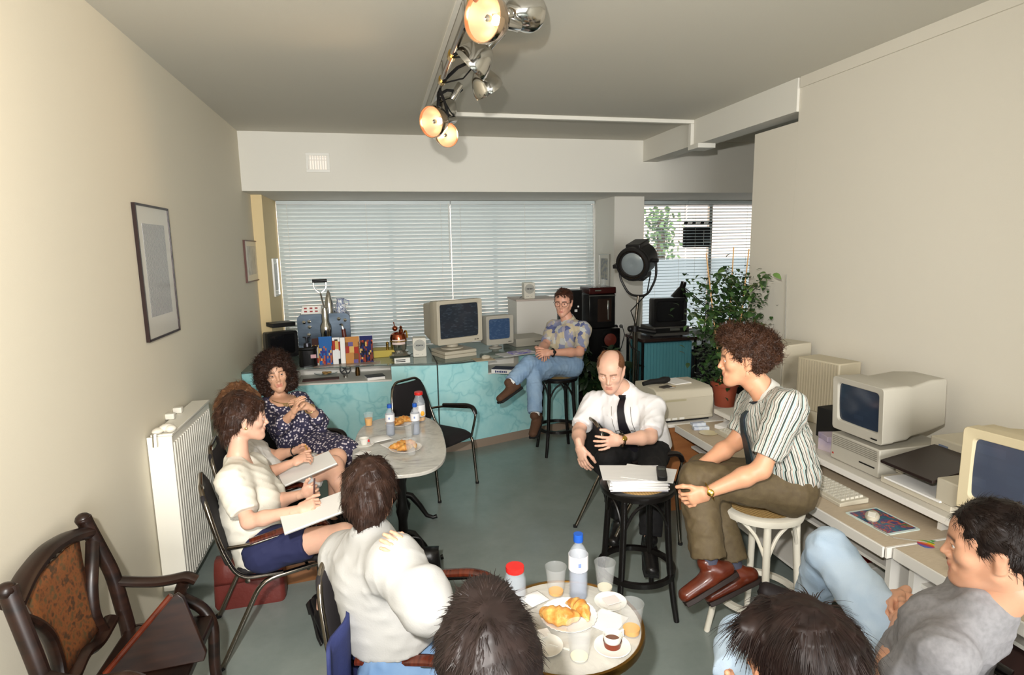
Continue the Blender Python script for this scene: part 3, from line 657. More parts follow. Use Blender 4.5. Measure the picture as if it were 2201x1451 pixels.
c = px(948, 250, Y=4.35); spot('small chrome spotlight half hidden above the two end lamps', c, V(-.5, .2, -.75), .19, False, (0, -.1, 0))
c = px(926, 262, Y=4.12); spot('lit spotlight on the left at the far end of the rail', c, V(-.72, -.68, -.22), .205, True, (0, -.02, 0))
c = px(962, 290, Y=4.28); spot('lit spotlight lowest at the far end of the rail, facing forward', c, V(.28, -.93, -.12), .17, True, (0, -.1, 0), 6)
c = px(1095, 8, Y=2.75); spot('chrome spotlight cut by the top edge, right of the nearest lit one', c+V(.12, .1, .02), V(.75, .45, .35), .19, False, (0, .1, 0))

# ------------------------------------------------------------------ studio lamp by the pillar
LY = 5.9
hc = px(1371, 560, Y=LY); ft = px(1372, 636, Y=LY); base = px(1364, 700, Y=LY)
t = thing('studio_lamp', 'large black film studio spotlight on a tall stand by the pillar', 'studio lamp', (base.x, LY, 0))
O = V(base.x, LY, 0); z = V(-.70, -.68, -.22).normalized(); x = V(0, 0, 1).cross(z).normalized(); y = z.cross(x); M = Matrix((x, y, z)).transposed(); hl = hc-O
smat = mat('studio_black', (22, 20, 20), .45)
MB().lathe([(.0, -.19), (.12, -.19), (.165, -.16), (.17, -.12), (.165, .12), (.18, .125), (.185, .15), (.18, .175), (.14, .178), (.138, .165), (.0, .14)], 32, hl, M).build('housing', smat, t); hs_ = t.children[-1]
MB().lathe([(.0, .168), (.05, .178), (.10, .172), (.125, .16), (.0, .155)], 28, hl, M).build('lens', mat('fresnel_lens', (150, 160, 164), .12, .3), t)
MB().lathe([(.142, .176), (.15, .176), (.15, .186), (.142, .186)], 32, hl, M, ring=True).build('lens_ring', darkchr, t)
MB().box(hl+M@V(0, .165, -.02), (.16, .28, .07), M=M@Matrix.Rotation(R(90), 3, 'X')@Matrix.Rotation(0, 3, 'Z')).build('top_vent', smat, hs_, bev=.01)
MB().box(hl+M@V(0, -.17, -.02), (.18, .24, .06), M=M@Matrix.Rotation(R(90), 3, 'X')).build('lower_box', smat, hs_, bev=.008)
MB().box(hl+M@V(-.185, -.02, .15), (.05, .04, .09), M=M).build('door_clip', smat, hs_, bev=.004)
yk = [hl+M@V(s*.2, 0, 0) for s in (-1, 1)]; ybot = ft-O
MB().tube(fillet([yk[0], yk[0]+V(-.01, 0, -.18), ybot+(yk[0]-hl)*.5, ybot+(yk[1]-hl)*.5, yk[1]+V(.01, 0, -.18), yk[1]], .08, 5), .013, 8).build('yoke', smat, t)
for s in (0, 1): MB().cyl(yk[s]-(yk[s]-hl)*.18, yk[s]+(yk[s]-hl)*.12, .022, n=12).build('pivot_knob', smat, t)
MB().cyl(ybot, (0, 0, 1.05), .016).build('upper_pole', darkchr, t); MB().cyl((0, 0, .45), (0, 0, 1.12), .022).cyl((.035, .02, .18), (.035, .02, 1.10), .013).build('lower_pole', darkchr, t)
MB().lathe([(.0, -.03), (.045, -.03), (.045, .03), (.0, .03)], 16, (0, 0, 1.10)).cyl((0, 0, 1.10), (.22, -.06, 1.06), .026).sph((-.05, 0, 1.10), .035, 10).build('clamp_handle', smat, t)
for a in (20, 140, 260): MB().cyl((0, 0, .50), (.42*math.cos(R(a)), .42*math.sin(R(a)), .012), .011, n=8).build('tripod_leg', darkchr, t)
MB().tube([hl+M@V(.08, -.17, -.15), ybot+V(.10, 0, .02), V(-.06, -.03, 1.3), V(.0, -.03, 1.14), V(-.09, -.03, 1.0), V(-.05, -.03, .9), V(.04, -.04, .85), V(.03, -.03, .5), V(-.05, -.03, .02)], .007, 6).build('cable', blackmatt, t)

# ------------------------------------------------------------------ black table with television and tambour cabinet
a = px(1380, 730, Y=6.0); TZ = a.z
t = thing('side_table', 'black table carrying the television, beside the studio lamp', 'table', (a.x, 6.0, 0))
MB().prism([(x+.36, y+.24) for x, y in rrect(.72, .5, .04)], TZ-.035, TZ).build('top', mat('dark_table_top', (44, 30, 26), .25), t, bev=.004)
for x in (.03, .68):
    for y in (.04, .45): MB().cyl((x, y, 0), (x, y, TZ-.035), .016, n=10).build('leg', blackgl, t)
t = thing('tambour_cabinet', 'turquoise tambour cabinet standing under the television table', 'cabinet', (a.x+.06, 6.06, 0))
MB().bb(0, .60, .02, .38, 0, TZ-.06).build('body', mat('teal_body', (70, 130, 140), .5), t)
teal = mat('teal_slat', (92, 158, 168), .4); first = None
for i in range(15):
    if first is None: first = o = MB().prism([(0, 0), (.036, 0), (.031, -.009), (.005, -.009)], .01, TZ-.07).build('slat', teal, t)
    else: o = first.copy(); COL.objects.link(o); o.parent = t
    o.location = (.005+i*.0392, .0195, 0)
p = px(1440, 702, Y=6.12)
t = thing('video_recorder', 'dark grey video recorder under the black television', 'video recorder', (p.x, 6.10, TZ+.0005))
MB().bb(-.22, .22, -.02, .33, .012, .115).build('case', mat('vcr_grey', (84, 82, 78), .4), t, bev=.004)
fp_ = MB().bb(-.20, .20, -.022, -.019, .045, .10).build('front', black, t); MB().bb(-.02, .10, -.026, -.0225, .07, .098).build('tape_door', alu, fp_)
for x in (-.19, .19): MB().cyl((x, .1, 0), (x, .1, .012), .015, n=8).build('foot', rubber, t)
q = px(1440, 690, Y=6.12)
crt('black portable television on the video recorder', (q.x+.005, 6.12, TZ+.117), R(-4), .40, .32, .33, black, scr_blk, 0, None, 0, .035, 'television', 'television', 1.5, .72)
# black desk lamp behind the television
p = px(1462, 633, Y=6.55)
t = thing('desk_lamp', 'black jointed desk lamp with conical shade behind the television', 'lamp', (p.x+.34, 6.55, .0))
O = V(p.x+.34, 6.55, 0)
zz = V(.25, -.1, 1).normalized(); xx = zz.orthogonal().normalized(); M = Matrix((xx, zz.cross(xx), zz)).transposed()
MB().lathe([(.105, -.05), (.108, -.05), (.05, .07), (.036, .09), (.034, .16), (.0, .165), (.0, .08), (.045, .065)], 24, p-O, M, ring=True).build('shade', blackgl, t)
j1 = p-O+V(.07, 0, .06); j2 = V(.03, 0, 1.22)
for d in (-.012, .012): MB().cyl(j1+V(0, 0, d), j2+V(0, 0, d), .006, n=6).build('upper_arm', blackgl, t)
for d in (-.012, .012): MB().cyl(j2+V(d, 0, 0), V(d, 0, .78), .006, n=6).build('lower_arm', blackgl, t)
MB().sph(j2, .022, 10).build('joint', blackgl, t)
MB().lathe([(.0, 0), (.13, 0), (.12, .03), (.03, .04), (.02, .09), (.0, .09)], 20, (0, 0, .7205)).build('foot', blackgl, t)
t2 = thing('low_cabinet', 'dark low cabinet below the window blind, mostly behind the plant', 'cabinet', (p.x+.5, 6.75, 0))
MB().bb(-.45, .45, -.28, .28, 0, .70).build('body', mat('dark_cabinet', (40, 40, 44), .5), t2, bev=.004); MB().bb(-.46, .46, -.29, .29, .7005, .72).build('top', blackgl, t2)

# ------------------------------------------------------------------ climbing plant in a terracotta pot
def leafmesh(name, m, l=.06, w=.05):
    mb = MB(); P = []
    for i in range(6):
        t = i/5; hw = w/2*math.sin(pi*min(1, .08+t*.92))**.8*(1-.25*t); P.append((t*l, hw, -.35*l*t*t))
    vs = []
    for x, hw, z in P: vs += [V(x, -hw, z+hw*.25), V(x, 0, z), V(x, hw, z+hw*.25)]
    fs = []
    for i in range(5):
        for j in range(2): a = i*3+j; fs.append((a, a+1, a+4, a+3))
    me = bpy.data.meshes.new(name); me.from_pydata([tuple(v) for v in vs], [], fs); me.materials.append(m); me.polygons.foreach_set('use_smooth', [True]*len(fs)); return me
def leafobj(me, parent, p, d, s, rnd):
    o = bpy.data.objects.new('leaf', me); COL.objects.link(o); o.parent = parent; o.location = p
    d = V(d).normalized(); o.rotation_euler = (d.to_track_quat('X', 'Z') @ Euler((rnd.uniform(-.6, .6), rnd.uniform(-.3, .5), 0)).to_quaternion()).to_euler(); o.scale = (s, s, s); return o
g1 = mat('leaf_green', (62, 92, 44), .4, var=((40, 66, 32), 3, .3)); g2 = mat('leaf_dark_green', (40, 62, 32), .4); g3 = mat('leaf_light_green', (92, 122, 60), .4)
stemm = mat('plant_stem', (84, 90, 48), .6); canem = mat('bamboo_cane', (196, 154, 104), .5)
PY = 4.18; pc = px(1557, 850, Y=PY); PC = V(pc.x, PY, .69)
t = thing('climbing_plant', 'tall leafy climbing plant on three canes in a terracotta pot', 'plant', PC)
MB().lathe([(.0, 0), (.075, 0), (.10, .17), (.112, .17), (.115, .205), (.10, .205), (.095, .18), (.0, .18)], 28).build('pot', mat('terracotta', (150, 70, 46), .6), t)
MB().lathe([(.0, .178), (.093, .18), (.0, .188)], 20).build('soil', mat('soil', (44, 32, 24), .9), t)
ends = []
for (bx, by), (qx, qy, dy) in zip(((-.04, -.02), (.03, .03), (.05, -.04)), ((1518, 545, -.05), (1577, 531, .05), (1610, 535, -.10))):
    e = px(qx, qy, Y=PY+dy)-PC; ends.append((V(bx, by, .15), e)); MB().cyl((bx, by, .15), e, .006, .005, 6).build('cane', canem, t)
rnd = random.Random(11); st = MB(); lm = [leafmesh('leaf', g) for g in (g1, g2, g3)]
tip = []
for k in range(30):
    a, e = ends[k % 3]; f0 = rnd.uniform(.15, .75); p = a.lerp(e, f0); path = [p]
    d = V(rnd.uniform(-1, 1), rnd.uniform(-1, .6), rnd.uniform(-.1, .9)).normalized()
    for i in range(5):
        d = (d+V(rnd.uniform(-.5, .5), rnd.uniform(-.5, .5), rnd.uniform(-.55, .3))).normalized(); p = p+d*rnd.uniform(.05, .085)
        lo, hi = px(1484, 700, Y=PY)-PC, px(1640, 700, Y=PY)-PC
        if p.x < lo.x or p.x > min(hi.x, 2.99-PC.x): d.x *= -1; p.x = min(max(p.x, lo.x), min(hi.x, 2.99-PC.x))
        p.z = min(p.z, (px(1560, 580, Y=PY)-PC).z); p.y = max(-.32, min(.22, p.y)); p.z = max(p.z, .12)
        path.append(p.copy())
    st.tube(path, .0028, 5); tip.append(path)
st.build('stems', stemm, t)
n = 0
for path in tip:
    for i, p in enumerate(path):
        for _ in range(2):
            if n >= 296: break
            dd = V(rnd.uniform(-1, 1), rnd.uniform(-1, .4), rnd.uniform(-.5, .5)); leafobj(lm[rnd.choice((0, 0, 1, 2))], t, p+V(rnd.uniform(-.02, .02), rnd.uniform(-.02, .02), rnd.uniform(-.02, .02)), dd, rnd.uniform(.65, 1.15), rnd); n += 1
# inner foliage, too dense to count
mb = MB(); Ls = leafmesh('leaf', g1)
for k in range(2000):
    a, e = ends[rnd.randrange(3)]; p = a.lerp(e, rnd.uniform(.06, .80)); p = p+V(rnd.gauss(-.01, .10), rnd.gauss(0, .08), rnd.gauss(0, .05))
    p.x = min(p.x, 2.98-PC.x); p.y = max(-.3, min(.2, p.y))
    q = V(rnd.uniform(-1, 1), rnd.uniform(-1, 1), rnd.uniform(-.6, .6)).to_track_quat('X', 'Z'); s = rnd.uniform(.45, .9)
    b0 = len(mb.v); mb.v += [tuple(p+q@(v.co*s)) for v in Ls.vertices]; mb.f += [tuple(b0+i for i in f.vertices) for f in Ls.polygons]; mb.m += [rnd.randrange(2)]*len(Ls.polygons)
o = mb.build('inner_foliage', [g1, g2], t); o['kind'] = 'stuff'
# dark plant in the corner behind the far stool
t = thing('rubber_plant', 'dark broad leaved plant in shade behind the far stool', 'plant', (2.36, 6.30, 0))
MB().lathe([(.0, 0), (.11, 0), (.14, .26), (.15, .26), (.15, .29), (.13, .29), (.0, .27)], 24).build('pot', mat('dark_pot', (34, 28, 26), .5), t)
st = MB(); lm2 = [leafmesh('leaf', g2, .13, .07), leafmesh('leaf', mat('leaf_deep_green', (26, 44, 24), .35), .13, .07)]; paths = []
for k in range(9):
    p = V(rnd.uniform(-.05, .05), rnd.uniform(-.05, .05), .25); d = V(rnd.uniform(-.5, .35), rnd.uniform(-.55, .2), 1).normalized(); path = [p.copy()]
    for i in range(6): p = p+d*.11; d = (d+V(rnd.uniform(-.3, .3), rnd.uniform(-.3, .2), -.12)).normalized(); path.append(p.copy())
    st.tube(path, .005, 5); paths.append(path)
st.build('stems', stemm, t)
for path in paths:
    for p in path[1:]:
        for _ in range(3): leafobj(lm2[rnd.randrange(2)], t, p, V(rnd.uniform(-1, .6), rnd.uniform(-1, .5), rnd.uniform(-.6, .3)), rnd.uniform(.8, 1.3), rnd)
# clapperboard hanging outside window 2
p = px(1497, 508, Y=7.79)
t = thing('clapperboard_sign', 'black film clapperboard sign hanging behind the half open blind', 'sign', (p.x, 7.79, p.z))
w = (px(1524, 508, Y=7.79)-px(1467, 508, Y=7.79)).x; h = (px(1497, 492, Y=7.79)-px(1497, 536, Y=7.79)).z
MB().prism(rrect(w, h, .02), -.01, .01, (0, 0, -.01), Matrix(((1, 0, 0), (0, 0, -1), (0, 1, 0)))).build('slate', blackmatt, t)
M = Matrix.Rotation(R(-1), 3, 'Y')
for i in range(7): MB().prism([(0, 0), (.055, 0), (.075, .06), (.02, .06)], -.008, .008, (-w/2+i*.065, 0, h/2+.015), Matrix(((1, 0, 0), (0, 0, -1), (0, 1, 0)))).build('stripe', blackmatt if i % 2 == 0 else paper, t)
MB().box((w*.26, -.0112, -.02), (.006, .002, h*.7)).box((w*.38, -.0112, -.07), (w*.22, .002, .006)).build('ruled_line', paper, t)
for x in (-w/2+.02, w/2-.02): MB().cyl((x, 0, h/2+.075), (x, 0, 2.6015-p.z), .002, n=5).build('hanging_wire', blackmatt, t)
# street outside
slabm = mat('sunlit_facade', (236, 214, 196), .8)
t = thing('street_building', 'sunlit pale building across the street behind the blind', 'building', (9, 21, -.4))
MB().bb(-22, 30, 0, 4, -.09, 12).build('wall', slabm, t)
for x in (-18, -14, -10, -6, 14, 18, 22):
    for z in (4.5, 8.5): MB().bb(x, x+1.4, -.06, -.01, z, z+2).build('window_glass', mat('far_glass', (90, 104, 116), .2), t)
tag(MB().bb(-20, 40, 8.4, 20.9, -.6, -.5).build('street', mat('asphalt', (150, 150, 150), .9)), 'pale street surface outside the windows', 'street')
t = thing('street_tree', 'green street tree seen through the half open blind', 'tree', (5.85, 11.5, -.49))
MB().cyl((0, 0, 0), (0, 0, 3), .12, .08).build('trunk', mat('bark', (90, 74, 60), .8), t)
mb = MB(); rn2 = random.Random(5)
for i in range(260):
    c = V(rn2.gauss(0, .20), rn2.gauss(0, .2), 2.75+rn2.gauss(0, .36)); q = Euler((rn2.random()*6, rn2.random()*6, 0)).to_matrix()
    mb.add([c+q@V(x, y, 0) for x, y in ((-.05, -.03), (.05, -.03), (.05, .03), (-.05, .03))], [(0, 1, 2, 3)])
o = mb.build('crown', mat('tree_leaf', (110, 140, 90), .6), t); o['kind'] = 'stuff'
# ------------------------------------------------------------------ armchairs on chrome tube
blackup = mat('black_upholstery', (26, 22, 24), .8, bump=(300, .15))
def armchair(name, padm, tubem):
    t = thing(name, 'armchair', 'armchair', (0, 0, 0), 0, 'tubular armchairs')
    def S(x, y, z):
        return V(x, y, z)
    MB().grid(lambda u, v: V((u-.5)*.46*(1-.10*v*v), -.225+.43*v, .452-.03*max(0, .18-v)/.18*(1)-.008*math.sin(pi*u)), 8, 10).build('seat', blackup, t, solid=.045, sub=1)
    def bk(u, v):
        w = .44*(1-.28*max(0, v-.45)**1.5*2.2); x = (u-.5)*w
        return V(x, .215+.085*v-.05*math.cos((u-.5)*2.2)+.05, .50+.37*v)
    MB().grid(bk, 8, 8).build('backrest', blackup, t, solid=.03, sub=1)
    for s in (-1, 1):
        MB().tube(fillet([(s*.235, -.25, 0), (s*.235, -.205, .425), (s*.235, .10, .405), (s*.235, .31, 0)], .07, 5), .0125, 10).build('leg_frame', tubem, t)
        MB().tube(fillet([(s*.215, .235, .60), (s*.262, .15, .615), (s*.265, -.19, .655), (s*.258, -.235, .60), (s*.237, -.20, .415)], .06, 5), .010, 10).build('arm_tube', tubem, t)
        a = MB(); pts = fillet([(s*.265, .14, .633), (s*.267, -.13, .668), (s*.266, -.205, .655), (s*.262, -.232, .60)], .06, 5)
        a.tube(pts, [.014]+[.017]*(len(pts)-2)+[.012], 10, flat=1.35); a.build('arm_pad', padm, t)
        for y in (-.25, .31): MB().lathe([(0, 0), (.0155, 0), (.0155, .016), (0, .016)], 12, (s*.235, y, .0003)).build('foot_cap', rubber, t)
    MB().tube(fillet([(.232, .0, .42), (.228, .20, .44), (.222, .262, .60), (.185, .305, .80), (.13, .325, .885), (-.13, .325, .885), (-.185, .305, .80), (-.222, .262, .60), (-.228, .20, .44), (-.232, .0, .42)], .07, 5), .0115, 10).build('back_frame', tubem, t)
    for y in (-.12, .06): MB().cyl((-.235, y, .405), (.235, y, .405), .009).build('cross_bar', tubem, t)
    return t
chairW = armchair('armchair', armwood, darkchr)
chairB = armchair('armchair', mat('black_arm_pad', (22, 16, 15), .3), darkchr)
def seat(proto, label, loc, deg, first=[]):
    if proto not in first:
        first.append(proto); proto['label'] = label; proto.location = (*loc, 0); proto.rotation_euler = (0, 0, R(deg)); return proto
    return dup(proto, label, (*loc, 0), R(deg))
seat(chairB, 'empty black armchair with chrome legs beside the marble table, before the counter', (.41, 4.80), 41)
seat(chairW, 'wooden armed chair of the woman in the cream jacket', (-.59, 3.14), 105)
seat(chairB, 'armchair of the woman in the flowered dress, its black arm showing', (-.62, 4.30), 58)
seat(chairB, 'armchair of the woman in the white skirt, mostly hidden behind the cream jacket', (-.68, 3.72), 96)
seat(chairW, 'wooden armed chair of the person in the white sweatshirt', (.10, 2.06), 67)
seat(chairB, 'armchair turned backwards under the bald man, its back in front of him', (1.63, 3.58), 95)
seat(chairB, 'black chair behind the man in the grey shirt, at the bottom right corner', (1.60, 1.33), -160)
seat(chairW, 'wooden armed chair of the dark haired woman at the bottom edge', (.80, .95), 160)
seat(chairB, 'chair under the person with short dark hair at the bottom edge', (.20, .98), 165)

# ------------------------------------------------------------------ bentwood bar stools
cane, N, L, b = nodemat('cane_seat')
t = tex(N, L, 'ShaderNodeTexChecker', 90); t.inputs['Color1'].default_value = (*lin((206, 172, 112)), 1); t.inputs['Color2'].default_value = (*lin((168, 132, 80)), 1); L.new(t.outputs['Color'], b.inputs['Base Color']); b.inputs['Roughness'].default_value = .6
def stool(label, loc, deg, h, m, group='bentwood bar stools'):
    t = thing('bar_stool', label, 'stool', (*loc, 0), R(deg), group)
    MB().lathe([(.165, h-.035), (.196, h-.035), (.20, h-.02), (.20, h-.005), (.19, h), (.16, h), (.155, h-.01)], 40, ring=True).build('seat_ring', m, t)
    MB().lathe([(.0, h-.012), (.17, h-.012), (.17, h-.006), (.0, h-.004)], 32).build('cane_seat', cane, t)
    for k in range(4):
        a = R(90*k); c, s = math.cos(a), math.sin(a)
        MB().tube([(c*r, s*r, z) for r, z in ((.168, h-.03), (.172, h*.75), (.19, h*.4), (.215, h*.15), (.235, 0))], [.017, .018, .017, .016, .015], 10).build('leg', m, t)
        a2 = a+pi/2; A0 = V(c*.182, s*.182, h-.33); A1 = V(math.cos(a2)*.182, math.sin(a2)*.182, h-.33); md = (V(c, s, 0)+V(math.cos(a2), math.sin(a2), 0)).normalized()
        mid = md*.165
        def half(P0, sgn): 
            tan = (md*.150+V(0, 0, 0))
            return [P0+V(0, 0, .0), P0+V(0, 0, .12)-(P0-V(0, 0, P0.z)).normalized()*.005, (P0+V(0, 0, .22))*.55+V(tan.x, tan.y, h-.07)*.45, V(tan.x*.98+P0.x*.08, tan.y*.98+P0.y*.08, h-.045)]
        MB().tube(fillet(half(A0, 1), .05), .009, 8).build('arch_brace', m, t); MB().tube(fillet(half(A1, 1), .05), .009, 8).build('arch_brace', m, t)
    rr = .200; MB().lathe([(rr-.012, .235), (rr+.012, .235), (rr+.012, .262), (rr-.012, .262)], 40, ring=True).build('foot_ring', m, t)
    return t
stool('black bentwood stool carrying the stack of papers', (1.315, 2.80), 42, .73, blackwd)
stool('white bentwood stool under the man in the striped shirt', (1.80, 2.42), 65, .72, whitewd)
stool('black bentwood stool under the man with glasses by the counter', (1.66, 5.36), 45, .76, blackwd)

# ------------------------------------------------------------------ marble table and round table
m, N, L, b = nodemat('grey_marble')
t1 = tex(N, L, 'ShaderNodeTexNoise', 3.2, Detail=9, Roughness=.68, Distortion=1.4)
r = ramp(N, [(.30, (132, 126, 122)), (.42, (186, 182, 174)), (.55, (206, 203, 194)), (.75, (190, 187, 180))]); L.new(t1.outputs['Fac'], r.inputs[0]); L.new(r.outputs[0], b.inputs['Base Color']); b.inputs['Roughness'].default_value = .16; marble = m
iron = mat('cast_iron', (20, 18, 18), .4)
MT = .72
t = thing('marble_table', 'oblong grey marble cafe table on a black cast iron base', 'table', (.093, 3.89, 0), R(-2))
def superel(w, h, e=3.0, n=56): return [(math.copysign(abs(math.cos(2*pi*i/n))**(2/e), math.cos(2*pi*i/n))*w/2, math.copysign(abs(math.sin(2*pi*i/n))**(2/e), math.sin(2*pi*i/n))*h/2) for i in range(n)]
MB().prism(superel(.60, 1.22), MT-.022, MT).build('top', marble, t, bev=.004)
MB().prism(superel(.50, 1.1), MT-.036, MT-.0225).build('under_frame', iron, t)
for y in (-.30, .30):
    MB().lathe([(.0, .10), (.05, .10), (.055, .14), (.032, .18), (.028, .30), (.04, .36), (.028, .42), (.026, .60), (.05, .66), (.05, MT-.037), (.0, MT-.037)], 18, (0, y, 0)).build('column', iron, t)
    for s in (-1, 1): MB().tube([(0, y, .22), (s*.06, y, .20), (s*.12, y, .12), (s*.17, y, .035), (s*.215, y, .014), (s*.245, y, .022)], [.022, .024, .02, .016, .014, .016], 10).build('scroll_foot', iron, t)
    MB().tube([(0, y, .48), (0, y*.6, .58), (0, y*.2, .5), (0, 0, .40)], .011, 8).build('scroll_brace', iron, t)
RT = .72; RC = V(.575, 1.765, 0); RR = .262
t = thing('round_table', 'small round marble table with a brass rim in the foreground', 'table', RC)
MB().lathe([(.0, RT-.02), (RR-.012, RT-.02), (RR-.012, RT), (.0, RT)], 56).build('top', marble, t)
MB().lathe([(RR-.0118, RT-.024), (RR, RT-.024), (RR+.003, RT-.012), (RR, RT+.003), (RR-.008, RT+.004), (RR-.0118, RT+.0005)], 56, ring=True).build('brass_rim', mat('worn_brass', (156, 116, 56), .28, 1), t)
MB().lathe([(.0, .0), (.03, .0), (.03, RT-.03), (.07, RT-.0205), (.0, RT-.0205)], 20, (0, 0, .05)).build('column', iron, t) if False else MB().cyl((0, 0, .06), (0, 0, RT-.0205), .028, .034, 16).build('column', iron, t)
for k in range(3): a = R(30+120*k); MB().tube([(0, 0, .14), (.08*math.cos(a), .08*math.sin(a), .10), (.17*math.cos(a), .17*math.sin(a), .03), (.22*math.cos(a), .22*math.sin(a), .016)], [.028, .024, .018, .016], 10).build('foot', iron, t)

# ------------------------------------------------------------------ things on the tables
bottlem = mat('pet_bottle', (216, 224, 234), .06, alpha=.15); waterm = mat('water', (186, 198, 222), .03, alpha=.30)
labelw = mat('bottle_label', (232, 230, 232), .4); bluecap = mat('blue_cap', (30, 84, 176), .35); redcap = mat('red_cap', (206, 40, 36), .35); juice = mat('orange_juice', (234, 168, 40), .4)
def bottle(label, p, s=1.0, fill=.5, name='water_bottle'):
    t = thing(name, label, 'bottle', p, 0, 'small water bottles'); k = s
    pr = [(.0, 0), (.027, 0), (.031, .006)]
    for i in range(6): pr += [(.0315, .012+i*.014), (.0295, .019+i*.014)]
    pr += [(.0315, .10), (.0315, .150), (.030, .158), (.020, .178), (.0125, .186), (.0125, .198)]
    MB().lathe([(r*k, z*k) for r, z in pr]+[(r*k*.94, z*k) for r, z in reversed(pr[1:])], 24).build('body', bottlem, t)
    MB().lathe([(.0, .004*k)]+[(r*k*.90, z*k+.002) for r, z in pr[1:] if z < .19*fill]+[(.028*k, .19*fill*k), (.0, .19*fill*k)], 24).build('water', waterm, t)
    MB().lathe([(.0318*k, .102*k), (.0324*k, .102*k), (.0324*k, .152*k), (.0318*k, .152*k)], 28, ring=True).build('paper_label', labelw, t)
    MB().box((-.006*k, -.0325*k, .128*k), (.010*k, .001, .014*k)).build('printed_mark', mat('blue_grey_mark', (120, 140, 190), .5), t)
    MB().lathe([(.0, .196*k), (.0155*k, .196*k), (.016*k, .202*k), (.0155*k, .222*k), (.0, .222*k)], 20).build('cap', bluecap, t)
    return t
def cup(label, p, s=1., fill=.0, liq=None, name='plastic_cup', group='clear plastic cups'):
    t = thing(name, label, 'cup', p, 0, group); h = .105*s
    MB().lathe([(.0, 0), (.026*s, 0), (.027*s, .004), (.0375*s, h-.003), (.039*s, h), (.0372*s, h), (.0362*s, h-.004), (.0258*s, .004), (.0, .003)], 28).build('wall', clear, t)
    if fill: MB().lathe([(.0, .004), (.0252*s, .005), (.0252*s+fill*.010*s, .004+fill*h), (.0, .004+fill*h)], 24).build('juice', liq or juice, t)
    return t
def plate(label, p, r=.10, m=paper, name='paper_plate', group='plates on the tables', flute=1):
    t = thing(name, label, 'plate', p, 0, group); n = 60
    prof = [(.0, .0005), (.66, .0005), (.74, .006), (1.0, .016), (1.0, .018), (.74, .0085), (.66, .003), (.0, .003)]
    rings = [[V(q*r*(1+(.012*math.cos(j*pi) if flute and q > .9 else 0))*math.cos(2*pi*j/n), q*r*(1+(.012*math.cos(j*pi) if flute and q > .9 else 0))*math.sin(2*pi*j/n), z*r/.1) for j in range(n)] for q, z in prof]
    MB().loft(rings).build('dish', m, t); return t
crust = mat('croissant_crust', (196, 122, 48), .45, var=((232, 186, 104), 30, .5), bump=(60, .5))
def croissant(label, p, rz, s=1., bend=1.1, group='croissants'):
    mb = MB(); n = 26; pts = []; rad = []
    for i in range(n+1):
        u = i/n*2-1; a = u*bend; pts.append(V(math.sin(a)*.062*s/bend*1.15, (1-math.cos(a))*.06*s, .024*s*(1-abs(u)**2.2)*.72+.006)); rad.append(s*(.0035+.0215*(1-abs(u)**1.7))*(1+.09*math.cos(u*19)))
    mb.tube(pts, rad, 14, flat=1.15); o = mb.build('croissant', crust); o.location = (p[0], p[1], p[2]+.006); o.rotation_euler = (0, 0, rz); return tag(o, label, 'croissant', group)
def napkin(label, p, rz=0, w=.12, seed=0, amp=.012):
    r = np.random.RandomState(seed); a = r.uniform(-1, 1, (4, 3))
    def f(u, v):
        z = sum(math.sin(u*5*q[0]+v*6*q[1]+q[2]*3) for q in a)/4
        return V((u-.5)*w, (v-.5)*w*.9, .0015+amp*(.5+.5*z)*(.35+.65*math.sin(pi*u)*math.sin(pi*v)))
    o = MB().grid(f, 14, 12).build('paper_napkin', paper, solid=.0008); o.location = (p[0], p[1], p[2]+.001); o.rotation_euler = (0, 0, rz); return tag(o, label, 'napkin', 'paper napkins')
def mt(x, y): return px(x, y, z=MT)
bottle('small water bottle with blue cap on the marble table, near the orange juice glass', mt(840, 937)+V(0, .02, .0003), 1., .45)
bottle('small water bottle with blue cap on the marble table, in front of the juice bottle', mt(894, 935)+V(0, .02, .0003), 1., .4)
p = mt(902, 905)+V(0, 0, .0003)
t = thing('juice_bottle', 'large juice bottle with red cap at the far end of the marble table', 'bottle', p)
MB().lathe([(.0, 0), (.042, 0), (.045, .008), (.045, .14), (.043, .155), (.030, .185), (.027, .195), (.027, .205), (.025, .205), (.028, .183), (.041, .153), (.043, .138), (.043, .01), (.0, .004)], 28).build('body', bottlem, t)
MB().lathe([(.0, .005), (.0425, .010), (.0425, .035), (.0, .035)], 24).build('juice', juice, t)
MB().lathe([(.0452, .045), (.0458, .045), (.0458, .13), (.0452, .13)], 28, ring=True).build('paper_label', labelw, t)
MB().lathe([(.0, .204), (.031, .204), (.032, .212), (.031, .226), (.0, .226)], 24).build('cap', redcap, t)
MB().sph((.02, -.043, .068), .016, 10, (1, .3, 1.2)).build('fruit_print', mat('orange_print', (236, 170, 50), .5), t)
cup('glass of orange juice on the marble table beside the woman in the dress', mt(793, 917)+V(.0, .02, .0003), .92, .55, juice, 'juice_glass')
cup('empty plastic cup on the marble table between the two small bottles', mt(881, 942)+V(0, .02, .0003), .9)
cup('empty plastic cup standing before the croissant plate on the marble table', mt(885, 985)+V(.0, .015, .019), .95)
pp = mt(872, 968)+V(0, .01, .0003); plate('white plate of croissants in the middle of the marble table', pp, .105, paper)
for i, (dx, dy, a, s) in enumerate(((-.045, .0, .2, .95), (.03, .03, 2.6, .95), (.005, -.04, .5, .9), (-.02, .042, 3.4, .9))): croissant(['left croissant', 'right rear croissant', 'front croissant', 'rear croissant'][i]+' on the middle plate of the marble table', pp+V(dx, dy, .003), a, s)
pp = mt(858, 915)+V(0, .02, .0003); plate('white plate of croissants at the far end of the marble table', pp, .10, paper)
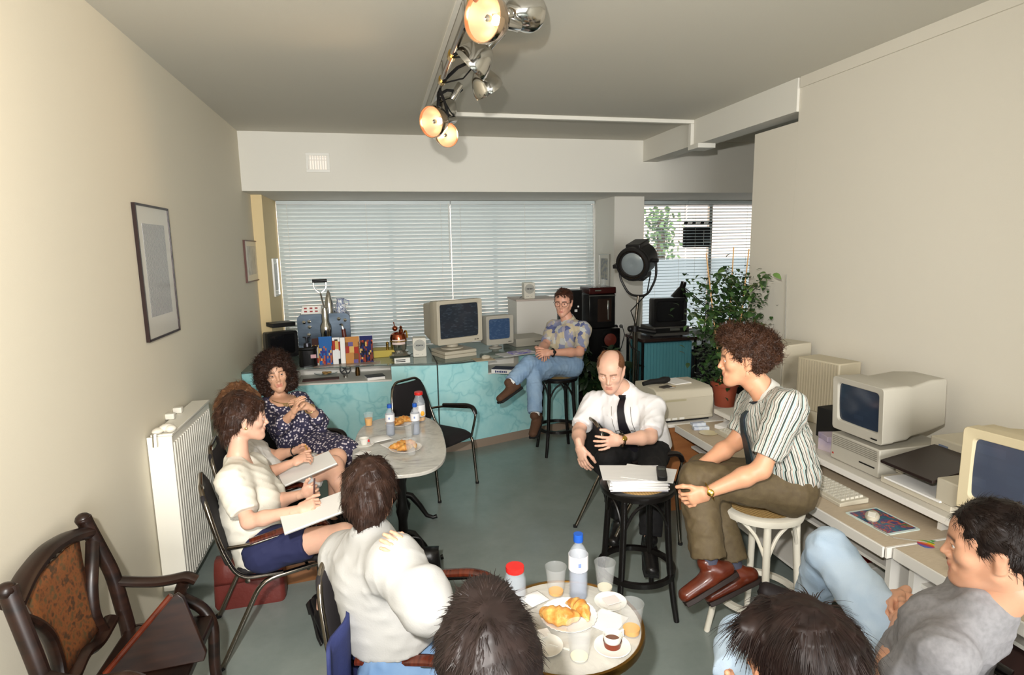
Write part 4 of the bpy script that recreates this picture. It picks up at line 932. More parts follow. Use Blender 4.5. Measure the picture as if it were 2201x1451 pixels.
for i, (dx, dy, a, s) in enumerate(((-.03, -.01, .4, 1.), (.035, .02, 3.2, 1.), (.01, -.045, 1.2, .8))): croissant(['left croissant', 'rear right croissant', 'small front croissant'][i]+' on the far plate of the marble table', pp+V(dx, dy, .003+.004*i), a, s)
t = thing('espresso_cup', 'white cup with a red mark among napkins on the marble table', 'cup', mt(783, 957)+V(0, .01, .0003))
MB().lathe([(.0, .0), (.06, 0), (.068, .008), (.066, .010), (.04, .004), (.0, .004)], 28).build('saucer', whitepl, t); MB().lathe([(.0, .0045), (.02, .0045), (.034, .045), (.031, .045), (.0, .012)], 24).build('cup_wall', whitepl, t); MB().box((.03, -.015, .03), (.012, .012, .014)).build('red_mark', redcap, t)
napkin('crumpled paper napkin lying behind the cup on the marble table', mt(815, 945), .3, .15, 1, .03)
napkin('paper napkin at the edge of the marble table nearest the white skirt', mt(780, 975), 1.1, .09, 2, .025)
napkin('flat paper napkin under the croissant plate on the marble table', mt(858, 955)+V(0, 0, -.0006), .5, .20, 3, .002)
t = plate('white saucer at the near edge of the marble table, above the brown head', mt(797, 990)+V(0, 0, .0003), .055, whitepl, 'saucer', flute=0)
def rt(x, y, dz=.0003): return px(x, y, z=RT)+V(0, 0, dz)
bottle('blue capped water bottle standing on the round table', rt(1243, 1283)+V(0, .0, 0), 1.12, .55)
cup('empty plastic cup on the round table left of the water bottle', rt(1195, 1277), 1.05, .10)
cup('empty plastic cup on the round table right of the water bottle', rt(1300, 1267), 1.05, .08, mat('pale_juice', (228, 220, 190), .3))
cup('plastic cup with a little orange juice near the rim of the round table', rt(1357, 1362), 1.05, .16)
cup('plastic cup in front of the croissant plate on the round table', rt(1245, 1415), 1.08, .05, mat('pale_juice', (228, 220, 190), .3))
p = rt(1108, 1292)
t = thing('juice_jar', 'jar with a bright red lid half hidden by the dark head', 'jar', p)
MB().lathe([(.0, 0), (.038, 0), (.040, .01), (.040, .09), (.030, .12), (.028, .12), (.037, .088), (.037, .01), (.0, .005)], 24).build('body', bottlem, t); MB().lathe([(.0, .119), (.033, .119), (.034, .128), (.033, .138), (.0, .138)], 28).build('lid', redcap, t)
pp = rt(1222, 1330); plate('fluted paper plate with two croissants on the round table', pp, .098, paper)
croissant('big croissant at the front of the paper plate on the round table', pp+V(-.045, -.028, .003), -.45, 1.25, 1.25); croissant('half eaten croissant at the right of the paper plate on the round table', pp+V(.045, .012, .003), 1.9, .95, .7)
t = plate('white saucer with a paper sugar packet on the round table', rt(1312, 1297), .058, whitepl, 'saucer', flute=0); MB().box((.004, .0, .012), (.055, .045, .003), R(10)).build('sugar_packet', mat('pink_paper', (222, 210, 206), .6), t)
t = thing('espresso_cup', 'white cup of coffee on its saucer on the round table', 'cup', rt(1316, 1393), R(25))
MB().lathe([(.0, .0), (.045, 0), (.060, .009), (.058, .011), (.035, .004), (.0, .004)], 32).build('saucer', whitepl, t); MB().lathe([(.0, .0045), (.022, .0045), (.0245, .010), (.029, .042), (.0305, .050), (.0285, .050), (.022, .012), (.0, .010)], 28).build('cup_wall', whitepl, t)
MB().lathe([(.0252, .008), (.0290, .028), (.0296, .029), (.0260, .008)], 28, ring=True).build('brown_band', mat('coffee_brown', (120, 48, 24), .4), t); MB().lathe([(.0, .030), (.0255, .030), (.0, .0302)], 20).build('coffee', mat('coffee', (96, 52, 26), .2), t)
MB().tube([(.030, 0, .042), (.050, 0, .042), (.050, 0, .022), (.028, 0, .018)], .004, 8).build('handle', whitepl, t)
plate('white saucer beside the dark head on the round table', rt(1172, 1392), .058, whitepl, 'saucer', flute=0)
tag(MB().box(tuple(rt(1203, 1392)+V(0, 0, .0025)), (.07, .006, .003), R(-40)).build('stirrer', whitepl), 'white plastic stirrer on the round table', 'stirrer')
napkin('paper napkin between the jar and the paper plate on the round table', rt(1150, 1290), .4, .08, 5, .02)
napkin('flat paper napkin between the saucers on the round table', rt(1305, 1335)+V(0, 0, -.0008), .7, .12, 6, .003)
tag(MB().box(tuple(rt(1170, 1368)+V(.0, 0, .012)), (.05, .03, .004), M=Euler((.4, .3, .5)).to_matrix()).build('sugar_wrapper', paper), 'torn white wrapper on the saucer by the dark head', 'wrapper')
# papers and phone on the black stool
SZ = .73
c0 = px(1383, 1040, z=SZ)
t = thing('paper_stack', 'thick stack of printed papers on the black stool', 'papers', (1.30, 2.79, SZ+.0003), R(-14))
for i in range(9): MB().box((.004*math.sin(i*2.1), .004*math.cos(i*1.7), .0035+i*.0066), (.30, .215, .0062), R(3*math.sin(i*1.9))).build('sheet_bundle', paper if i % 4 else mat('off_white_sheets', (224, 222, 226), .7), t)
m, N, L, b = nodemat('printed_page'); w = tex(N, L, 'ShaderNodeTexWave', 30, bands_direction='Y', Distortion=0); r = ramp(N, [(.0, (214, 213, 212)), (.5, (238, 237, 234))]); L.new(w.outputs['Fac'], r.inputs[0]); L.new(r.outputs[0], b.inputs['Base Color'])
MB().box((-.04, .01, .0602), (.21, .29, .0012), R(88)).build('top_page', m, t); MB().box((.07, -.005, .0618), (.20, .27, .0012), R(70)).build('top_page', m, t)
p = px(1422, 1022, z=SZ+.064)
t = thing('mobile_phone', 'black mobile phone lying on the stack of papers', 'phone', (p.x, p.y, SZ+.0634), R(-24))
MB().prism(rrect(.05, .155, .01), 0, .024).build('body', black, t, bev=.003); MB().box((0, .03, .0245), (.035, .03, .002)).build('display', mat('phone_display', (60, 64, 56), .2), t)
# bags on the floor
redl = mat('oxblood_leather', (104, 44, 38), .4, bump=(40, .2)); tanl = mat('tan_leather', (128, 84, 48), .5, bump=(40, .2)); blkl = mat('black_leather', (20, 18, 18), .35, bump=(60, .15))
def bag(name, label, loc, rz, w, d, h, m, flap=1):
    t = thing(name, label, 'bag', (*loc, 0), rz)
    b = MB(); b.loft([[V(x*s, y*s2, z) for x, y in rrect(w, d, .03)] for z, s, s2 in ((.0, .96, .96), (.02, 1, 1), (h*.5, .98, .95), (h*.85, .92, .62), (h, .88, .30))]); b.build('body', m, t)
    if flap:
        b = MB(); b.grid(lambda u, v: V((u-.5)*w*.9, d*.14-d*.72*math.sin(min(1, v*1.2)*pi/2), h+.006-(h*.45)*max(0, v-.35)/.65), 6, 10); b.build('flap', m, t, solid=.006)
        MB().lathe([(0, 0), (.014, 0), (.014, .006), (0, .008)], 14, (0, -d*.60, h*.60), Matrix.Rotation(R(90), 3, 'X')).build('clasp', darkchr, t)
    MB().tube(fillet([(-w*.2, 0, h*.97), (-w*.16, 0, h+.08), (w*.16, 0, h+.08), (w*.2, 0, h*.97)], .04), .007, 8).build('handle', m, t)
    return t
bag('leather_bag', 'oxblood leather bag on the floor under the chair by the radiator', (-.80, 3.42), R(2), .38, .14, .28, redl)
bag('leather_bag', 'tan leather bag on the floor behind the oxblood bag', (-.50, 3.60), R(6), .34, .12, .17, tanl)
bag('briefcase', 'black leather briefcase on the floor beside the marble table base', (.12, 3.25), R(-8), .34, .12, .27, blkl)
bag('handbag', 'black soft handbag on the floor behind the briefcase by the marble table', (-.07, 3.50), R(20), .26, .14, .24, blkl, 0)

# ------------------------------------------------------------------ carved antique armchair
canem2, N, L, b = nodemat('woven_panel')
t1 = tex(N, L, 'ShaderNodeTexNoise', 38, Detail=3); r = ramp(N, [(.36, (70, 48, 28)), (.5, (126, 72, 34)), (.66, (86, 66, 38))]); L.new(t1.outputs['Fac'], r.inputs[0]); L.new(r.outputs[0], b.inputs['Base Color']); b.inputs['Roughness'].default_value = .6
t = thing('carved_armchair', 'antique carved wooden armchair with woven back panel in the near left corner', 'armchair', (-.90, 2.29, 0), R(90))
def cv(pts, r, name, mm=wood, flat=None): MB().tube(fillet(pts, .05, 4), r, 10, flat=flat).build(name, mm, t)
# local: back at +y, front at -y, x across
for s in (-1, 1):
    cv([(s*.27, .20, 0), (s*.275, .19, .44), (s*.28, .225, .70), (s*.255, .285, .935), (s*.25, .29, .965)], .024, 'back_post', flat=1.2)
    cv([(s*.285, .215, .66), (s*.30, .14, .635), (s*.305, .05, .62), (s*.31, -.04, .63), (s*.31, -.075, .605)], .021, 'arm', flat=1.3)
    cv([(s*.305, -.03, .61), (s*.30, .0, .55), (s*.315, -.09, .47), (s*.29, -.13, .40), (s*.28, -.12, .2), (s*.28, -.14, 0)], .024, 'front_leg')
    cv([(s*.255, .27, .86), (s*.20, .255, .80), (s*.15, .25, .72), (s*.13, .245, .60), (s*.17, .23, .50)], .019, 'inner_stile', flat=1.3)
    MB().sph((s*.255, .292, .955), .03, 12, (1, 1, .9)).build('finial', wood, t)
    MB().bb(s*.285-.015, s*.285+.015, -.11, .19, .39, .45).build('side_rail', wood, t, bev=.006)
cv([(-.25, .285, .90), (-.14, .30, .935), (0, .305, .955), (.14, .30, .935), (.25, .285, .90)], .026, 'top_rail', flat=1.4)
cv([(-.24, .235, .52), (-.10, .235, .50), (0, .235, .545), (.10, .235, .50), (.24, .235, .52)], .024, 'lower_rail', flat=1.3)
MB().grid(lambda u, v: V((u-.5)*(.27+.11*v*v+.04*(1-v)**2), .238+.052*v, .545+.365*v), 8, 8).build('woven_panel', canem2, t, solid=.012)
MB().prism(rrect(.58, .34, .03), .41, .45, (0, .03, 0)).build('seat_board', wood, t, bev=.008)
for i in range(5): MB().sph((-.08+.04*i, .283, .935), .011, 8).build('carved_bead', wood, t)
for y in (-.12, .2): MB().bb(-.27, .27, y-.013, y+.013, .14, .165).build('stretcher', wood, t, bev=.004)
t = thing('wooden_panel', 'triangular wooden board leaning in the carved armchair', 'board', (-.84, 2.26, .4515), R(4))
MB().prism([(-.20, 0), (.12, 0), (.13, .03), (.06, .25), (.04, .27), (.02, .26), (-.20, .03)], -.012, .012, (0, 0, 0), Matrix.Rotation(R(78), 3, 'X')).build('board', wood, t, bev=.004)
MB().tube([(-.205, -.012, .03), (.02, .042, .265)], .011, 8).build('edge_moulding', armwood, t)
# ------------------------------------------------------------------ computer desks along the right wall
DZ = .69; lam = mat('beige_laminate', (196, 180, 156), .45, var=((184, 166, 142), 30, .2, (1, 8, 1)))
def desk(label, y0, y1, x0, far=1):
    t = thing('computer_desk', label, 'desk', (x0, y0, 0), 0, 'white computer desks')
    d = y1-y0; w = 3.05-x0
    MB().bb(0, w, 0, d, DZ-.012, DZ).build('lower_top', lam, t)
    MB().bb(-.012, -.0005, 0, d, DZ-.05, DZ).bb(0, w, -.0125, -.0005, DZ-.05, DZ).build('edge_band', cardw, t, bev=.002)
    for y in ((.02, d-.045) if far else (.02,)): MB().bb(.06, w-.02, y, y+.025, 0, DZ-.055).build('side_panel', cardw, t)
    MB().bb(.10, w-.03, .046, d-.046, .52, .536).build('drawer_board', cardw, t)
    MB().bb(.14, w-.03, .046, d-.046, .16, .176).build('low_shelf', cardw, t)
    return t
desk('white computer desk with keyboard behind the man in the striped shirt', 1.965, 3.80, 2.085, 0)
desk('white computer desk beside the man in the grey shirt', .75, 1.945, 2.12)
t = thing('monitor_shelf', 'long white raised shelf carrying the monitors above the desks', 'shelf', (2.395, .76, 0))
MB().bb(0, .65, 0, 3.03, .768, .79).build('board', mat('shelf_laminate', (206, 200, 188), .45), t)
MB().bb(-.012, -.0005, 0, 3.03, .758, .7902).build('front_edge', cardw, t, bev=.002)
for y in (.03, 1.26, 2.98): MB().bb(.05, .63, y, y+.02, DZ+.0005, .7675).build('support', cardw, t)
# low shelf contents
for x, y, c, lab in ((2.30, 2.62, (60, 130, 80), 'green binder on the low desk shelf behind the white stool'), (2.28, 2.46, (190, 60, 44), 'red folder on the low desk shelf behind the white stool'), (2.28, 2.30, (210, 208, 200), 'white stack of paper on the low desk shelf'), (2.34, 2.12, (40, 120, 90), 'dark green folder on the low desk shelf by the light jeans')):
    tag(MB().box((x+.14, y, .1765+.10), (.26, .05, .2)).build('binder', mat('binder_%d%d%d' % c, c, .5), bev=.003), lab, 'binder', 'binders under the desk')
tag(MB().bb(2.34, 2.8, 1.2, 1.7, .1765, .42).build('cardboard_box', mat('dark_brown_box', (60, 34, 30), .6), bev=.004), 'dark brown box under the near desk', 'box')
# printer table at the far end of the desks
t = thing('printer_table', 'brown wooden table with a white top carrying the beige laser printer', 'table', (1.955, 3.83, 0))
brownw = mat('brown_veneer', (170, 112, 66), .45, var=((150, 94, 54), 5, .3, (1, 1, 5)))
MB().bb(-.01, 1.09, -.01, .74, DZ-.025, DZ-.0005).build('top', cardw, t, bev=.002)
MB().bb(.05, .62, .02, .04, 0, DZ-.026).build('front_panel', brownw, t); MB().bb(.0, .05, .01, .06, 0, DZ-.026).build('leg', cardw, t); MB().bb(0, .05, .68, .73, 0, DZ-.026).build('leg', cardw, t); MB().bb(1.03, 1.08, .68, .73, 0, DZ-.026).build('leg', cardw, t); MB().bb(1.03, 1.08, .01, .06, 0, DZ-.026).build('leg', cardw, t)
t = thing('laser_printer', 'bulky beige laser printer between the bald man and the curly man', 'printer', (2.185, 3.85, DZ), R(2))
prn = MB(); Mx = Matrix(((0, 0, 1), (1, 0, 0), (0, 1, 0)))
prn.prism([(.0, .018), (.0, .20), (.02, .24), (.06, .255), (.36, .255), (.36, .018)], -.235, .235, M=Mx); prn.build('body', beige, t, bev=.008)
MB().bb(-.18, .22, -.006, .0, .045, .185).build('front_cover', mat('printer_cover', (184, 176, 157), .5), t, bev=.004); fc_ = t.children[-1]
MB().bb(-.17, .0, -.009, -.0065, .165, .18).build('name_strip', mat('strip', (166, 158, 130), .4), fc_)
MB().bb(-.20, .21, .02, .32, .002, .0175).build('base', blackmatt, t)
for i in range(7): MB().bb(-.2352, -.231, .04, .30, .05+i*.018, .058+i*.018).build('vent_slot', mat('vent_dark', (120, 114, 100), .6), t)
for x in (-.165, -.11, -.05): MB().bb(x, x+.04, -.0045, -.0005, .024, .04).build('panel_button', whitepl, t)
MB().bb(-.10, .12, .12, .30, .2552, .262).build('paper_tray', mat('tray_grey', (178, 170, 152), .5), t)
MB().box((.03, .20, .266), (.15, .18, .006), R(10)).build('printed_sheet', paper, t)
t = thing('hair_brush', 'black handset lying on top of the laser printer', 'handset', (2.03, 4.02, DZ+.2556), R(10))  # a handset, not a brush
MB().tube([(-.12, 0, .02), (-.05, 0, .03), (.03, 0, .028), (.07, 0, .03), (.12, .01, .03)], [.016, .02, .022, .028, .02], 12).build('body', blackmatt, t)
t = thing('key_bunch', 'bunch of keys and cards on the printer in front of the handset', 'keys', (2.06, 3.93, DZ+.2556), R(20))
MB().box((0, 0, .004), (.09, .05, .008)).build('wallet', mat('dark_wallet', (60, 54, 50), .4), t, bev=.002); MB().lathe([(.014, 0), (.018, 0), (.018, .003), (.014, .003)], 14, (.06, -.02, 0), ring=True).build('key_ring', bras, t); MB().box((.02, -.04, .002), (.06, .012, .004), R(-20)).build('key', chrome, t)
# two computer cases standing against the wall
t = thing('desktop_tower', 'plain beige computer case against the wall, behind the curly head', 'computer', (2.70, 3.61, .79), R(-75))
MB().bb(-.11, .11, 0, .30, .0, .50).build('case', beige, t, bev=.01); MB().bb(-.105, .105, -.012, -.0005, .02, .48).build('front_bezel', beige2, t, bev=.005)
t = thing('computer_monitor', 'rear of a beige monitor with vent ribs facing the room by the wall', 'monitor', (2.80, 3.26, .79), R(-80))
MB().bb(-.16, .16, 0, .20, .09, .44).build('housing', mat('warm_beige', (190, 180, 156), .5), t, bev=.008)
for i in range(15): MB().bb(-.15+i*.0205, -.142+i*.0205, -.004, -.0005, .10, .43).build('vent_rib', mat('rib_beige', (172, 162, 140), .5), t)
MB().bb(-.10, .10, .02, .18, .0, .0895).build('foot', beige, t, bev=.01)
t = thing('cable_box', 'black box with a tangle of grey cables behind the striped shirt', 'box', (2.66, 2.98, .7905), R(-85))
MB().bb(-.09, .09, 0, .2, 0, .19).build('case', blackmatt, t, bev=.004)
for i in range(6):
    z = .04+.025*i; MB().tube([(.09, .05, z), (.14, .03+.01*i, z+.01), (.17, .0, z-.01), (.15, -.03, z-.02), (.09, .02, z-.012)], .006, 6).build('cable', mat('dark_cable', (44, 42, 42), .5) if i % 2 else mat('grey_lead', (150, 148, 140), .5), t)
tag(MB().tube([px(1690, 590, X=XR-.006), px(1689, 660, X=XR-.006), px(1687, 735, X=XR-.006)], .003, 6).build('wall_cable', mat('grey_lead', (150, 148, 140), .5)), 'thin grey cable running down the right wall to the computers', 'cable')
# computer with monitor on top
t = thing('desktop_computer', 'flat beige computer under the middle desk monitor', 'computer', (2.455, 2.555, .7905), R(-90))
MB().bb(-.165, .165, 0, .42, .002, .152).build('case', beige2, t, bev=.006)
for i in range(6): MB().bb(-.15, .15, -.002, .001, .086+i*.010, .090+i*.010).build('vent_line', mat('vent_dark2', (130, 126, 114), .6), t)
MB().bb(.04, .14, -.003, .0, .045, .052).build('disk_slot', black, t); MB().bb(-.15, -.14, -.002, .0, .03, .04).build('badge', mat('red_badge', (170, 60, 50), .4), t)
crt('beige monitor standing on the flat computer on the desk', (2.46, 2.555, .9435), R(-90), .34, .30, .46, beige2, scr_off, .022, 'monitors on the desks', R(3), .032, chin=1.7, backh=.86)
# ink printer with paper
t = thing('ink_printer', 'low beige printer with a dark lid between the two desk monitors', 'printer', (2.44, 2.17, .7905), R(-90))
MB().bb(-.20, .225, .30, .55, 0, .215).build('rear_body', beige, t, bev=.008)
MB().bb(-.19, .19, .0, .2995, 0, .035).build('paper_cassette', mat('cassette', (196, 188, 170), .5), t, bev=.004)
MB().bb(-.15, .15, -.02, .2, .0355, .044).build('paper', paper, t)
MB().bb(.118, .225, -.01, .2995, .0358, .145).build('right_cheek', beige, t, bev=.006); MB().bb(-.205, -.16, .10, .2995, .0358, .12).build('left_cheek', beige, t, bev=.006)
MB().prism([(-.03, .112), (.295, .158), (.295, .178), (-.03, .127)], -.17, .115, M=Mx).build('dark_lid', mat('smoked_lid', (38, 28, 26), .3), t, bev=.002)
MB().bb(-.15, -.10, .2985, .2999, .17, .185).build('badge', mat('blue_badge', (110, 120, 140), .4), t)
crt('large warm beige monitor at the right edge behind the dark haired man', (2.45, 1.71, .79), R(-82), .47, .37, .40, mat('yellowed_beige', (208, 194, 160), .5), screenmat('grey_blue_screen', (60, 66, 80), (66, 74, 90), .4, 1.2), .05, 'monitors on the desks', 0, .04)
kb = keyboard('beige keyboard on the desk beside the striped shirt', (2.19, 2.545, DZ), R(-90), .41, .17)
keyboard('beige keyboard at the far end of the desk behind the striped shirt', (2.25, 3.36, DZ), R(-90), .40, .16)
t = keyboard('dark framed keyboard tray behind the chin of the man in grey', (2.27, 1.60, DZ), R(-90), .42, .17)
MB().bb(-.22, .22, -.03, -.002, .0, .03).build('wrist_rest', mat('brown_rest', (96, 58, 44), .6), t, bev=.004)
m, N, L, b = nodemat('colourful_pad')
t_ = tex(N, L, 'ShaderNodeTexNoise', 3.5, coord='Generated', Detail=3, Distortion=1.5); r = ramp(N, [(.3, (30, 60, 110)), (.42, (30, 110, 120)), (.5, (60, 50, 110)), (.58, (190, 90, 60)), (.66, (60, 110, 80)), (.8, (40, 40, 90))]); L.new(t_.outputs['Fac'], r.inputs[0]); L.new(r.outputs[0], b.inputs['Base Color']); b.inputs['Roughness'].default_value = .3
t = thing('mouse_pad', 'glossy blue and orange picture mouse pad on the desk', 'mouse pad', (2.265, 2.165, DZ), R(2))
MB().prism(rrect(.19, .24, .008), .0005, .004).build('border', mat('pad_border', (206, 220, 214), .4), t); MB().prism(rrect(.165, .215, .005), .0042, .0052).build('picture', m, t)
mouse('white mouse lying on the glossy blue mouse pad', (2.235, 2.19, DZ+.0055), R(-50), [(.0, -.05, .01), (.02, -.12, .012), (.10, -.17, .006), (.22, -.13, .003)])
# rainbow striped apple sticker on the near desk
c = px(1991, 1170, z=DZ+.001)
t = thing('apple_sticker', 'rainbow striped apple shaped sticker on the desk corner', 'sticker', (c.x, c.y, DZ+.0006), R(-60))
def appleL(y):   # half width of the apple outline
    return .034*max(0, 1-((y-.002)/.036)**2)**.5*(1-.10*math.exp(-((y+.034)/.006)**2))
cols = [(70, 150, 60), (226, 190, 40), (226, 130, 40), (196, 50, 44), (130, 60, 130), (50, 90, 170)]
for i, cc in enumerate(cols):
    y1, y0 = .036-.012*i, .036-.012*(i+1); ys = [y0+(y1-y0)*k/4 for k in range(5)]
    lft = [(-appleL(y), y) for y in ys]; rgt = [(appleL(y)-(.012*math.exp(-((y-.008)/.010)**2)), y) for y in reversed(ys)]
    MB().prism([(x, y) for x, y in lft+rgt], 0, .0012).build('stripe', mat('sticker_%d' % i, cc, .3), t)
MB().prism([(.0, .040), (.014, .046), (.022, .064), (.008, .058)], 0, .0012).build('leaf', mat('sticker_0', cols[0], .3), t)
# papers on the far part of the desk
tag(MB().box((2.42, 3.62, DZ+.013), (.18, .15, .026), R(20)).build('paper_stack', paper, bev=.001), 'small stack of white paper beside the laser printer', 'paper')
tag(MB().box((2.20, 3.66, DZ+.012), (.11, .05, .024), R(-10)).box((2.19, 3.68, DZ+.036), (.10, .045, .022), R(-4)).build('disk_box', mat('pale_blue_label', (206, 212, 220), .4, var=((150, 160, 190), 20, .6)), bev=.002), 'small pale blue labelled boxes near the laser printer', 'box')
tag(MB().lathe([(.0, 0), (.05, 0), (.062, .006), (.05, .004), (.0, .003)], 24, (2.20, 3.56, DZ)).build('saucer', mat('cream_saucer', (214, 200, 160), .3)), 'cream saucer on the far desk beside the keyboard', 'saucer')
tag(MB().box((2.60, 2.82, .79+.035), (.20, .12, .07), R(12)).box((2.57, 2.80, .79+.085), (.17, .11, .03), R(-14)).build('magazine_pile', mat('pile_paper', (206, 190, 180), .5, var=((150, 140, 180), 6, .4)), bev=.002), 'pile of pinkish magazines beside the desk monitor', 'magazines')
# ------------------------------------------------------------------ figures: smooth signed distance shapes turned into meshes
def A(p): return np.array(p, float)
def nrm(v): v = A(v); return v/(np.linalg.norm(v)+1e-12)
class Pr:
    """tapered capsule a-b; sd/k widens it along a direction; ca/cb cut the ends flat; sub carves"""
    def __init__(s, a, b, ra, rb, sd=None, k=1., bl=.02, ca=0, cb=0, sub=0):
        s.a, s.b, s.ra, s.rb, s.k, s.bl, s.ca, s.cb, s.sub = A(a), A(b), ra, rb, k, bl, ca, cb, sub
        s.sd = None if sd is None else nrm(sd)
    def grow(s, d): return Pr(s.a, s.b, s.ra+d, s.rb+d, s.sd, s.k, s.bl, s.ca, s.cb, s.sub)
    def dist(s, P):
        ab = s.b-s.a; l2 = ab@ab+1e-12; q = P-s.a; tt = (q@ab)/l2; t = np.clip(tt, 0, 1); w = q-t[:, None]*ab
        if s.sd is not None: w = w-np.outer(w@s.sd, s.sd)*(1-1/s.k)
        d = np.sqrt((w*w).sum(1))-(s.ra+(s.rb-s.ra)*t); L = l2**.5
        if s.ca: d = np.maximum(d, -tt*L)
        if s.cb: d = np.maximum(d, (tt-1)*L)
        return d
    def box(s):
        r = max(s.ra, s.rb)*max(1, s.k); return np.minimum(s.a, s.b)-r, np.maximum(s.a, s.b)+r
def Sp(c, r, sc=None, bl=.01, sub=0):
    p = Pr(c, A(c)+A((0, 0, 1e-4)), r, r, bl=bl, sub=sub)
    if sc is not None:
        sc = A(sc)
        def dist(P, c=A(c), r=r, sc=sc):
            q = (P-c)/sc; n = np.sqrt((q*q).sum(1)); g = np.sqrt(((q/sc)**2).sum(1))+1e-9
            return (n-r)*n/g
        p.dist = dist; p.box = lambda c=A(c), r=r, sc=sc: (c-sc*r, c+sc*r)
    return p
class Cut:
    """keep the side of a plane the normal points away from"""
    def __init__(s, p, n): s.p, s.n = A(p), nrm(n)
def field(prims, h, pad=.03):
    lo = np.min([p.box()[0] for p in prims if not isinstance(p, Cut) and not p.sub], 0)-pad
    hi = np.max([p.box()[1] for p in prims if not isinstance(p, Cut) and not p.sub], 0)+pad
    n = np.ceil((hi-lo)/h).astype(int)+1
    G = np.full(n, .08, np.float32)
    ax = [lo[i]+h*np.arange(n[i]) for i in range(3)]
    for p in prims:
        if isinstance(p, Cut):
            d = ((ax[0]-p.p[0])*p.n[0])[:, None, None]+((ax[1]-p.p[1])*p.n[1])[None, :, None]+((ax[2]-p.p[2])*p.n[2])[None, None, :]
            G = np.maximum(G, d.astype(np.float32)); continue
        b0, b1 = p.box(); m = p.bl+3*h
        i0 = np.clip(np.floor((b0-m-lo)/h).astype(int), 0, n-1); i1 = np.clip(np.ceil((b1+m-lo)/h).astype(int)+1, 1, n)
        if np.any(i1 <= i0): continue
        sl = tuple(slice(i0[i], i1[i]) for i in range(3))
        X, Y, Z = np.meshgrid(ax[0][sl[0]], ax[1][sl[1]], ax[2][sl[2]], indexing='ij')
        d = p.dist(np.stack([X.ravel(), Y.ravel(), Z.ravel()], 1)).reshape(X.shape).astype(np.float32)
        g = G[sl]; k = max(p.bl, 1e-4)
        if p.sub:
            hh = np.clip(.5-.5*(g+d)/k, 0, 1); G[sl] = g*(1-hh)-d*hh+k*hh*(1-hh)
        else:
            hh = np.clip(.5+.5*(d-g)/k, 0, 1); G[sl] = d*(1-hh)+g*hh-k*hh*(1-hh)
    return G, lo
def nets(G, lo, h):
    """naive surface nets"""
    S = G < 0; c = [S[i:S.shape[0]-1+i, j:S.shape[1]-1+j, k:S.shape[2]-1+k] for i in (0, 1) for j in (0, 1) for k in (0, 1)]
    sm = sum(x.astype(np.int8) for x in c); act = (sm > 0) & (sm < 8)
    idx = np.argwhere(act); ID = np.full(act.shape, -1, np.int64); ID[tuple(idx.T)] = np.arange(len(idx))
    acc = np.zeros((len(idx), 3)); cnt = np.zeros(len(idx))
    cor = [(i, j, k) for i in (0, 1) for j in (0, 1) for k in (0, 1)]
    val = {q: G[idx[:, 0]+q[0], idx[:, 1]+q[1], idx[:, 2]+q[2]].astype(float) for q in cor}
    for q in cor:
        for a in range(3):
            if q[a]: continue
            r = list(q); r[a] = 1; r = tuple(r); v0, v1 = val[q], val[r]; m = (v0 < 0) != (v1 < 0)
            t = np.where(m, v0/np.where(m, v0-v1, 1), 0); p = np.tile(A(q), (len(idx), 1)); p[:, a] = t
            acc[m] += p[m]; cnt[m] += 1
    Vv = lo+h*(idx+acc/np.maximum(cnt, 1)[:, None]); F = []
    for a in range(3):
        b, c2 = (a+1) % 3, (a+2) % 3
        s0 = [slice(None)]*3; s1 = [slice(None)]*3; s0[a] = slice(0, -1); s1[a] = slice(1, None)
        e = S[tuple(s0)] != S[tuple(s1)]; E = np.argwhere(e)
        E = E[(E[:, b] > 0) & (E[:, c2] > 0) & (E[:, b] < S.shape[b]-1) & (E[:, c2] < S.shape[c2]-1)]
        def cell(db, dc):
            q = E.copy(); q[:, b] -= db; q[:, c2] -= dc; return ID[q[:, 0], q[:, 1], q[:, 2]]
        Q = np.stack([cell(1, 1), cell(0, 1), cell(0, 0), cell(1, 0)], 1)
        fl = ~S[E[:, 0], E[:, 1], E[:, 2]]; Q[fl] = Q[fl][:, ::-1]; F.append(Q)
    F = np.concatenate(F); return Vv, F[(F >= 0).all(1)]
def solid(prims, h, pad=.03):
    G, lo = field(prims, h, pad); return nets(G, lo, h)
def vnormals(Vv, F):
    n = np.cross(Vv[F[:, 2]]-Vv[F[:, 0]], Vv[F[:, 3]]-Vv[F[:, 1]]); N_ = np.zeros_like(Vv)
    for i in range(4): np.add.at(N_, F[:, i], n)
    return N_/(np.linalg.norm(N_, axis=1, keepdims=True)+1e-12)
def wrinkle(Vv, F, amp, lam, seed, n=9):
    r = np.random.RandomState(seed); w = np.zeros(len(Vv))
    for i in range(n):
        k = nrm(r.normal(size=3))*2*pi/(lam*r.uniform(.7, 1.8)); k2 = nrm(r.normal(size=3))*2*pi/(lam*3)
        ss = np.sin(Vv@k+r.uniform(0, 6)+1.8*np.sin(Vv@k2+r.uniform(0, 6))); w += ss if i % 3 else 1.3-2.6*np.abs(ss)**.7
    w = np.tanh(w/n**.5*1.2); return Vv+vnormals(Vv, F)*(amp*w)[:, None]
def mkmesh(name, Vv, F, mats, parent=None, attrs=None, fm=None, org=None):
    if org is not None: Vv = Vv-A(org)
    me = bpy.data.meshes.new(name); me.from_pydata(Vv.tolist(), [], F.tolist())
    for m in (mats if isinstance(mats, list) else [mats]): me.materials.append(m)
    me.polygons.foreach_set('use_smooth', [True]*len(me.polygons))
    if fm is not None: me.polygons.foreach_set('material_index', fm)
    for k, v in (attrs or {}).items():
        a = me.attributes.new(k, 'FLOAT', 'POINT'); a.data.foreach_set('value', np.asarray(v, np.float32))
    o = bpy.data.objects.new(name, me); COL.objects.link(o); o.parent = parent; return o
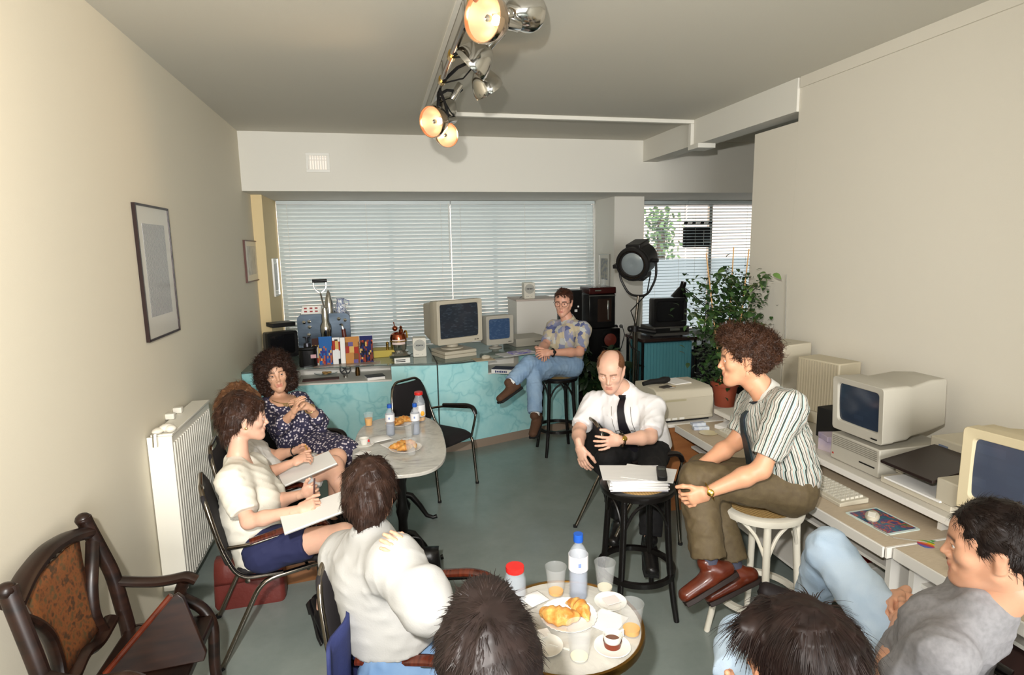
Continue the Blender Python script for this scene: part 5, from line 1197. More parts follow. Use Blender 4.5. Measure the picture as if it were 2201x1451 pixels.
# --- head in its own frame: x to the person's left, y backwards, z up; origin between the ears
def head_prims(fem=0, nose=1., jaw=1.):
    j = jaw*(.93 if fem else 1); P = []
    P += [Sp((0, .014, .036), 1, (.0755, .098, .086), bl=.02)]
    P += [Pr((0, -.026, .035), (0, -.044, -.066), .066, .047*j, (1, 0, 0), 1.04, bl=.03)]
    for s in (-1, 1):
        P += [Pr((s*.05*j, -.0, -.05), (s*.012, -.067, -.093), .021, .019, bl=.03), Sp((s*.043, -.060, -.016), .022, bl=.025), Pr((s*.013, -.084, .020), (s*.045, -.070, .024), .011, .009, bl=.018)]
        P += [Pr((s*.079, .014, .016), (s*.073, .010, -.030), .012, .009, (0, 1, .3), 1.5, bl=.008), Sp((s*.0935, .010, .0), 1, (.007, .012, .019), bl=.005, sub=1)]
    P += [Sp((0, -.078, -.098), .019*j, bl=.02)]
    P += [Sp((s*.031, -.094, .006), .0150, bl=.012, sub=1) for s in (-1, 1)]
    P += [Pr((0, -.085, .016), (0, -.088-.0185*nose, -.026), .0072, .0092, bl=.013)]
    P += [Sp((s*.0100, -.089-.007*nose, -.033), .0078, bl=.008) for s in (-1, 1)]
    P += [Pr((-.019, -.0845, -.0605), (.019, -.0845, -.0605), .0080, .0080, bl=.012), Pr((0, -.0915, -.0605), (0, -.0915, -.061), .0065, .0065, bl=.010), Pr((-.014, -.0885, -.0725), (.014, -.0885, -.0725), .0075, .0075, bl=.006), Pr((0, -.088, -.045), (0, -.090, -.056), .008, .007, bl=.015)]
    for s in (-1, 1):
        for z, r in ((.0145, .0058), (-.0035, .0046)):
            P += [Pr((s*.0185, -.0800, .006+(z-.006)*.35), (s*.031, -.0868, z), r*.7, r, bl=.003), Pr((s*.031, -.0868, z), (s*.0445, -.0770, .005+(z-.005)*.35), r, r*.7, bl=.003)]
    return P
HEADS = {}
def head_mesh(fem, nose, jaw, neckr):
    k = (fem, nose, jaw, neckr)
    if k not in HEADS:
        P = head_prims(fem, nose, jaw)+[Pr((0, .018, -.03), (0, .032, -.110), neckr*1.02, neckr*.96, bl=.03)]
        Vv, F = solid(P, .0029, .012)
        lips = np.exp(-(np.minimum(np.abs(Vv[:, 2]+.0605), np.abs(Vv[:, 2]+.0725))/.0055)**2)*np.clip((.0235-np.abs(Vv[:, 0]))/.006, 0, 1)*(Vv[:, 1] < -.080)
        bz = .028-.10*np.maximum(np.abs(Vv[:, 0])-.034, 0)-.08*np.maximum(.022-np.abs(Vv[:, 0]), 0)
        brow = np.exp(-((Vv[:, 2]-bz)/(.0042 if fem else .0060))**2)*(np.abs(Vv[:, 0]) > .011)*(np.abs(Vv[:, 0]) < .052)*(Vv[:, 1] < -.05)
        HEADS[k] = (Vv, F, lips, brow)
    return HEADS[k]
# --- hand in its own frame: fingers along x, thumb towards +y, palm facing -z, wrist at the origin
HANDS = {}
def hand_mesh(curl, spread=1., thumb=.5):
    k = (curl, spread, thumb)
    if k in HANDS: return HANDS[k]
    P = [Pr((-.036, 0, 0), (.02, 0, 0), .0165, .0215, (0, 1, 0), 1.22, bl=.012), Pr((.015, 0, 0), (.078, .002, 0), .0165, .0135, (0, 1, 0), 2.3, bl=.012), Pr((.03, .018, -.006), (.06, .022, -.006), .014, .012, bl=.01)]
    for y, l, r, a in ((.029, .070, .0086, 7), (.010, .078, .0089, 2), (-.010, .072, .0085, -3), (-.029, .057, .0075, -9)):
        p = A((.080-.004*abs(y)/.03, y, .002)); ang = 0; az = R(a*spread)
        for sg, (fr, ca) in enumerate(((.45, 62), (.31, 78), (.24, 48))):
            ang += R(ca*curl); d = A((math.cos(ang)*math.cos(az), math.cos(ang)*math.sin(az), -math.sin(ang)))
            q = p+d*l*fr*1.05; P.append(Pr(p, q, r*(1-.09*sg), r*(1-.09*(sg+1)), bl=.004)); p = q
    p = A((.022, .022, -.006)); a = R(48-20*thumb)
    for l, da, dz in ((.042, 0, .25), (.032, -14, .25+.3*thumb), (.026, -16, .3+.4*thumb)):
        a += R(da); q = p+A((math.cos(a), math.sin(a), -dz*.8))*l; P.append(Pr(p, q, .0125 if l > .04 else .0098, .0095 if l > .03 else .0080, bl=.008)); p = q
    HANDS[k] = solid(P, .0031, .012); return HANDS[k]
def frame(f, up):
    """columns: x = f, z ~ up"""
    x = nrm(f); z = A(up)-x*(A(up)@x); z = nrm(z); return np.stack([x, np.cross(z, x), z], 1)
SKIN = {}
def skinmat(name, col, hair):
    if name in SKIN: return SKIN[name]
    m, N, L, b = nodemat('skin_'+name); c = lin(col)
    t = tex(N, L, 'ShaderNodeTexNoise', 14, Detail=4); r = ramp(N, [(.3, tuple(x*.95 for x in col)), (.7, (col[0], col[1]*1.02, col[2]*1.02))]); L.new(t.outputs['Fac'], r.inputs[0])
    src = r.outputs[0]
    for at, cc, k in (('lips', (178, 92, 82), .75), ('brow', hair, .8)):
        a = N.new('ShaderNodeAttribute'); a.attribute_name = at; mu = N.new('ShaderNodeMath'); mu.operation = 'MULTIPLY'; mu.inputs[1].default_value = k; L.new(a.outputs['Fac'], mu.inputs[0])
        x = N.new('ShaderNodeMix'); x.data_type = 'RGBA'; L.new(mu.outputs[0], x.inputs[0]); L.new(src, x.inputs[6]); x.inputs[7].default_value = (*lin(cc), 1); src = x.outputs[2]
    L.new(src, b.inputs['Base Color']); b.inputs['Roughness'].default_value = .45; b.inputs['Specular IOR Level'].default_value = .4
    b.inputs['Subsurface Weight'].default_value = .12; b.inputs['Subsurface Radius'].default_value = (.01, .004, .002); b.inputs['Subsurface Scale'].default_value = .6
    SKIN[name] = m; return m
def hairmat(name, col, hi):
    return mat('hair_'+name, col, .5, spec=.3, var=(hi, 26, .3))
eyem, N, L, b = nodemat('eye')
tc = N.new('ShaderNodeTexCoord'); sx = N.new('ShaderNodeSeparateXYZ'); L.new(tc.outputs['Object'], sx.inputs[0])
r = ramp(N, [(0, (16, 12, 10)), (.30, (16, 12, 10)), (.31, (70, 50, 36)), (.52, (60, 44, 32)), (.54, (228, 222, 216))], 'LINEAR')
g = N.new('ShaderNodeVectorMath'); g.operation = 'LENGTH'; cb = N.new('ShaderNodeCombineXYZ'); L.new(sx.outputs[0], cb.inputs[0]); L.new(sx.outputs[2], cb.inputs[1]); L.new(cb.outputs[0], g.inputs[0])
mu = N.new('ShaderNodeMath'); mu.operation = 'MULTIPLY'; mu.inputs[1].default_value = 82; L.new(g.outputs['Value'], mu.inputs[0]); L.new(mu.outputs[0], r.inputs[0]); L.new(r.outputs[0], b.inputs['Base Color']); b.inputs['Roughness'].default_value = .1
def hair_shape(style):
    """prims in the head frame"""
    sk = lambda g: Sp((0, .016, .040), 1, (.0755+g, .098+g, .086+g), bl=.01)
    hairline = lambda z=.078, e=-.012: Cut((0, -.082, z), -nrm(np.cross((1, 0, 0), A((0, -.012+.082, e-z)))))
    if style == 'short':   P = [sk(.013), Pr((0, .085, .0), (0, .082, -.055), .05, .042, (1, 0, 0), 1.3), hairline(.070, -.02), Cut((0, 0, -.072), (0, -.25, -1))]
    elif style == 'crop':  P = [sk(.022), Sp((0, -.03, .105), .055, bl=.03), Pr((0, .08, .0), (0, .080, -.06), .055, .046, (1, 0, 0), 1.3), hairline(.066, -.03), Cut((0, 0, -.085), (0, -.2, -1))]
    elif style == 'curly': P = [sk(.027), Sp((0, -.05, .108), .054, bl=.04), Sp((0, .078, .03), .076, bl=.04), Pr((-.055, .055, .0), (.055, .055, .0), .052, .052, bl=.03), hairline(.074, -.008), Cut((0, 0, -.088), (0, -.3, -1))]
    elif style == 'afro':  P = [sk(.05), Pr((-.085, .03, -.03), (-.09, .02, -.10), .055, .045, bl=.04), Pr((.085, .03, -.03), (.09, .02, -.10), .055, .045, bl=.04), Pr((0, .08, 0), (0, .075, -.10), .09, .075, (1, 0, 0), 1.25, bl=.04), Sp((0, -.05, .105), .06, bl=.03), Sp((0, -.118, -.022), 1, (.070, .092, .100), bl=.012, sub=1)]
    elif style == 'bob':   P = [sk(.022), Pr((0, .07, .03), (0, .085, -.085), .082, .060, (1, 0, 0), 1.15, bl=.03), Pr((-.07, .03, .02), (-.062, .045, -.075), .03, .026, bl=.02), Pr((.07, .03, .02), (.062, .045, -.075), .03, .026, bl=.02), Pr((-.05, -.075, .075), (.05, -.075, .075), .027, .027, bl=.03), hairline(.050, -.035), Cut((0, 0, -.12), (0, -.1, -1))]
    elif style == 'layer': P = [sk(.020), Sp((0, .035, .085), .080, bl=.03), Sp((0, .085, .02), .066, bl=.03), Pr((0, .085, .0), (0, .088, -.10), .060, .034, (1, 0, 0), 1.3, bl=.03), Pr((-.035, -.068, .088), (.045, -.068, .086), .022, .020, bl=.03), hairline(.068, -.006), Cut((0, 0, -.125), (0, -.1, -1))]
    elif style == 'nape': P = [sk(.022), Sp((0, .035, .085), .084, bl=.03), Sp((0, .085, .02), .072, bl=.03), Pr((0, .082, .0), (0, .078, -.07), .060, .042, (1, 0, 0), 1.3, bl=.03), Pr((-.035, -.070, .084), (.045, -.070, .082), .022, .020, bl=.03), hairline(.064, -.02), Cut((0, 0, -.088), (0, -.1, -1))]
    elif style == 'long':  P = [sk(.018), Pr((0, .05, .03), (0, .085, -.22), .084, .070, (1, 0, 0), 1.15, bl=.03), Pr((-.066, .02, .02), (-.07, .03, -.20), .026, .028, bl=.02), Pr((.066, .02, .02), (.07, .03, -.20), .026, .028, bl=.02), Pr((-.05, -.075, .08), (.05, -.075, .08), .027, .027, bl=.03), hairline(.055, -.03)]
    elif style == 'bald':  P = [sk(.009), Pr((0, .085, .0), (0, .082, -.05), .045, .04, (1, 0, 0), 1.35), hairline(.05, -.02), Cut((0, 0, -.06), (0, -.25, -1)), Sp((0, -.03, .105), 1, (.056, .135, .075), bl=.01, sub=1)]
    if style in ('short', 'crop', 'curly', 'bald', 'layer', 'nape'): P += [Sp((q*.092, .006, -.012), 1, (.034, .026, .040), bl=.008, sub=1) for q in (-1, 1)]
    return P
def strands(Vv, F, n, ln, style, seed, width=.0014, seg=4, inw=.004):
    """thin ribbons lying along or out of the hair surface, in the head frame"""
    r = np.random.RandomState(seed); Nn = vnormals(Vv, F); ok = np.flatnonzero((Nn[:, 2] > -.35) & (np.sum((Vv-A((0, .016, .03)))*Nn, 1) > (.03 if style in ('curly', 'afro') else .052))); k = r.choice(ok, n); p = Vv[k]+r.normal(0, .0015, (n, 3)); nn = Nn[k]
    crown = A((.0, .055, .125)); comb = p-crown; comb[:, 2] -= .03
    if style in ('bob', 'long', 'layer', 'nape'): comb += A((0, 0, -1))*(.10*(np.linalg.norm(p-crown, axis=1) > .09))[:, None]
    if style in ('layer', 'nape', 'short', 'bob'): comb += A((0, 1, 0))*(.16*(p[:, 1] < .03))[:, None]
    if style in ('curly', 'afro'): comb = r.normal(size=(n, 3))
    t = comb-nn*(comb*nn).sum(1, keepdims=True); t /= np.linalg.norm(t, axis=1, keepdims=True)+1e-9
    t += r.normal(0, .14 if style in ('bob', 'long', 'layer', 'nape') else .22, (n, 3)); sdv = np.cross(nn, t); sdv /= np.linalg.norm(sdv, axis=1, keepdims=True)+1e-9
    lift = {'short': .45, 'crop': .18, 'curly': .55, 'afro': .6, 'bob': .10, 'long': .06, 'layer': .14, 'nape': .12, 'bald': .12}[style]
    l = ln*r.uniform(.6, 1.2, n); ph = r.uniform(0, 6.3, n); pts = []
    for s in range(seg+1):
        u = s/seg; c = p-nn*inw+t*(l*u)[:, None]+nn*(l*lift*(u-.55*u*u)-(l*u)**2/.22)[:, None]
        if style in ('curly', 'afro'):
            a = ph+u*7; rr = .007*u**.5; c = c+sdv*(rr*np.sin(a))[:, None]+nn*(rr*np.cos(a)+.004)[:, None]
        elif style in ('bob', 'long', 'layer', 'nape'): c = c-A((0, 0, 1))*(l*.18*u*u)[:, None]
        w = width*(1-.75*u); pts.append(c-sdv*w); pts.append(c+sdv*w)
    P = np.stack(pts, 1).reshape(-1, 3); m = 2*(seg+1); base = (np.arange(n)*m)[:, None]
    f = np.concatenate([base+A((2*s, 2*s+1, 2*s+3, 2*s+2)).astype(int) for s in range(seg)]); return P, f
class Person:
    """joints J are world points; builds skin, clothes, hair"""
    def lens(s):
        J = s.J; print('LEN', s.label[:28], {k: round(float(np.linalg.norm(J[a]-J[b])), 2) for k, (a, b) in dict(tor=('pe', 'nk'), head=('nk', 'hd'), sh=('sl', 'sr'), ual=('sl', 'el'), fal=('el', 'wl'), uar=('sr', 'er'), far=('er', 'wr'), thl=('hl', 'kl'), shl=('kl', 'al'), thr=('hr', 'kr'), shr=('kr', 'ar')).items() if a in J and b in J}, 'z', {k: round(float(J[k][2]), 2) for k in ('pe', 'nk', 'hd', 'kl', 'al', 'ar') if k in J})
    def __init__(s, label, J, face, up=(0, 0, 1), fem=0, skin=('fair', (214, 160, 128)), hair=('short', 'brown', (48, 30, 20), (70, 46, 32)), size=1., neck=None, nose=1., jaw=1., group=None, hs=1., arms=1, legs=1, build=1.):
        s.J = {k: A(v) for k, v in J.items()}; J = s.J; s.fem = fem; s.sz = size; s.bd = build
        s.F = nrm(face); s.up = nrm(A(up)-s.F*(A(up)@s.F)); s.org = A((J['pe'][0], J['pe'][1], 0)); s.label = label; s.cl = []
        s.ax = nrm(J['sl']-J['sr']); s.tu = nrm(J['nk']-J['pe']); s.fw = nrm(np.cross(s.tu, s.ax)*-1)
        if 'hl' not in J:
            hx = s.ax-s.tu*0; J['hl'] = J['pe']+hx*.085*size; J['hr'] = J['pe']-hx*.085*size

        s.skin = skinmat(skin[0]+hair[1], skin[1], hair[2]); s.hair = hair; s.nose, s.jaw, s.hs = nose, jaw, hs
        s.nr = (neck or (.046 if fem else .055)); s.hands = []
        s.hx = np.stack([-np.cross(s.F, s.up)*-1, -s.F, s.up], 1)     # head frame columns x,y,z
        s.hx[:, 0] = np.cross(s.hx[:, 1], s.hx[:, 2])
    def torso(s, g=0, hips=1):
        J, z, b = s.J, s.sz, s.bd; pe, nk, ax, u, f = J['pe'], J['nk'], s.ax, s.tu, s.fw
        T = np.linalg.norm(nk-pe); mid = (J['sl']+J['sr'])/2
        P = [Pr(pe+u*T*.40, mid-u*.07*z+f*.012, .104*z*b+g, .108*z*b+g, ax, 1.34, bl=.05),
             Pr(J['sl']-ax*.035*z-u*.02, J['sr']+ax*.035*z-u*.02, .056*z+g, .056*z+g, bl=.05),
             Pr(pe+u*.06, pe+u*T*.45, .112*z*b+g, .104*z*b+g, ax, 1.28, bl=.05),
             ]
        P += [Pr(J['hl'], J['hr'], .108*z+g, .108*z+g, bl=.05)] if hips else [Pr(pe-u*.03, pe+u*.08, .108*z*b+g, .112*z*b+g, ax, 1.28, bl=.05)]
        for q in ('sl', 'sr'): P.append(Pr(nk-u*.020, J[q]-u*.0, .044*z+g*.5, .050*z+g, bl=.04))
        if s.fem:
            for q in (1, -1): P.append(Sp(mid-u*.17*z+f*.085*z+ax*q*.07*z, .062*z+g, bl=.05))
        return P
    def arm(s, q, g=0, t0=0, t1=1, c=0, bl=.03):
        J, z = s.J, s.sz; a, b = J['s'+q], J['e'+q]; k = .86 if s.fem else 1
        r0, r1 = .051*z*k+g, .037*z*k+g; p = a+(b-a)*t1
        return [Pr(a, p, r0, r0+(r1-r0)*t1, bl=bl, cb=c)]
    def fore(s, q, g=0, t1=1, c=0):
        J, z = s.J, s.sz; a, b = J['e'+q], J['w'+q]; k = .86 if s.fem else 1
        m = a+(b-a)*.3; P = [Pr(a, m, .036*z*k+g, .041*z*k+g, bl=.03), Pr(m, a+(b-a)*t1, .042*z*k+g, (.0245*z*k if t1 > .9 else .033*z)+g, bl=.02, cb=c)]
        return P
    def leg(s, q, g=0, t1=1, c=0, thin=1.):
        J, z = s.J, s.sz; h, k = J['h'+q], J['k'+q]; p = h+(k-h)*t1
        return [Pr(h, p, .085*z*thin+g, (.085+(.058-.085)*t1)*z*thin+g, bl=.04, cb=c)]
    def shin(s, q, g=0, t1=1, c=0, fl=0):
        J, z = s.J, s.sz; k, a = J['k'+q], J['a'+q]; m = k+(a-k)*.32; p = a if t1 >= 1 else k+(a-k)*t1
        return [Pr(k, m, .054*z+g, .055*z+g, bl=.03), Pr(m, p, .055*z+g, (.055+(.036-.055)*max(0, (t1-.32)/.68))*z+g+fl, bl=.02, cb=c)]
    def body(s, parts='lr', legs='lr', h=.0095):
        J, z = s.J, s.sz; P = s.torso()
        for q in parts: P += s.arm(q)+s.fore(q)
        for q in legs: P += s.leg(q)+(s.shin(q) if 'a'+q in J else [])
        hb = J['hd']+s.hx@A((0, .035, -.10))*z*s.hs
        P += [Pr(J['nk']-s.tu*.03, hb, s.nr*1.15*z, s.nr*z, bl=.03)]
        VV, FF = solid(P, h); AL = [np.zeros(len(VV))]; AB = [np.zeros(len(VV))]; VS = [VV]; FS = [FF]; n = len(VV)
        hv, hf, lips, brow = head_mesh(s.fem, s.nose, s.jaw, s.nr)
        VS.append(J['hd']+(hv*z*s.hs)@s.hx.T); FS.append(hf+n); n += len(hv); AL.append(lips); AB.append(brow)
        for (w, f, th, palm, curl, spread, tb) in s.hands:
            v, fc = hand_mesh(curl, spread, tb); x = nrm(f); zz = -A(palm); zz = nrm(zz-x*(zz@x)); y = np.cross(zz, x)
            if y@A(th) < 0: y = -y; fc = fc[:, ::-1]
            VS.append(A(w)+(v*z*(.9 if s.fem else 1.))@np.stack([x, y, zz], 1).T); FS.append(fc+n); n += len(v); AL.append(np.zeros(len(v))); AB.append(np.zeros(len(v)))
        s.root = mkmesh('person', np.concatenate(VS), np.concatenate(FS), s.skin, None, {'lips': np.concatenate(AL), 'brow': np.concatenate(AB)}, org=s.org)
        s.root.location = s.org; tag(s.root, s.label, 'person')
        for q in (-1, 1):
            if s.hair[0] == 'back': break
            c = J['hd']+s.hx@(A((q*.031, getattr(s, 'eyey', -.0778), .0055))*z*s.hs)
            e = MB().sph((0, 0, 0), .0118*z*s.hs, 14).build('eye', eyem, s.root); M = Matrix(s.hx.tolist()); gz = getattr(s, 'gaze', (0, 0)); e.matrix_parent_inverse = Matrix()
            e.location = c-s.org; e.rotation_euler = (M @ Euler((R(gz[1]), 0, R(gz[0]))).to_matrix()).to_euler()
        return s.root
    def hand(s, q, f, thumb, palm, curl=.35, spread=1., tb=.5, sink=0.0):
        s.hands.append((s.J['w'+q]+nrm(f)*(sink-.010), f, thumb, palm, curl, spread, tb))
    def cloth(s, name, prims, m, amp=.003, lam=.07, seed=1, h=.0085, stripes=0, label=None):
        Vv, F = solid(prims, h); at = None; s.last = [q for q in prims if not isinstance(q, Cut) and not q.sub]
        if stripes:
            real = [p for p in prims if isinstance(p, Pr) and not p.sub and np.linalg.norm(p.b-p.a) > .05]
            D_ = np.stack([p.dist(Vv) for p in real], 1); k = D_.argmin(1); U = np.zeros(len(Vv))
            for i, p in enumerate(real):
                m_ = k == i; d = nrm(p.b-p.a)
                if abs(d@s.ax) > .7: U[m_] = (Vv[m_]-p.a)@d; continue
                e1 = nrm(s.ax-d*(s.ax@d)); e2 = np.cross(d, e1); w = Vv[m_]-p.a; U[m_] = np.arctan2(w@e1, w@e2)*(.13 if p.k > 1.1 else .058)
            at = {'stripe': U}
        Vv = wrinkle(Vv, F, amp, lam, seed) if amp else Vv
        o = s.lastcloth = mkmesh(name, Vv, F, m, s.root, at, org=s.org)
        if label: o['label'] = label
        return o
    def dohair(s, n=4500, ln=.035, width=.0014, noise=.004, seed=1):
        st = s.hair[0]; Vv, F = solid(hair_shape(st), .005, .02); hm = hairmat(s.hair[1], s.hair[2], s.hair[3])
        V0 = wrinkle(Vv, F, noise, .03 if st in ('curly', 'afro') else .05, seed, 12)
        P, f = strands(V0, F, n, ln, st, seed, width)
        o = mkmesh('hair', (np.concatenate([V0, P])*s.sz*s.hs)@s.hx.T+s.J['hd'], np.concatenate([F, f+len(V0)]), hm, s.root, org=s.org); return o
    def surf(s, o, d=None):
        """first point met coming back along d towards o on the last garment"""
        d = s.fw if d is None else nrm(d); t = np.arange(.35, -.05, -.002); P = A(o)+t[:, None]*d; D_ = np.full(len(P), .08)
        for q in s.last:
            e = q.dist(P); hh = np.clip(.5+.5*(e-D_)/max(q.bl, 1e-4), 0, 1); D_ = e*(1-hh)+D_*hh-q.bl*hh*(1-hh)
        k = np.flatnonzero(D_ < .006)
        return P[k[0]] if len(k) else A(o)
    def local(s, x, y, z): return s.J['hd']+s.hx@(A((x, y, z))*s.sz*s.hs)
    def part(s, name, mb, m, par=None, **k):
        mb.v = [tuple(A(v)-s.org) for v in mb.v]; return mb.build(name, m, par or s.root, **k)
    def shoe(s, q, toe, m, solem=None, l=.27, hgt=.085, heel=0, name='shoe', low=0):
        """shoe from the ankle towards a direction"""
        a = s.J['a'+q]; d = nrm(toe); up = nrm(nrm(s.J['k'+q]-a)-d*(nrm(s.J['k'+q]-a)@d)); sd = np.cross(d, up)
        b = a-up*hgt; hl = b-d*.06; P = [Pr(hl+up*.030, hl+d*.10+up*.034, .034, .036, bl=.02), Pr(hl+d*.09+up*.032, hl+d*(l-.045)+up*.022, .038, .032, sd, 1.25, bl=.02), Cut(b-up*(.0), -up)]
        if not low: P.insert(0, Pr(hl+d*.03+up*.04, a+d*.01+up*.01, .038, .040, bl=.03))
        Vv, F = solid(P, .006); so = mkmesh(name, Vv, F, m, s.root, org=s.org)
        pts = [(-.095, .0), (-.088, .026), (-.05, .036), (.02, .038), (l*.5, .048), (l*.7, .042), (l-.085, .018), (l-.078, 0)]; pts = pts+[(x, -y) for x, y in reversed(pts[1:-1])]
        mb = MB(); mb.prism(pts, -.018, .004, V(b.tolist()), Matrix(np.stack([d, sd, up], 1).tolist())); s.part('sole', mb, solem or rubber, so, bev=.003)
        if heel: mb = MB(); mb.prism([(-.09, -.025), (-.03, -.028), (-.03, .028), (-.09, .025)], -.018-heel, -.018, V(b.tolist()), Matrix(np.stack([d, sd, up], 1).tolist())); s.part('heel', mb, solem or rubber, so)
def jp(x, y, dep): return A(px(x, y, dep=dep))
def ch(par, x, y, L, sg=0):
    """point on a sight line at bone length L from its parent joint"""
    d = A(CF+CR*((x-1100.5)/FPX)-CU*((y-725.5)/FPX)); d = nrm(d); v = A(par)-A(CAM); t0 = v@d; pp = np.linalg.norm(v-d*t0)
    return A(CAM)+d*(t0+(sg*(L*L-pp*pp)**.5 if pp < L else 0))
# ------------------------------------------------------------------ the people
def collar(p, m, r=.064, drop=.0, tilt=.25, name='collar'):
    nk, f, ax = p.J['nk'], p.fw, p.ax; u = nrm(nrm(p.J['hd']+p.hx@A((0, .035, -.10))-nk)+p.tu); mb = MB(); n = 16; rings = []
    for i in range(n+1):
        a = -pi*.93+2*pi*.93*i/n; d = f*math.cos(a)+ax*math.sin(a); c = nk+u*(.018-.034*math.cos(a))+f*.014
        a0 = c+d*r*.98; a1 = a0+u*.024-d*.004; a2 = a0+d*.014-u*.012
        rings.append([V(a1.tolist()), V((a1+d*.004).tolist()), V((a2+d*.004).tolist()), V(a2.tolist())])
    mb.loft(rings); p.part(name, mb, m, p.lastcloth, smooth=True)
m, N, L, b = nodemat('striped_shirt_cotton')
a = N.new('ShaderNodeAttribute'); a.attribute_name = 'stripe'; mu = N.new('ShaderNodeMath'); mu.operation = 'MULTIPLY'; mu.inputs[1].default_value = 32; L.new(a.outputs['Fac'], mu.inputs[0])
fr = N.new('ShaderNodeMath'); fr.operation = 'FRACT'; L.new(mu.outputs[0], fr.inputs[0])
W_ = (198, 195, 186)
r = ramp(N, [(0, W_), (.10, (120, 112, 100)), (.16, W_), (.26, (44, 60, 54)), (.42, W_), (.50, (150, 178, 176)), (.60, W_), (.68, (178, 140, 120)), (.73, W_), (.80, (80, 80, 72)), (.90, W_)], 'CONSTANT'); L.new(fr.outputs[0], r.inputs[0]); L.new(r.outputs[0], b.inputs['Base Color']); b.inputs['Roughness'].default_value = .75
stripem = m
olive = mat('olive_trouser_wool', (98, 84, 58), .7, var=((84, 70, 48), 40, .2), bump=(300, .1))
# --- man in the striped shirt on the white stool
J = dict(pe=jp(1692, 1040, 2.88), nk=jp(1655, 848, 2.76), hd=jp(1600, 772, 2.77), sl=jp(1693, 876, 2.62), sr=jp(1624, 866, 2.95), el=jp(1636, 1010, 2.62), wl=jp(1517, 1060, 2.66), er=jp(1582, 950, 2.95), wr=jp(1490, 1014, 2.86),
         hl=jp(1696, 1052, 2.79), hr=jp(1690, 1036, 2.97), kl=jp(1498, 1030, 2.78), kr=jp(1512, 1012, 2.98), al=jp(1524, 1212, 2.70), ar=jp(1578, 1222, 2.86))
p = H = Person('man in striped shirt and olive trousers sitting on the white stool', J, (-.86, .50, -.12), hair=('curly', 'dark_brown', (40, 24, 16), (74, 46, 30)), nose=1.18, size=1.03, skin=('tan', (214, 156, 122)))
fw = nrm(J['wl']-J['el'])
p.hand('l', fw+A((-.2, .0, -.1)), A((.0, .3, 1)), A((.2, 1, 0)), .55, .8)
p.hand('r', nrm(J['wr']-J['er'])+A((0, -.5, -.5)), A((0, .2, 1)), A((.1, -1, -.2)), .5, .8)
p.body()
P = p.torso(.024, 0)+p.arm('l', .030, t1=.80, c=1)+p.arm('r', .030, t1=.80, c=1)+[Sp(J['nk']+p.fw*.062+p.tu*.035, .050, bl=.01, sub=1), Cut(J['pe']+p.tu*.03, -p.tu)]
p.cloth('shirt', P, stripem, .005, .09, 3, stripes=1)
collar(p, stripem, .057); SH = p.last
P = [Pr(J['hl'], J['hr'], .126, .126, bl=.05), Pr(J['pe'], J['pe']+p.tu*.07, .125, .118, p.ax, 1.25, bl=.04, cb=1)]
for q in 'lr': P += p.leg(q, .022)+p.shin(q, .026, t1=.93, c=1, fl=.016)
p.cloth('trousers', P, olive, .004, .08, 5)
belt = MB(); belt.tube([V((J['pe']+p.tu*.075+(p.ax*math.cos(t)*.162+p.fw*math.sin(t)*.125)).tolist()) for t in np.linspace(0, 2*pi, 24, endpoint=False)], .012, 6, loop=True); p.part('belt', belt, blackmatt)
def necktie(p, m, L=.40, w=.04):
    mb = MB(); rings = []; o = p.J['nk']+p.fw*.02
    k0 = p.J['nk']-p.tu*.030+p.fw*.080
    for d, k in ((.03, .42), (.055, .48), (.08, .5), (.14, .58), (.20, .75), (.30, .9), (L-.03, 1), (L, .1)):
        c = k0+p.fw*.006 if d < .05 else p.surf(o-p.tu*d)+p.fw*.005; rings.append([V((c+p.ax*w*k*s_+p.fw*e).tolist()) for s_, e in ((-1, 0), (1, 0), (1, .009), (-1, .009))])
    mb.loft(rings); ti = p.part('tie', mb, m)
    mb = MB(); c = k0+p.tu*.004+p.fw*.004; mb.box(V(c.tolist()), (.036, .02, .034), M=Matrix(np.stack([p.ax, -p.fw, p.tu], 1).tolist()), tz=1.25); p.part('tie_knot', mb, m, ti)
tiem = mat('dark_green_tie', (36, 52, 54), .5, var=((24, 34, 44), 40, .5))
p.last = SH; necktie(p, tiem)
p.dohair(7000, .032, .0016, .008, 2)
brl = mat('brown_shoe_leather', (112, 48, 26), .3, var=((80, 32, 18), 12, .3), coat=.2)
p.shoe('l', A((-.87, .05, -.42)), brl, mat('dark_sole', (40, 28, 24), .6)); p.shoe('r', A((-.88, .12, -.38)), brl, mat('dark_sole', (40, 28, 24), .6))
sock = mat('grey_blue_sock', (74, 76, 92), .9)
for q in 'lr': mb = MB(); mb.cyl(V((J['k'+q]+(J['a'+q]-J['k'+q])*.85).tolist()), V(J['a'+q].tolist()), .042, .043, 16); p.part('sock', mb, sock)
gold = mat('gold', (206, 170, 84), .2, 1)
def watch(p, q, m, strap, f=.9, face=(0, 0, 1)):
    J = p.J; c = J['e'+q]+(J['w'+q]-J['e'+q])*f; d = nrm(J['w'+q]-J['e'+q]); e1 = nrm(np.cross(d, (0, 0, 1))); e2 = np.cross(e1, d)
    mb = MB(); mb.tube([V((c+(e1*math.cos(t)+e2*math.sin(t))*.034*p.sz).tolist()) for t in np.linspace(0, 2*pi, 20, endpoint=False)], .004, 6, loop=True, flat=2.2); ws = p.part('watch_strap', mb, strap)
    n = nrm(A(face)-d*(A(face)@d)); mb = MB(); x = d; y = np.cross(n, x); mb.lathe([(.0, 0), (.016, 0), (.016, .006), (.013, .008), (0, .008)], 20, V((c+n*.033*p.sz).tolist()), Matrix(np.stack([x, y, n], 1).tolist())); p.part('watch_case', mb, m, ws)
watch(p, 'l', gold, gold, .93, (.1, -.8, .4))
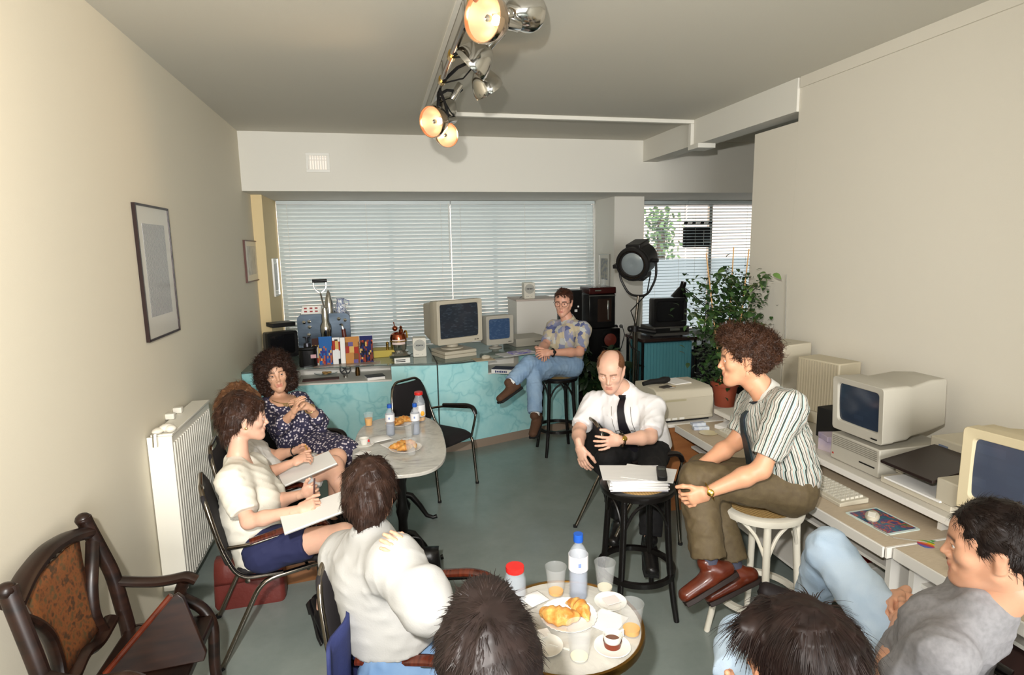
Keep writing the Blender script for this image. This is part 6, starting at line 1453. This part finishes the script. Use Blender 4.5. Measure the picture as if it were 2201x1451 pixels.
def trousers(p, m, g=.018, fl=.014, t1=.93, name='trousers', seed=5, amp=.004):
    J = p.J; P = [Pr(J['hl'], J['hr'], .118*p.sz, .118*p.sz, bl=.05), Pr(J['pe'], J['pe']+p.tu*.07, .118*p.sz, .114*p.sz, p.ax, 1.25, bl=.04, cb=1)]
    for q in 'lr': P += p.leg(q, g)+p.shin(q, g+.002, t1=t1, c=1, fl=fl)
    return p.cloth(name, P, m, amp, .08, seed)
def top(p, m, g=.018, sl=.8, ga=.022, name='shirt', seed=3, amp=.004, cut=.03, long=0, extra=(), stripes=0, op=1, lam=.13):
    P = p.torso(g, 0)
    for q in 'lr':
        P += p.arm(q, ga, t1=1 if long else sl, c=0 if long else 1)
        if long: P += p.fore(q, ga, t1=long, c=1)
    P += list(extra)+[Sp(p.J['nk']+p.fw*.062+p.tu*.035, .050, bl=.01, sub=1)]*op; P.append(Cut(p.J['pe']+p.tu*cut, -p.tu)); return p.cloth(name, P, m, amp, lam, seed, stripes=stripes)
jeans = mat('faded_denim', (120, 150, 184), .85, var=((146, 172, 198), 7, .4), bump=(260, .15))
paleden = mat('pale_denim', (160, 182, 204), .85, var=((182, 198, 212), 6, .4), bump=(260, .15))
# --- man with glasses on the far stool
J = dict(pe=jp(1214, 784, 5.76), nk=jp(1224, 690, 5.72), hd=jp(1211, 651, 5.66), sl=jp(1254, 708, 5.60), sr=jp(1190, 704, 5.82), el=jp(1246, 757, 5.46), wl=jp(1180, 758, 5.32), er=jp(1172, 742, 5.66), wr=jp(1158, 752, 5.44),
         hl=jp(1228, 786, 5.68), hr=jp(1200, 786, 5.80), kl=jp(1136, 782, 5.40), kr=jp(1148, 806, 5.42), al=jp(1096, 824, 5.24), ar=jp(1150, 894, 5.30))
p = Person('man with glasses and patterned shirt sitting on the far stool', J, (-.52, -.85, -.10), hair=('short', 'chestnut', (46, 26, 18), (72, 40, 26)), skin=('ruddy', (216, 160, 136)), hs=1.02)
p.hand('l', nrm(J['wl']-J['el'])+A((-.3, .1, -.1)), A((0, .2, 1)), A((-.3, .8, -.5)), .5, .8); p.hand('r', A((.2, -.8, -.3)), A((1, 0, .5)), A((0, -.3, -1)), .45, .8)
p.body()
m, N, L, b = nodemat('patterned_shirt_cotton')
v = tex(N, L, 'ShaderNodeTexVoronoi', 24, st=(1, 1, .7)); v.distance = 'CHEBYCHEV'; sp_ = N.new('ShaderNodeSeparateColor'); L.new(v.outputs['Color'], sp_.inputs[0])
r = ramp(N, [(0, (176, 168, 152)), (.3, (196, 184, 156)), (.5, (128, 134, 164)), (.62, (190, 192, 188)), (.75, (88, 96, 140)), (.86, (160, 156, 172))], 'CONSTANT'); L.new(sp_.outputs[0], r.inputs[0]); L.new(r.outputs[0], b.inputs['Base Color']); b.inputs['Roughness'].default_value = .8
top(p, m, .018, .85, .024, seed=8, cut=-.03); collar(p, m, .058); trousers(p, jeans, .016, .010, seed=9)
p.dohair(4000, .022, .0014, .005, 3)
suede = mat('brown_suede', (84, 56, 38), .8, bump=(200, .2))
p.shoe('l', A((-.78, -.45, -.30)), suede, rubber); p.shoe('r', A((-.45, -.75, -.42)), suede, rubber)
for q in 'lr': mb = MB(); mb.cyl(V((J['k'+q]+(J['a'+q]-J['k'+q])*.86).tolist()), V(J['a'+q].tolist()), .042, .043, 14); p.part('sock', mb, paper)
def glasses(p, m, lens, y=-.104, z=.004, chain=False):
    mb = MB()
    for q in (-1, 1):
        mb.tube([V(p.local(q*.034+.028*math.cos(a), y+.010*abs(math.cos(a)*q+.0)*0+(.010 if q*math.cos(a) > .5 else 0), z+.022*math.sin(a)).tolist()) for a in np.linspace(0, 2*pi, 18, endpoint=False)], .0018, 6, loop=True)
        mb.tube([V(p.local(q*.062, y+.010, z+.008).tolist()), V(p.local(q*.080, y+.04, z+.010).tolist()), V(p.local(q*.084, .008, z+.010).tolist()), V(p.local(q*.082, .03, z-.012).tolist())], .0017, 6)
    mb.tube([V(p.local(-.008, y, z+.006).tolist()), V(p.local(0, y-.003, z+.009).tolist()), V(p.local(.008, y, z+.006).tolist())], .0016, 6)
    p.part('glasses', mb, m)
glasses(p, mat('dark_frame', (50, 36, 32), .3), None)
watch(p, 'l', black, blackmatt, .88, (0, -1, .3))
# --- bald man astride the chair
whshirt = mat('white_shirt_cotton', (232, 230, 230), .75, bump=(220, .08)); blktr = mat('black_trouser', (18, 17, 19), .85)
J = dict(pe=jp(1385, 968, 3.98), nk=jp(1345, 836, 3.90), hd=jp(1313, 797, 3.79), sl=jp(1402, 876, 3.80), sr=jp(1276, 868, 4.00), el=jp(1398, 940, 3.62), wl=jp(1330, 946, 3.52), er=jp(1244, 926, 3.84), wr=jp(1246, 962, 3.62),
         hl=jp(1400, 972, 3.88), hr=jp(1370, 968, 4.06), kl=jp(1404, 1030, 3.52), kr=jp(1306, 990, 3.72), al=jp(1398, 1160, 3.46), ar=jp(1330, 1110, 3.90))
p = Person('balding man in white shirt and black tie sitting astride a chair', J, (-.50, -.80, -.36), hair=('bald', 'light_brown', (92, 58, 36), (120, 80, 52)), skin=('pink', (224, 176, 152)), size=1.04, jaw=1.06, build=1.1)
p.gaze = (0, -35); p.eyey = -.0735
p.hand('l', A((-.92, -.1, -.08)), A((0, -.1, 1)), A((-.2, .9, 0)), .22, 1.6, .2); p.hand('r', A((.10, -.35, -.9)), A((.8, -.5, 0)), A((.6, .4, .2)), .25, 1.2)
p.body()
top(p, whshirt, .018, .84, .030, seed=12, cut=.0, amp=.005); SH = p.last; collar(p, whshirt, .060); trousers(p, blktr, .016, .012, seed=13)
p.dohair(2600, .02, .0012, .002, 5)
p.last = SH; necktie(p, mat('black_tie', (20, 18, 26), .5), .40, .045); mb = MB(); o_ = J['nk']+p.fw*.02
def sf(x, d, e=.012): return p.surf(o_-p.tu*d+p.ax*x)+p.fw*e
for q in (-1, 1):
    mb.tube([V(sf(q*.035+.026*math.cos(a), .22-.018*math.sin(a), .014).tolist()) for a in np.linspace(0, 2*pi, 16, endpoint=False)], .0016, 6, loop=True)
    mb.tube([V(sf(q*.062, d).tolist()) for d in (.215, .16, .11, .06)], .0015, 5)
p.part('hanging_glasses', mb, darkchr)
mb = MB(); mb.grid(lambda u, v: V(sf(-.125+.085*u, .12+.10*v, .003).tolist()), 6, 6); p.part('breast_pocket', mb, whshirt)
watch(p, 'l', gold, darkchr, .92, (0, -.9, .5)); p.shoe('l', A((-.3, -.9, -.35)), blkl, rubber); p.shoe('r', A((-.6, -.7, -.3)), blkl, rubber)
# --- woman in the flowered dress
m, N, L, b = nodemat('flowered_dress_cotton')
v = tex(N, L, 'ShaderNodeTexVoronoi', 50); r = ramp(N, [(0, (226, 220, 216)), (.30, (200, 190, 196)), (.40, (52, 48, 74)), (1, (40, 38, 62))]); L.new(v.outputs['Distance'], r.inputs[0]); L.new(r.outputs[0], b.inputs['Base Color']); b.inputs['Roughness'].default_value = .85; floral = m
J = dict(pe=jp(650, 948, 4.16), nk=jp(596, 860, 4.15), hd=jp(592, 805, 4.06), sl=jp(643, 862, 4.20), sr=jp(562, 876, 4.03), el=jp(690, 906, 4.06), wl=jp(662, 874, 3.88), er=jp(600, 920, 3.90), wr=jp(632, 884, 3.80),
         hl=jp(668, 950, 4.20), hr=jp(640, 956, 4.10), kl=jp(742, 968, 3.88), kr=jp(722, 990, 3.82), al=jp(760, 1060, 3.95), ar=jp(740, 1090, 3.80))
p = Person('woman with curly dark hair and flowered dress in the far corner seat', J, (.28, -.95, .04), (-.14, 0, 1), 1, ('olive', (212, 162, 132)), ('afro', 'black_brown', (30, 18, 14), (56, 34, 24)), size=.97)
p.hand('l', A((-.7, -.1, .5)), A((.2, -.5, .8)), A((-.6, .4, -.6)), .3, .8); p.hand('r', A((.3, -.15, .85)), A((.5, -.7, 0)), A((.7, .3, -.3)), .35, .8)
p.body()
P = p.torso(.014)
for q in 'lr': P += p.arm(q, .020, t1=1)+p.fore(q, .018, t1=.25, c=1)+p.leg(q, .03)
P += [Pr((J['hl']+J['hr'])/2, (J['kl']+J['kr'])/2, .10, .085, p.ax, 1.3, bl=.05), Sp(J['nk']+p.fw*.10-p.tu*.02, .088, bl=.01, sub=1)]
p.cloth('dress', P, floral, .004, .09, 21); p.dohair(8000, .034, .0016, .010, 6)
mb = MB(); c0 = J['nk']+p.fw*.02
SKN = p.torso(); p.last = SKN
def nl(a, e=.004): return p.surf(J['nk']+p.ax*.075*math.sin(a)-p.tu*(.015+.055*math.cos(a)))+p.fw*e
mb.tube([V(nl(a).tolist()) for a in np.linspace(-1.5, 1.5, 20)], .003, 6); ng = mat('gold_necklace', (204, 176, 122), .3, .8); nk_ = p.part('necklace', mb, ng)
mb = MB()
for i in range(7):
    a = -.55+i*.18; q = nl(a, .006); mb.cyl(V(q.tolist()), V((q-p.tu*(.03+.012*(3-abs(i-3))/3)+p.fw*.006).tolist()), .0035, .005, 8)
p.part('necklace_pendants', mb, ng, nk_)
mb = MB(); mb.sph(V(p.local(.083, .006, -.042).tolist()), .008, 8); mb.sph(V(p.local(-.083, .006, -.042).tolist()), .008, 8); p.part('earrings', mb, ng)
mb = MB(); d = nrm(J['wl']-J['el']); e1 = nrm(np.cross(d, (0, 0, 1))); e2 = np.cross(e1, d); c1 = J['el']+(J['wl']-J['el'])*.85
mb.tube([V((c1+(e1*math.cos(a)+e2*math.sin(a))*.032).tolist()) for a in np.linspace(0, 2*pi, 16, endpoint=False)], .005, 6, loop=True); p.part('bracelet', mb, ng)
# --- woman in the white skirt (behind)
creamj = mat('cream_jacket_linen', (218, 213, 199), .8, bump=(200, .1)); whsk = mat('white_skirt_cotton', (214, 212, 208), .85)
J = dict(pe=jp(566, 1046, 3.62), nk=jp(506, 940, 3.60), hd=jp(518, 876, 3.58), sr=jp(525, 984, 3.42), sl=jp(520, 950, 3.74), er=jp(562, 1024, 3.33), wr=jp(634, 992, 3.32), el=jp(588, 980, 3.66), wl=jp(640, 968, 3.56),
         hr=jp(580, 1060, 3.52), hl=jp(572, 1040, 3.68), kr=jp(716, 1000, 3.48), kl=jp(724, 984, 3.62), ar=jp(752, 1096, 3.52), al=jp(720, 1110, 3.72))
p = Person('woman in a white skirt writing on a pad, mostly hidden behind the cream jacket', J, (.93, .20, -.30), fem=1, hair=('layer', 'light_chestnut', (92, 60, 40), (130, 92, 62)), skin=('rosy', (216, 166, 140)), size=.95)
p.hand('r', A((.85, -.05, .30)), A((.1, .5, .8)), A((0, .5, -.7)), .6, .6); p.hand('l', A((.8, -.25, .2)), A((0, -.3, 1)), A((-.1, -.8, -.4)), .6, .6)
p.body(); top(p, whsk, .014, .65, .026, name='blouse', seed=31, cut=-.02)
P = [Pr(J['hl'], J['hr'], .116, .116, bl=.05), Pr((J['hl']+J['hr'])/2, (J['hl']+J['hr'])/2*.28+(J['kl']+J['kr'])/2*.72, .10, .085, p.ax, 1.3, bl=.04, cb=1), Pr(J['pe'], J['pe']+p.tu*.08, .112, .105, p.ax, 1.2, bl=.03)]
for q in 'lr': P += p.leg(q, .020, t1=.74, c=1)
p.cloth('skirt', P, whsk, .004, .08, 33); p.dohair(5000, .05, .0016, .007, 8)
for q in 'lr': p.shoe(q, A((.6, -.35, -.5)), blkl, rubber, .24, .06, 0, 'shoe', 1)
mb = MB(); d = nrm(J['wl']-J['el']); e1 = nrm(np.cross(d, (0, 0, 1))); e2 = np.cross(e1, d); c1 = J['el']+(J['wl']-J['el'])*.88; mb.tube([V((c1+(e1*math.cos(a)+e2*math.sin(a))*.029).tolist()) for a in np.linspace(0, 2*pi, 16, endpoint=False)], .004, 6, loop=True); p.part('bracelet', mb, blackmatt)
def notepad(label, c, rx, rz, w, d):
    t = thing('note_pad', label, 'notepad', c); M = Euler((rx[0], rx[1], rz)).to_matrix()
    MB().box((0, 0, 0), (w, d, .008), M=M).build('sheets', paper, t); MB().box(M@V(0, 0, -.0062), (w*1.01, d*1.01, .004), M=M).build('backing', mat('pad_backing', (150, 146, 140), .6), t); return t
c = px(660, 1006, dep=3.36); notepad('white writing pad on the lap of the woman in the white skirt', c, (R(2), R(-14)), R(16), .30, .21)
def pen(label, a, b_, m, r=.004):
    t = thing('pen', label, 'pen', tuple(a)); d = V((A(b_)-A(a)).tolist()); MB().cyl((0, 0, 0), tuple(d*.9), r, n=10).build('barrel', m, t); MB().cyl(tuple(d*.9), tuple(d), r, r*.2, 10).build('tip', black, t)
pen('yellow pencil in the hand of the woman in the white skirt', jp(655, 955, 3.50), jp(668, 985, 3.34), mat('yellow_pencil', (214, 160, 60), .4), .0035)
# --- woman in the cream jacket
J = dict(pe=jp(556, 1160, 3.03), nk=jp(508, 984, 3.00), hd=jp(528, 901, 2.99), sr=jp(500, 1034, 2.84), sl=jp(540, 1006, 3.15), er=jp(534, 1122, 2.76), wr=jp(646, 1094, 2.74), el=jp(590, 1080, 3.06), wl=jp(656, 1060, 2.92),
         hr=jp(572, 1180, 2.93), hl=jp(566, 1158, 3.12), kr=jp(738, 1150, 2.90), kl=jp(716, 1160, 3.08), ar=jp(790, 1250, 2.82), al=jp(694, 1308, 3.08))
p = Person('woman in a cream jacket taking notes, in the chair near the radiator', J, (.95, .26, -.08), fem=1, hair=('layer', 'chestnut_brown', (40, 24, 17), (64, 40, 28)), skin=('fair', (220, 172, 148)), size=.96, nose=1.1, hs=.97)
p.hand('r', A((.9, .0, .22)), A((.1, .5, .8)), A((0, .6, -.7)), .62, .6); p.hand('l', A((.75, -.35, .45)), A((0, -.2, 1)), A((-.2, -.8, .1)), .45, .8)
p.body()
top(p, creamj, .022, .80, .036, name='jacket', seed=41, cut=-.10, amp=.005, extra=(Pr(J['pe']+p.tu*.06, J['pe']-p.tu*.08, .118, .128, p.ax, 1.28, bl=.03), Sp(J['nk']+p.fw*.085+p.tu*.00, .055, bl=.01, sub=1)))
navy = mat('navy_skirt', (34, 38, 74), .85)
P = [Pr(J['hl'], J['hr'], .112, .112, bl=.05), Pr((J['hl']+J['hr'])/2, (J['hl']+J['hr'])/2*.45+(J['kl']+J['kr'])/2*.55, .098, .085, p.ax, 1.3, bl=.04, cb=1)]
for q in 'lr': P += p.leg(q, .018, t1=.56, c=1)
p.cloth('skirt', P, navy, .003, .08, 43); p.dohair(9000, .036, .0015, .007, 9)
pump = mat('black_pump', (18, 16, 18), .3)
p.shoe('l', A((.25, -.55, -.42)), pump, pump, .23, .05, .03, 'shoe', 1); p.shoe('r', A((.6, -.4, -.5)), pump, pump, .23, .05, .03, 'shoe', 1)
c = px(676, 1100, dep=2.72); notepad('white writing pad on the lap of the woman in the cream jacket', c, (R(0), R(-10)), R(14), .29, .21)
pen('dark pen held upright by the woman in the cream jacket', jp(676, 1028, 2.84), jp(674, 1082, 2.80), mat('dark_red_pen', (60, 26, 26), .3))
mb = MB(); mb.sph(V(p.local(-.084, .004, -.030).tolist()), .008, 8, (1, .6, 1)); p.part('earring', mb, ng)
# --- person in the white sweatshirt seen from behind
sweat = mat('white_sweatshirt', (178, 177, 174), .85, bump=(160, .1))
J = dict(pe=A(px(850, 1400, z=.58)), nk=jp(800, 1152, 2.06), hd=jp(797, 1068, 2.10), sl=jp(742, 1194, 2.20), sr=jp(850, 1212, 1.90), el=jp(790, 1300, 2.36), wl=jp(880, 1246, 2.26), er=jp(918, 1305, 1.74), wr=jp(892, 1218, 1.86))
J.update(hl=J['pe']+A((.05, .07, 0)), hr=J['pe']+A((-.01, -.09, 0)))
J.update(kl=J['pe']+A((.46, .02, -.02)), kr=J['pe']+A((.42, -.20, -.02)), al=J['pe']+A((.50, .02, -.45)), ar=J['pe']+A((.46, -.20, -.45)))
p = Person('person in a white sweatshirt and jeans seen from behind, at the round table', J, (.18, .97, -.10), hair=('nape', 'glossy_brown', (33, 20, 15), (54, 35, 26)), skin=('fair2', (216, 162, 134)), size=.98, hs=.96)
p.hand('r', A((-.55, .25, .70)), A((.5, .6, .5)), A((-.5, .6, -.5)), .22, .8); p.hand('l', A((.3, -.9, .1)), A((0, 0, 1)), A((-.8, .2, 0)), .4)
p.body(); top(p, sweat, .034, 1, .040, name='sweatshirt', seed=51, amp=.003, lam=.12, cut=.07, long=.55, op=0, extra=(Pr(J['nk']-p.tu*.07, J['nk']+p.tu*.0, .09, .066, p.ax, 1.2, bl=.04),)); trousers(p, mat('blue_denim', (92, 124, 164), .85, var=((116, 146, 180), 8, .4)), .016, .01, seed=53)
mb = MB(); mb.tube([V((J['nk']+p.tu*.006+p.fw*(.004+.064*math.cos(a))+p.ax*.068*math.sin(a)-p.tu*.02*math.cos(a)).tolist()) for a in np.linspace(0, 2*pi, 24, endpoint=False)], .011, 8, loop=True); p.part('neckband', mb, sweat)
p.dohair(9000, .036, .0015, .005, 11)
p.shoe('l', A((.9, -.1, 0)), blkl); p.shoe('r', A((.9, -.2, 0)), blkl)
# jacket hung over the chair back
t = thing('blue_jacket', 'dark blue jacket hanging over the back of the chair at the round table', 'jacket', (-.10, 1.94, 0), R(67))
navyj = mat('navy_jacket', (38, 46, 92), .8, bump=(120, .2))
def jf(u, v):
    a = (u-.5)*2; return V(a*.25, .0+.03*math.cos(a*1.4)+.012*math.sin(u*17)+.02*v, .80-.62*v-.01*math.cos(u*9))
MB().grid(jf, 16, 12).build('cloth', navyj, t, solid=.012)
# --- person with short dark hair, close to the camera
dk = mat('dark_jumper', (48, 50, 60), .9)
J = dict(hd=(.168, 1.00, 1.205), nk=(.175, .94, 1.03), pe=(.20, .95, .56), sl=(.01, .98, .97), sr=(.36, .96, .97), el=(-.06, 1.16, .70), er=(.46, 1.14, .70), wl=(.06, 1.36, .66), wr=(.34, 1.36, .66), kl=(.12, 1.44, .54), kr=(.30, 1.42, .54), al=(.13, 1.48, .09), ar=(.30, 1.46, .09))
p = Person('person with short dark hair seen from above at the bottom edge', J, (.10, .98, -.14), hair=('crop', 'near_black', (22, 15, 13), (36, 26, 23)), skin=('fair3', (206, 150, 120)), hs=1.04)
p.hand('l', A((.3, .6, -.2)), A((1, 0, 0)), A((0, 0, -1))); p.hand('r', A((-.3, .6, -.2)), A((-1, 0, 0)), A((0, 0, -1)))
p.body(); top(p, dk, .02, 1, .03, name='jumper', seed=61, cut=-.02, long=.9, op=0); trousers(p, blktr, .016, .01, seed=63); p.dohair(12000, .022, .0011, .004, 13)
p.shoe('l', A((0, 1, 0)), blkl); p.shoe('r', A((0, 1, 0)), blkl)
# --- dark haired woman at the bottom edge
J = dict(hd=(.80, .935, 1.15), nk=(.81, .885, .99), pe=(.85, .82, .56), sl=(.65, .92, .92), sr=(.98, .83, .92), el=(.93, 1.28, .93), er=(1.00, .98, .72), wl=(.82, 1.06, .98), wr=(.86, 1.18, .66), kl=(.80, 1.24, .54), kr=(.98, 1.20, .54), al=(.82, 1.28, .09), ar=(.98, 1.24, .09))
J['el'] = A(px(1588, 1366, z=.93)); J['sl'] = A((.76, 1.0, .92)); J['wl'] = A(px(1575, 1500, z=.95))
p = Person('woman with long dark hair and denim shirt seen from above at the bottom edge', J, (-.55, .80, -.20), fem=1, hair=('long', 'espresso', (22, 14, 12), (36, 23, 19)), skin=('fair4', (206, 146, 112)), size=.95)
p.hand('l', A((-.3, -.6, .4)), A((0, 0, 1)), A((-.5, .5, 0)), .5); p.hand('r', A((-.6, .5, 0)), A((0, 0, 1)), A((0, 0, -1)))
p.body(); top(p, paleden, .018, 1, .022, name='denim_shirt', seed=71, cut=-.02, long=.7); trousers(p, blktr, .016, .01, seed=73); p.dohair(10000, .06, .0013, .004, 15)
p.shoe('l', A((0, 1, 0)), blkl); p.shoe('r', A((0, 1, 0)), blkl)
# --- man in the grey shirt at the right
grey = mat('grey_marl_jersey', (128, 126, 128), .9, var=((142, 140, 142), 60, .5))
J = dict(hd=(1.60, 1.17, 1.165), nk=(1.585, 1.165, .995), pe=(1.62, 1.39, .575), sl=(1.425, 1.135, .905), sr=(1.70, 1.27, .95), el=(1.40, 1.27, .69), wl=(1.655, 1.475, .745), er=(1.81, 1.43, .73), wr=(1.735, 1.565, .76))
J.update(hl=(1.535, 1.36, .575), hr=(1.70, 1.43, .575), kr=A(px(1782, 1182, z=.83)), kl=A(px(1730, 1375, z=.56)), ar=A(px(1742, 1296, z=.46)))
J = {k: A(v) for k, v in J.items()}
J['al'] = A((J['kl'][0]+.02, J['kl'][1]+.02, .09))
p = Person('man with short dark hair, grey shirt and pale jeans at the right edge', J, (-.64, .76, -.10), hair=('short', 'black', (22, 15, 13), (36, 25, 20)), skin=('bronze', (206, 152, 122)), nose=1.1, size=1.02)
p.hand('l', nrm(J['wl']-J['el'])+A((-.15, .1, .05)), A((-.4, .6, .3)), A((.7, .4, -.3)), .5, .8); p.hand('r', A((-.75, -.2, -.15)), A((0, .2, 1)), A((-.2, -.7, -.5)), .5, .8)
p.body(); top(p, grey, .008, .75, .024, name='t_shirt', seed=81, cut=-.04, amp=.005, op=0, extra=(Pr(J['nk']-p.tu*.07, J['nk']+p.tu*.0, .095, .070, p.ax, 1.2, bl=.04),)); trousers(p, paleden, .020, .012, seed=83)
mb = MB(); mb.tube([V((J['nk']+p.tu*.0+p.fw*(.004+.062*math.cos(a))+p.ax*.066*math.sin(a)-p.tu*.02*math.cos(a)).tolist()) for a in np.linspace(0, 2*pi, 24, endpoint=False)], .008, 8, loop=True); p.part('neckband', mb, grey)
p.dohair(9000, .024, .0012, .004, 17); dkb = mat('dark_boot', (34, 26, 28), .6)
p.shoe('r', A((-.60, .35, .25)), dkb); p.shoe('l', A((-.6, .6, 0)), dkb)
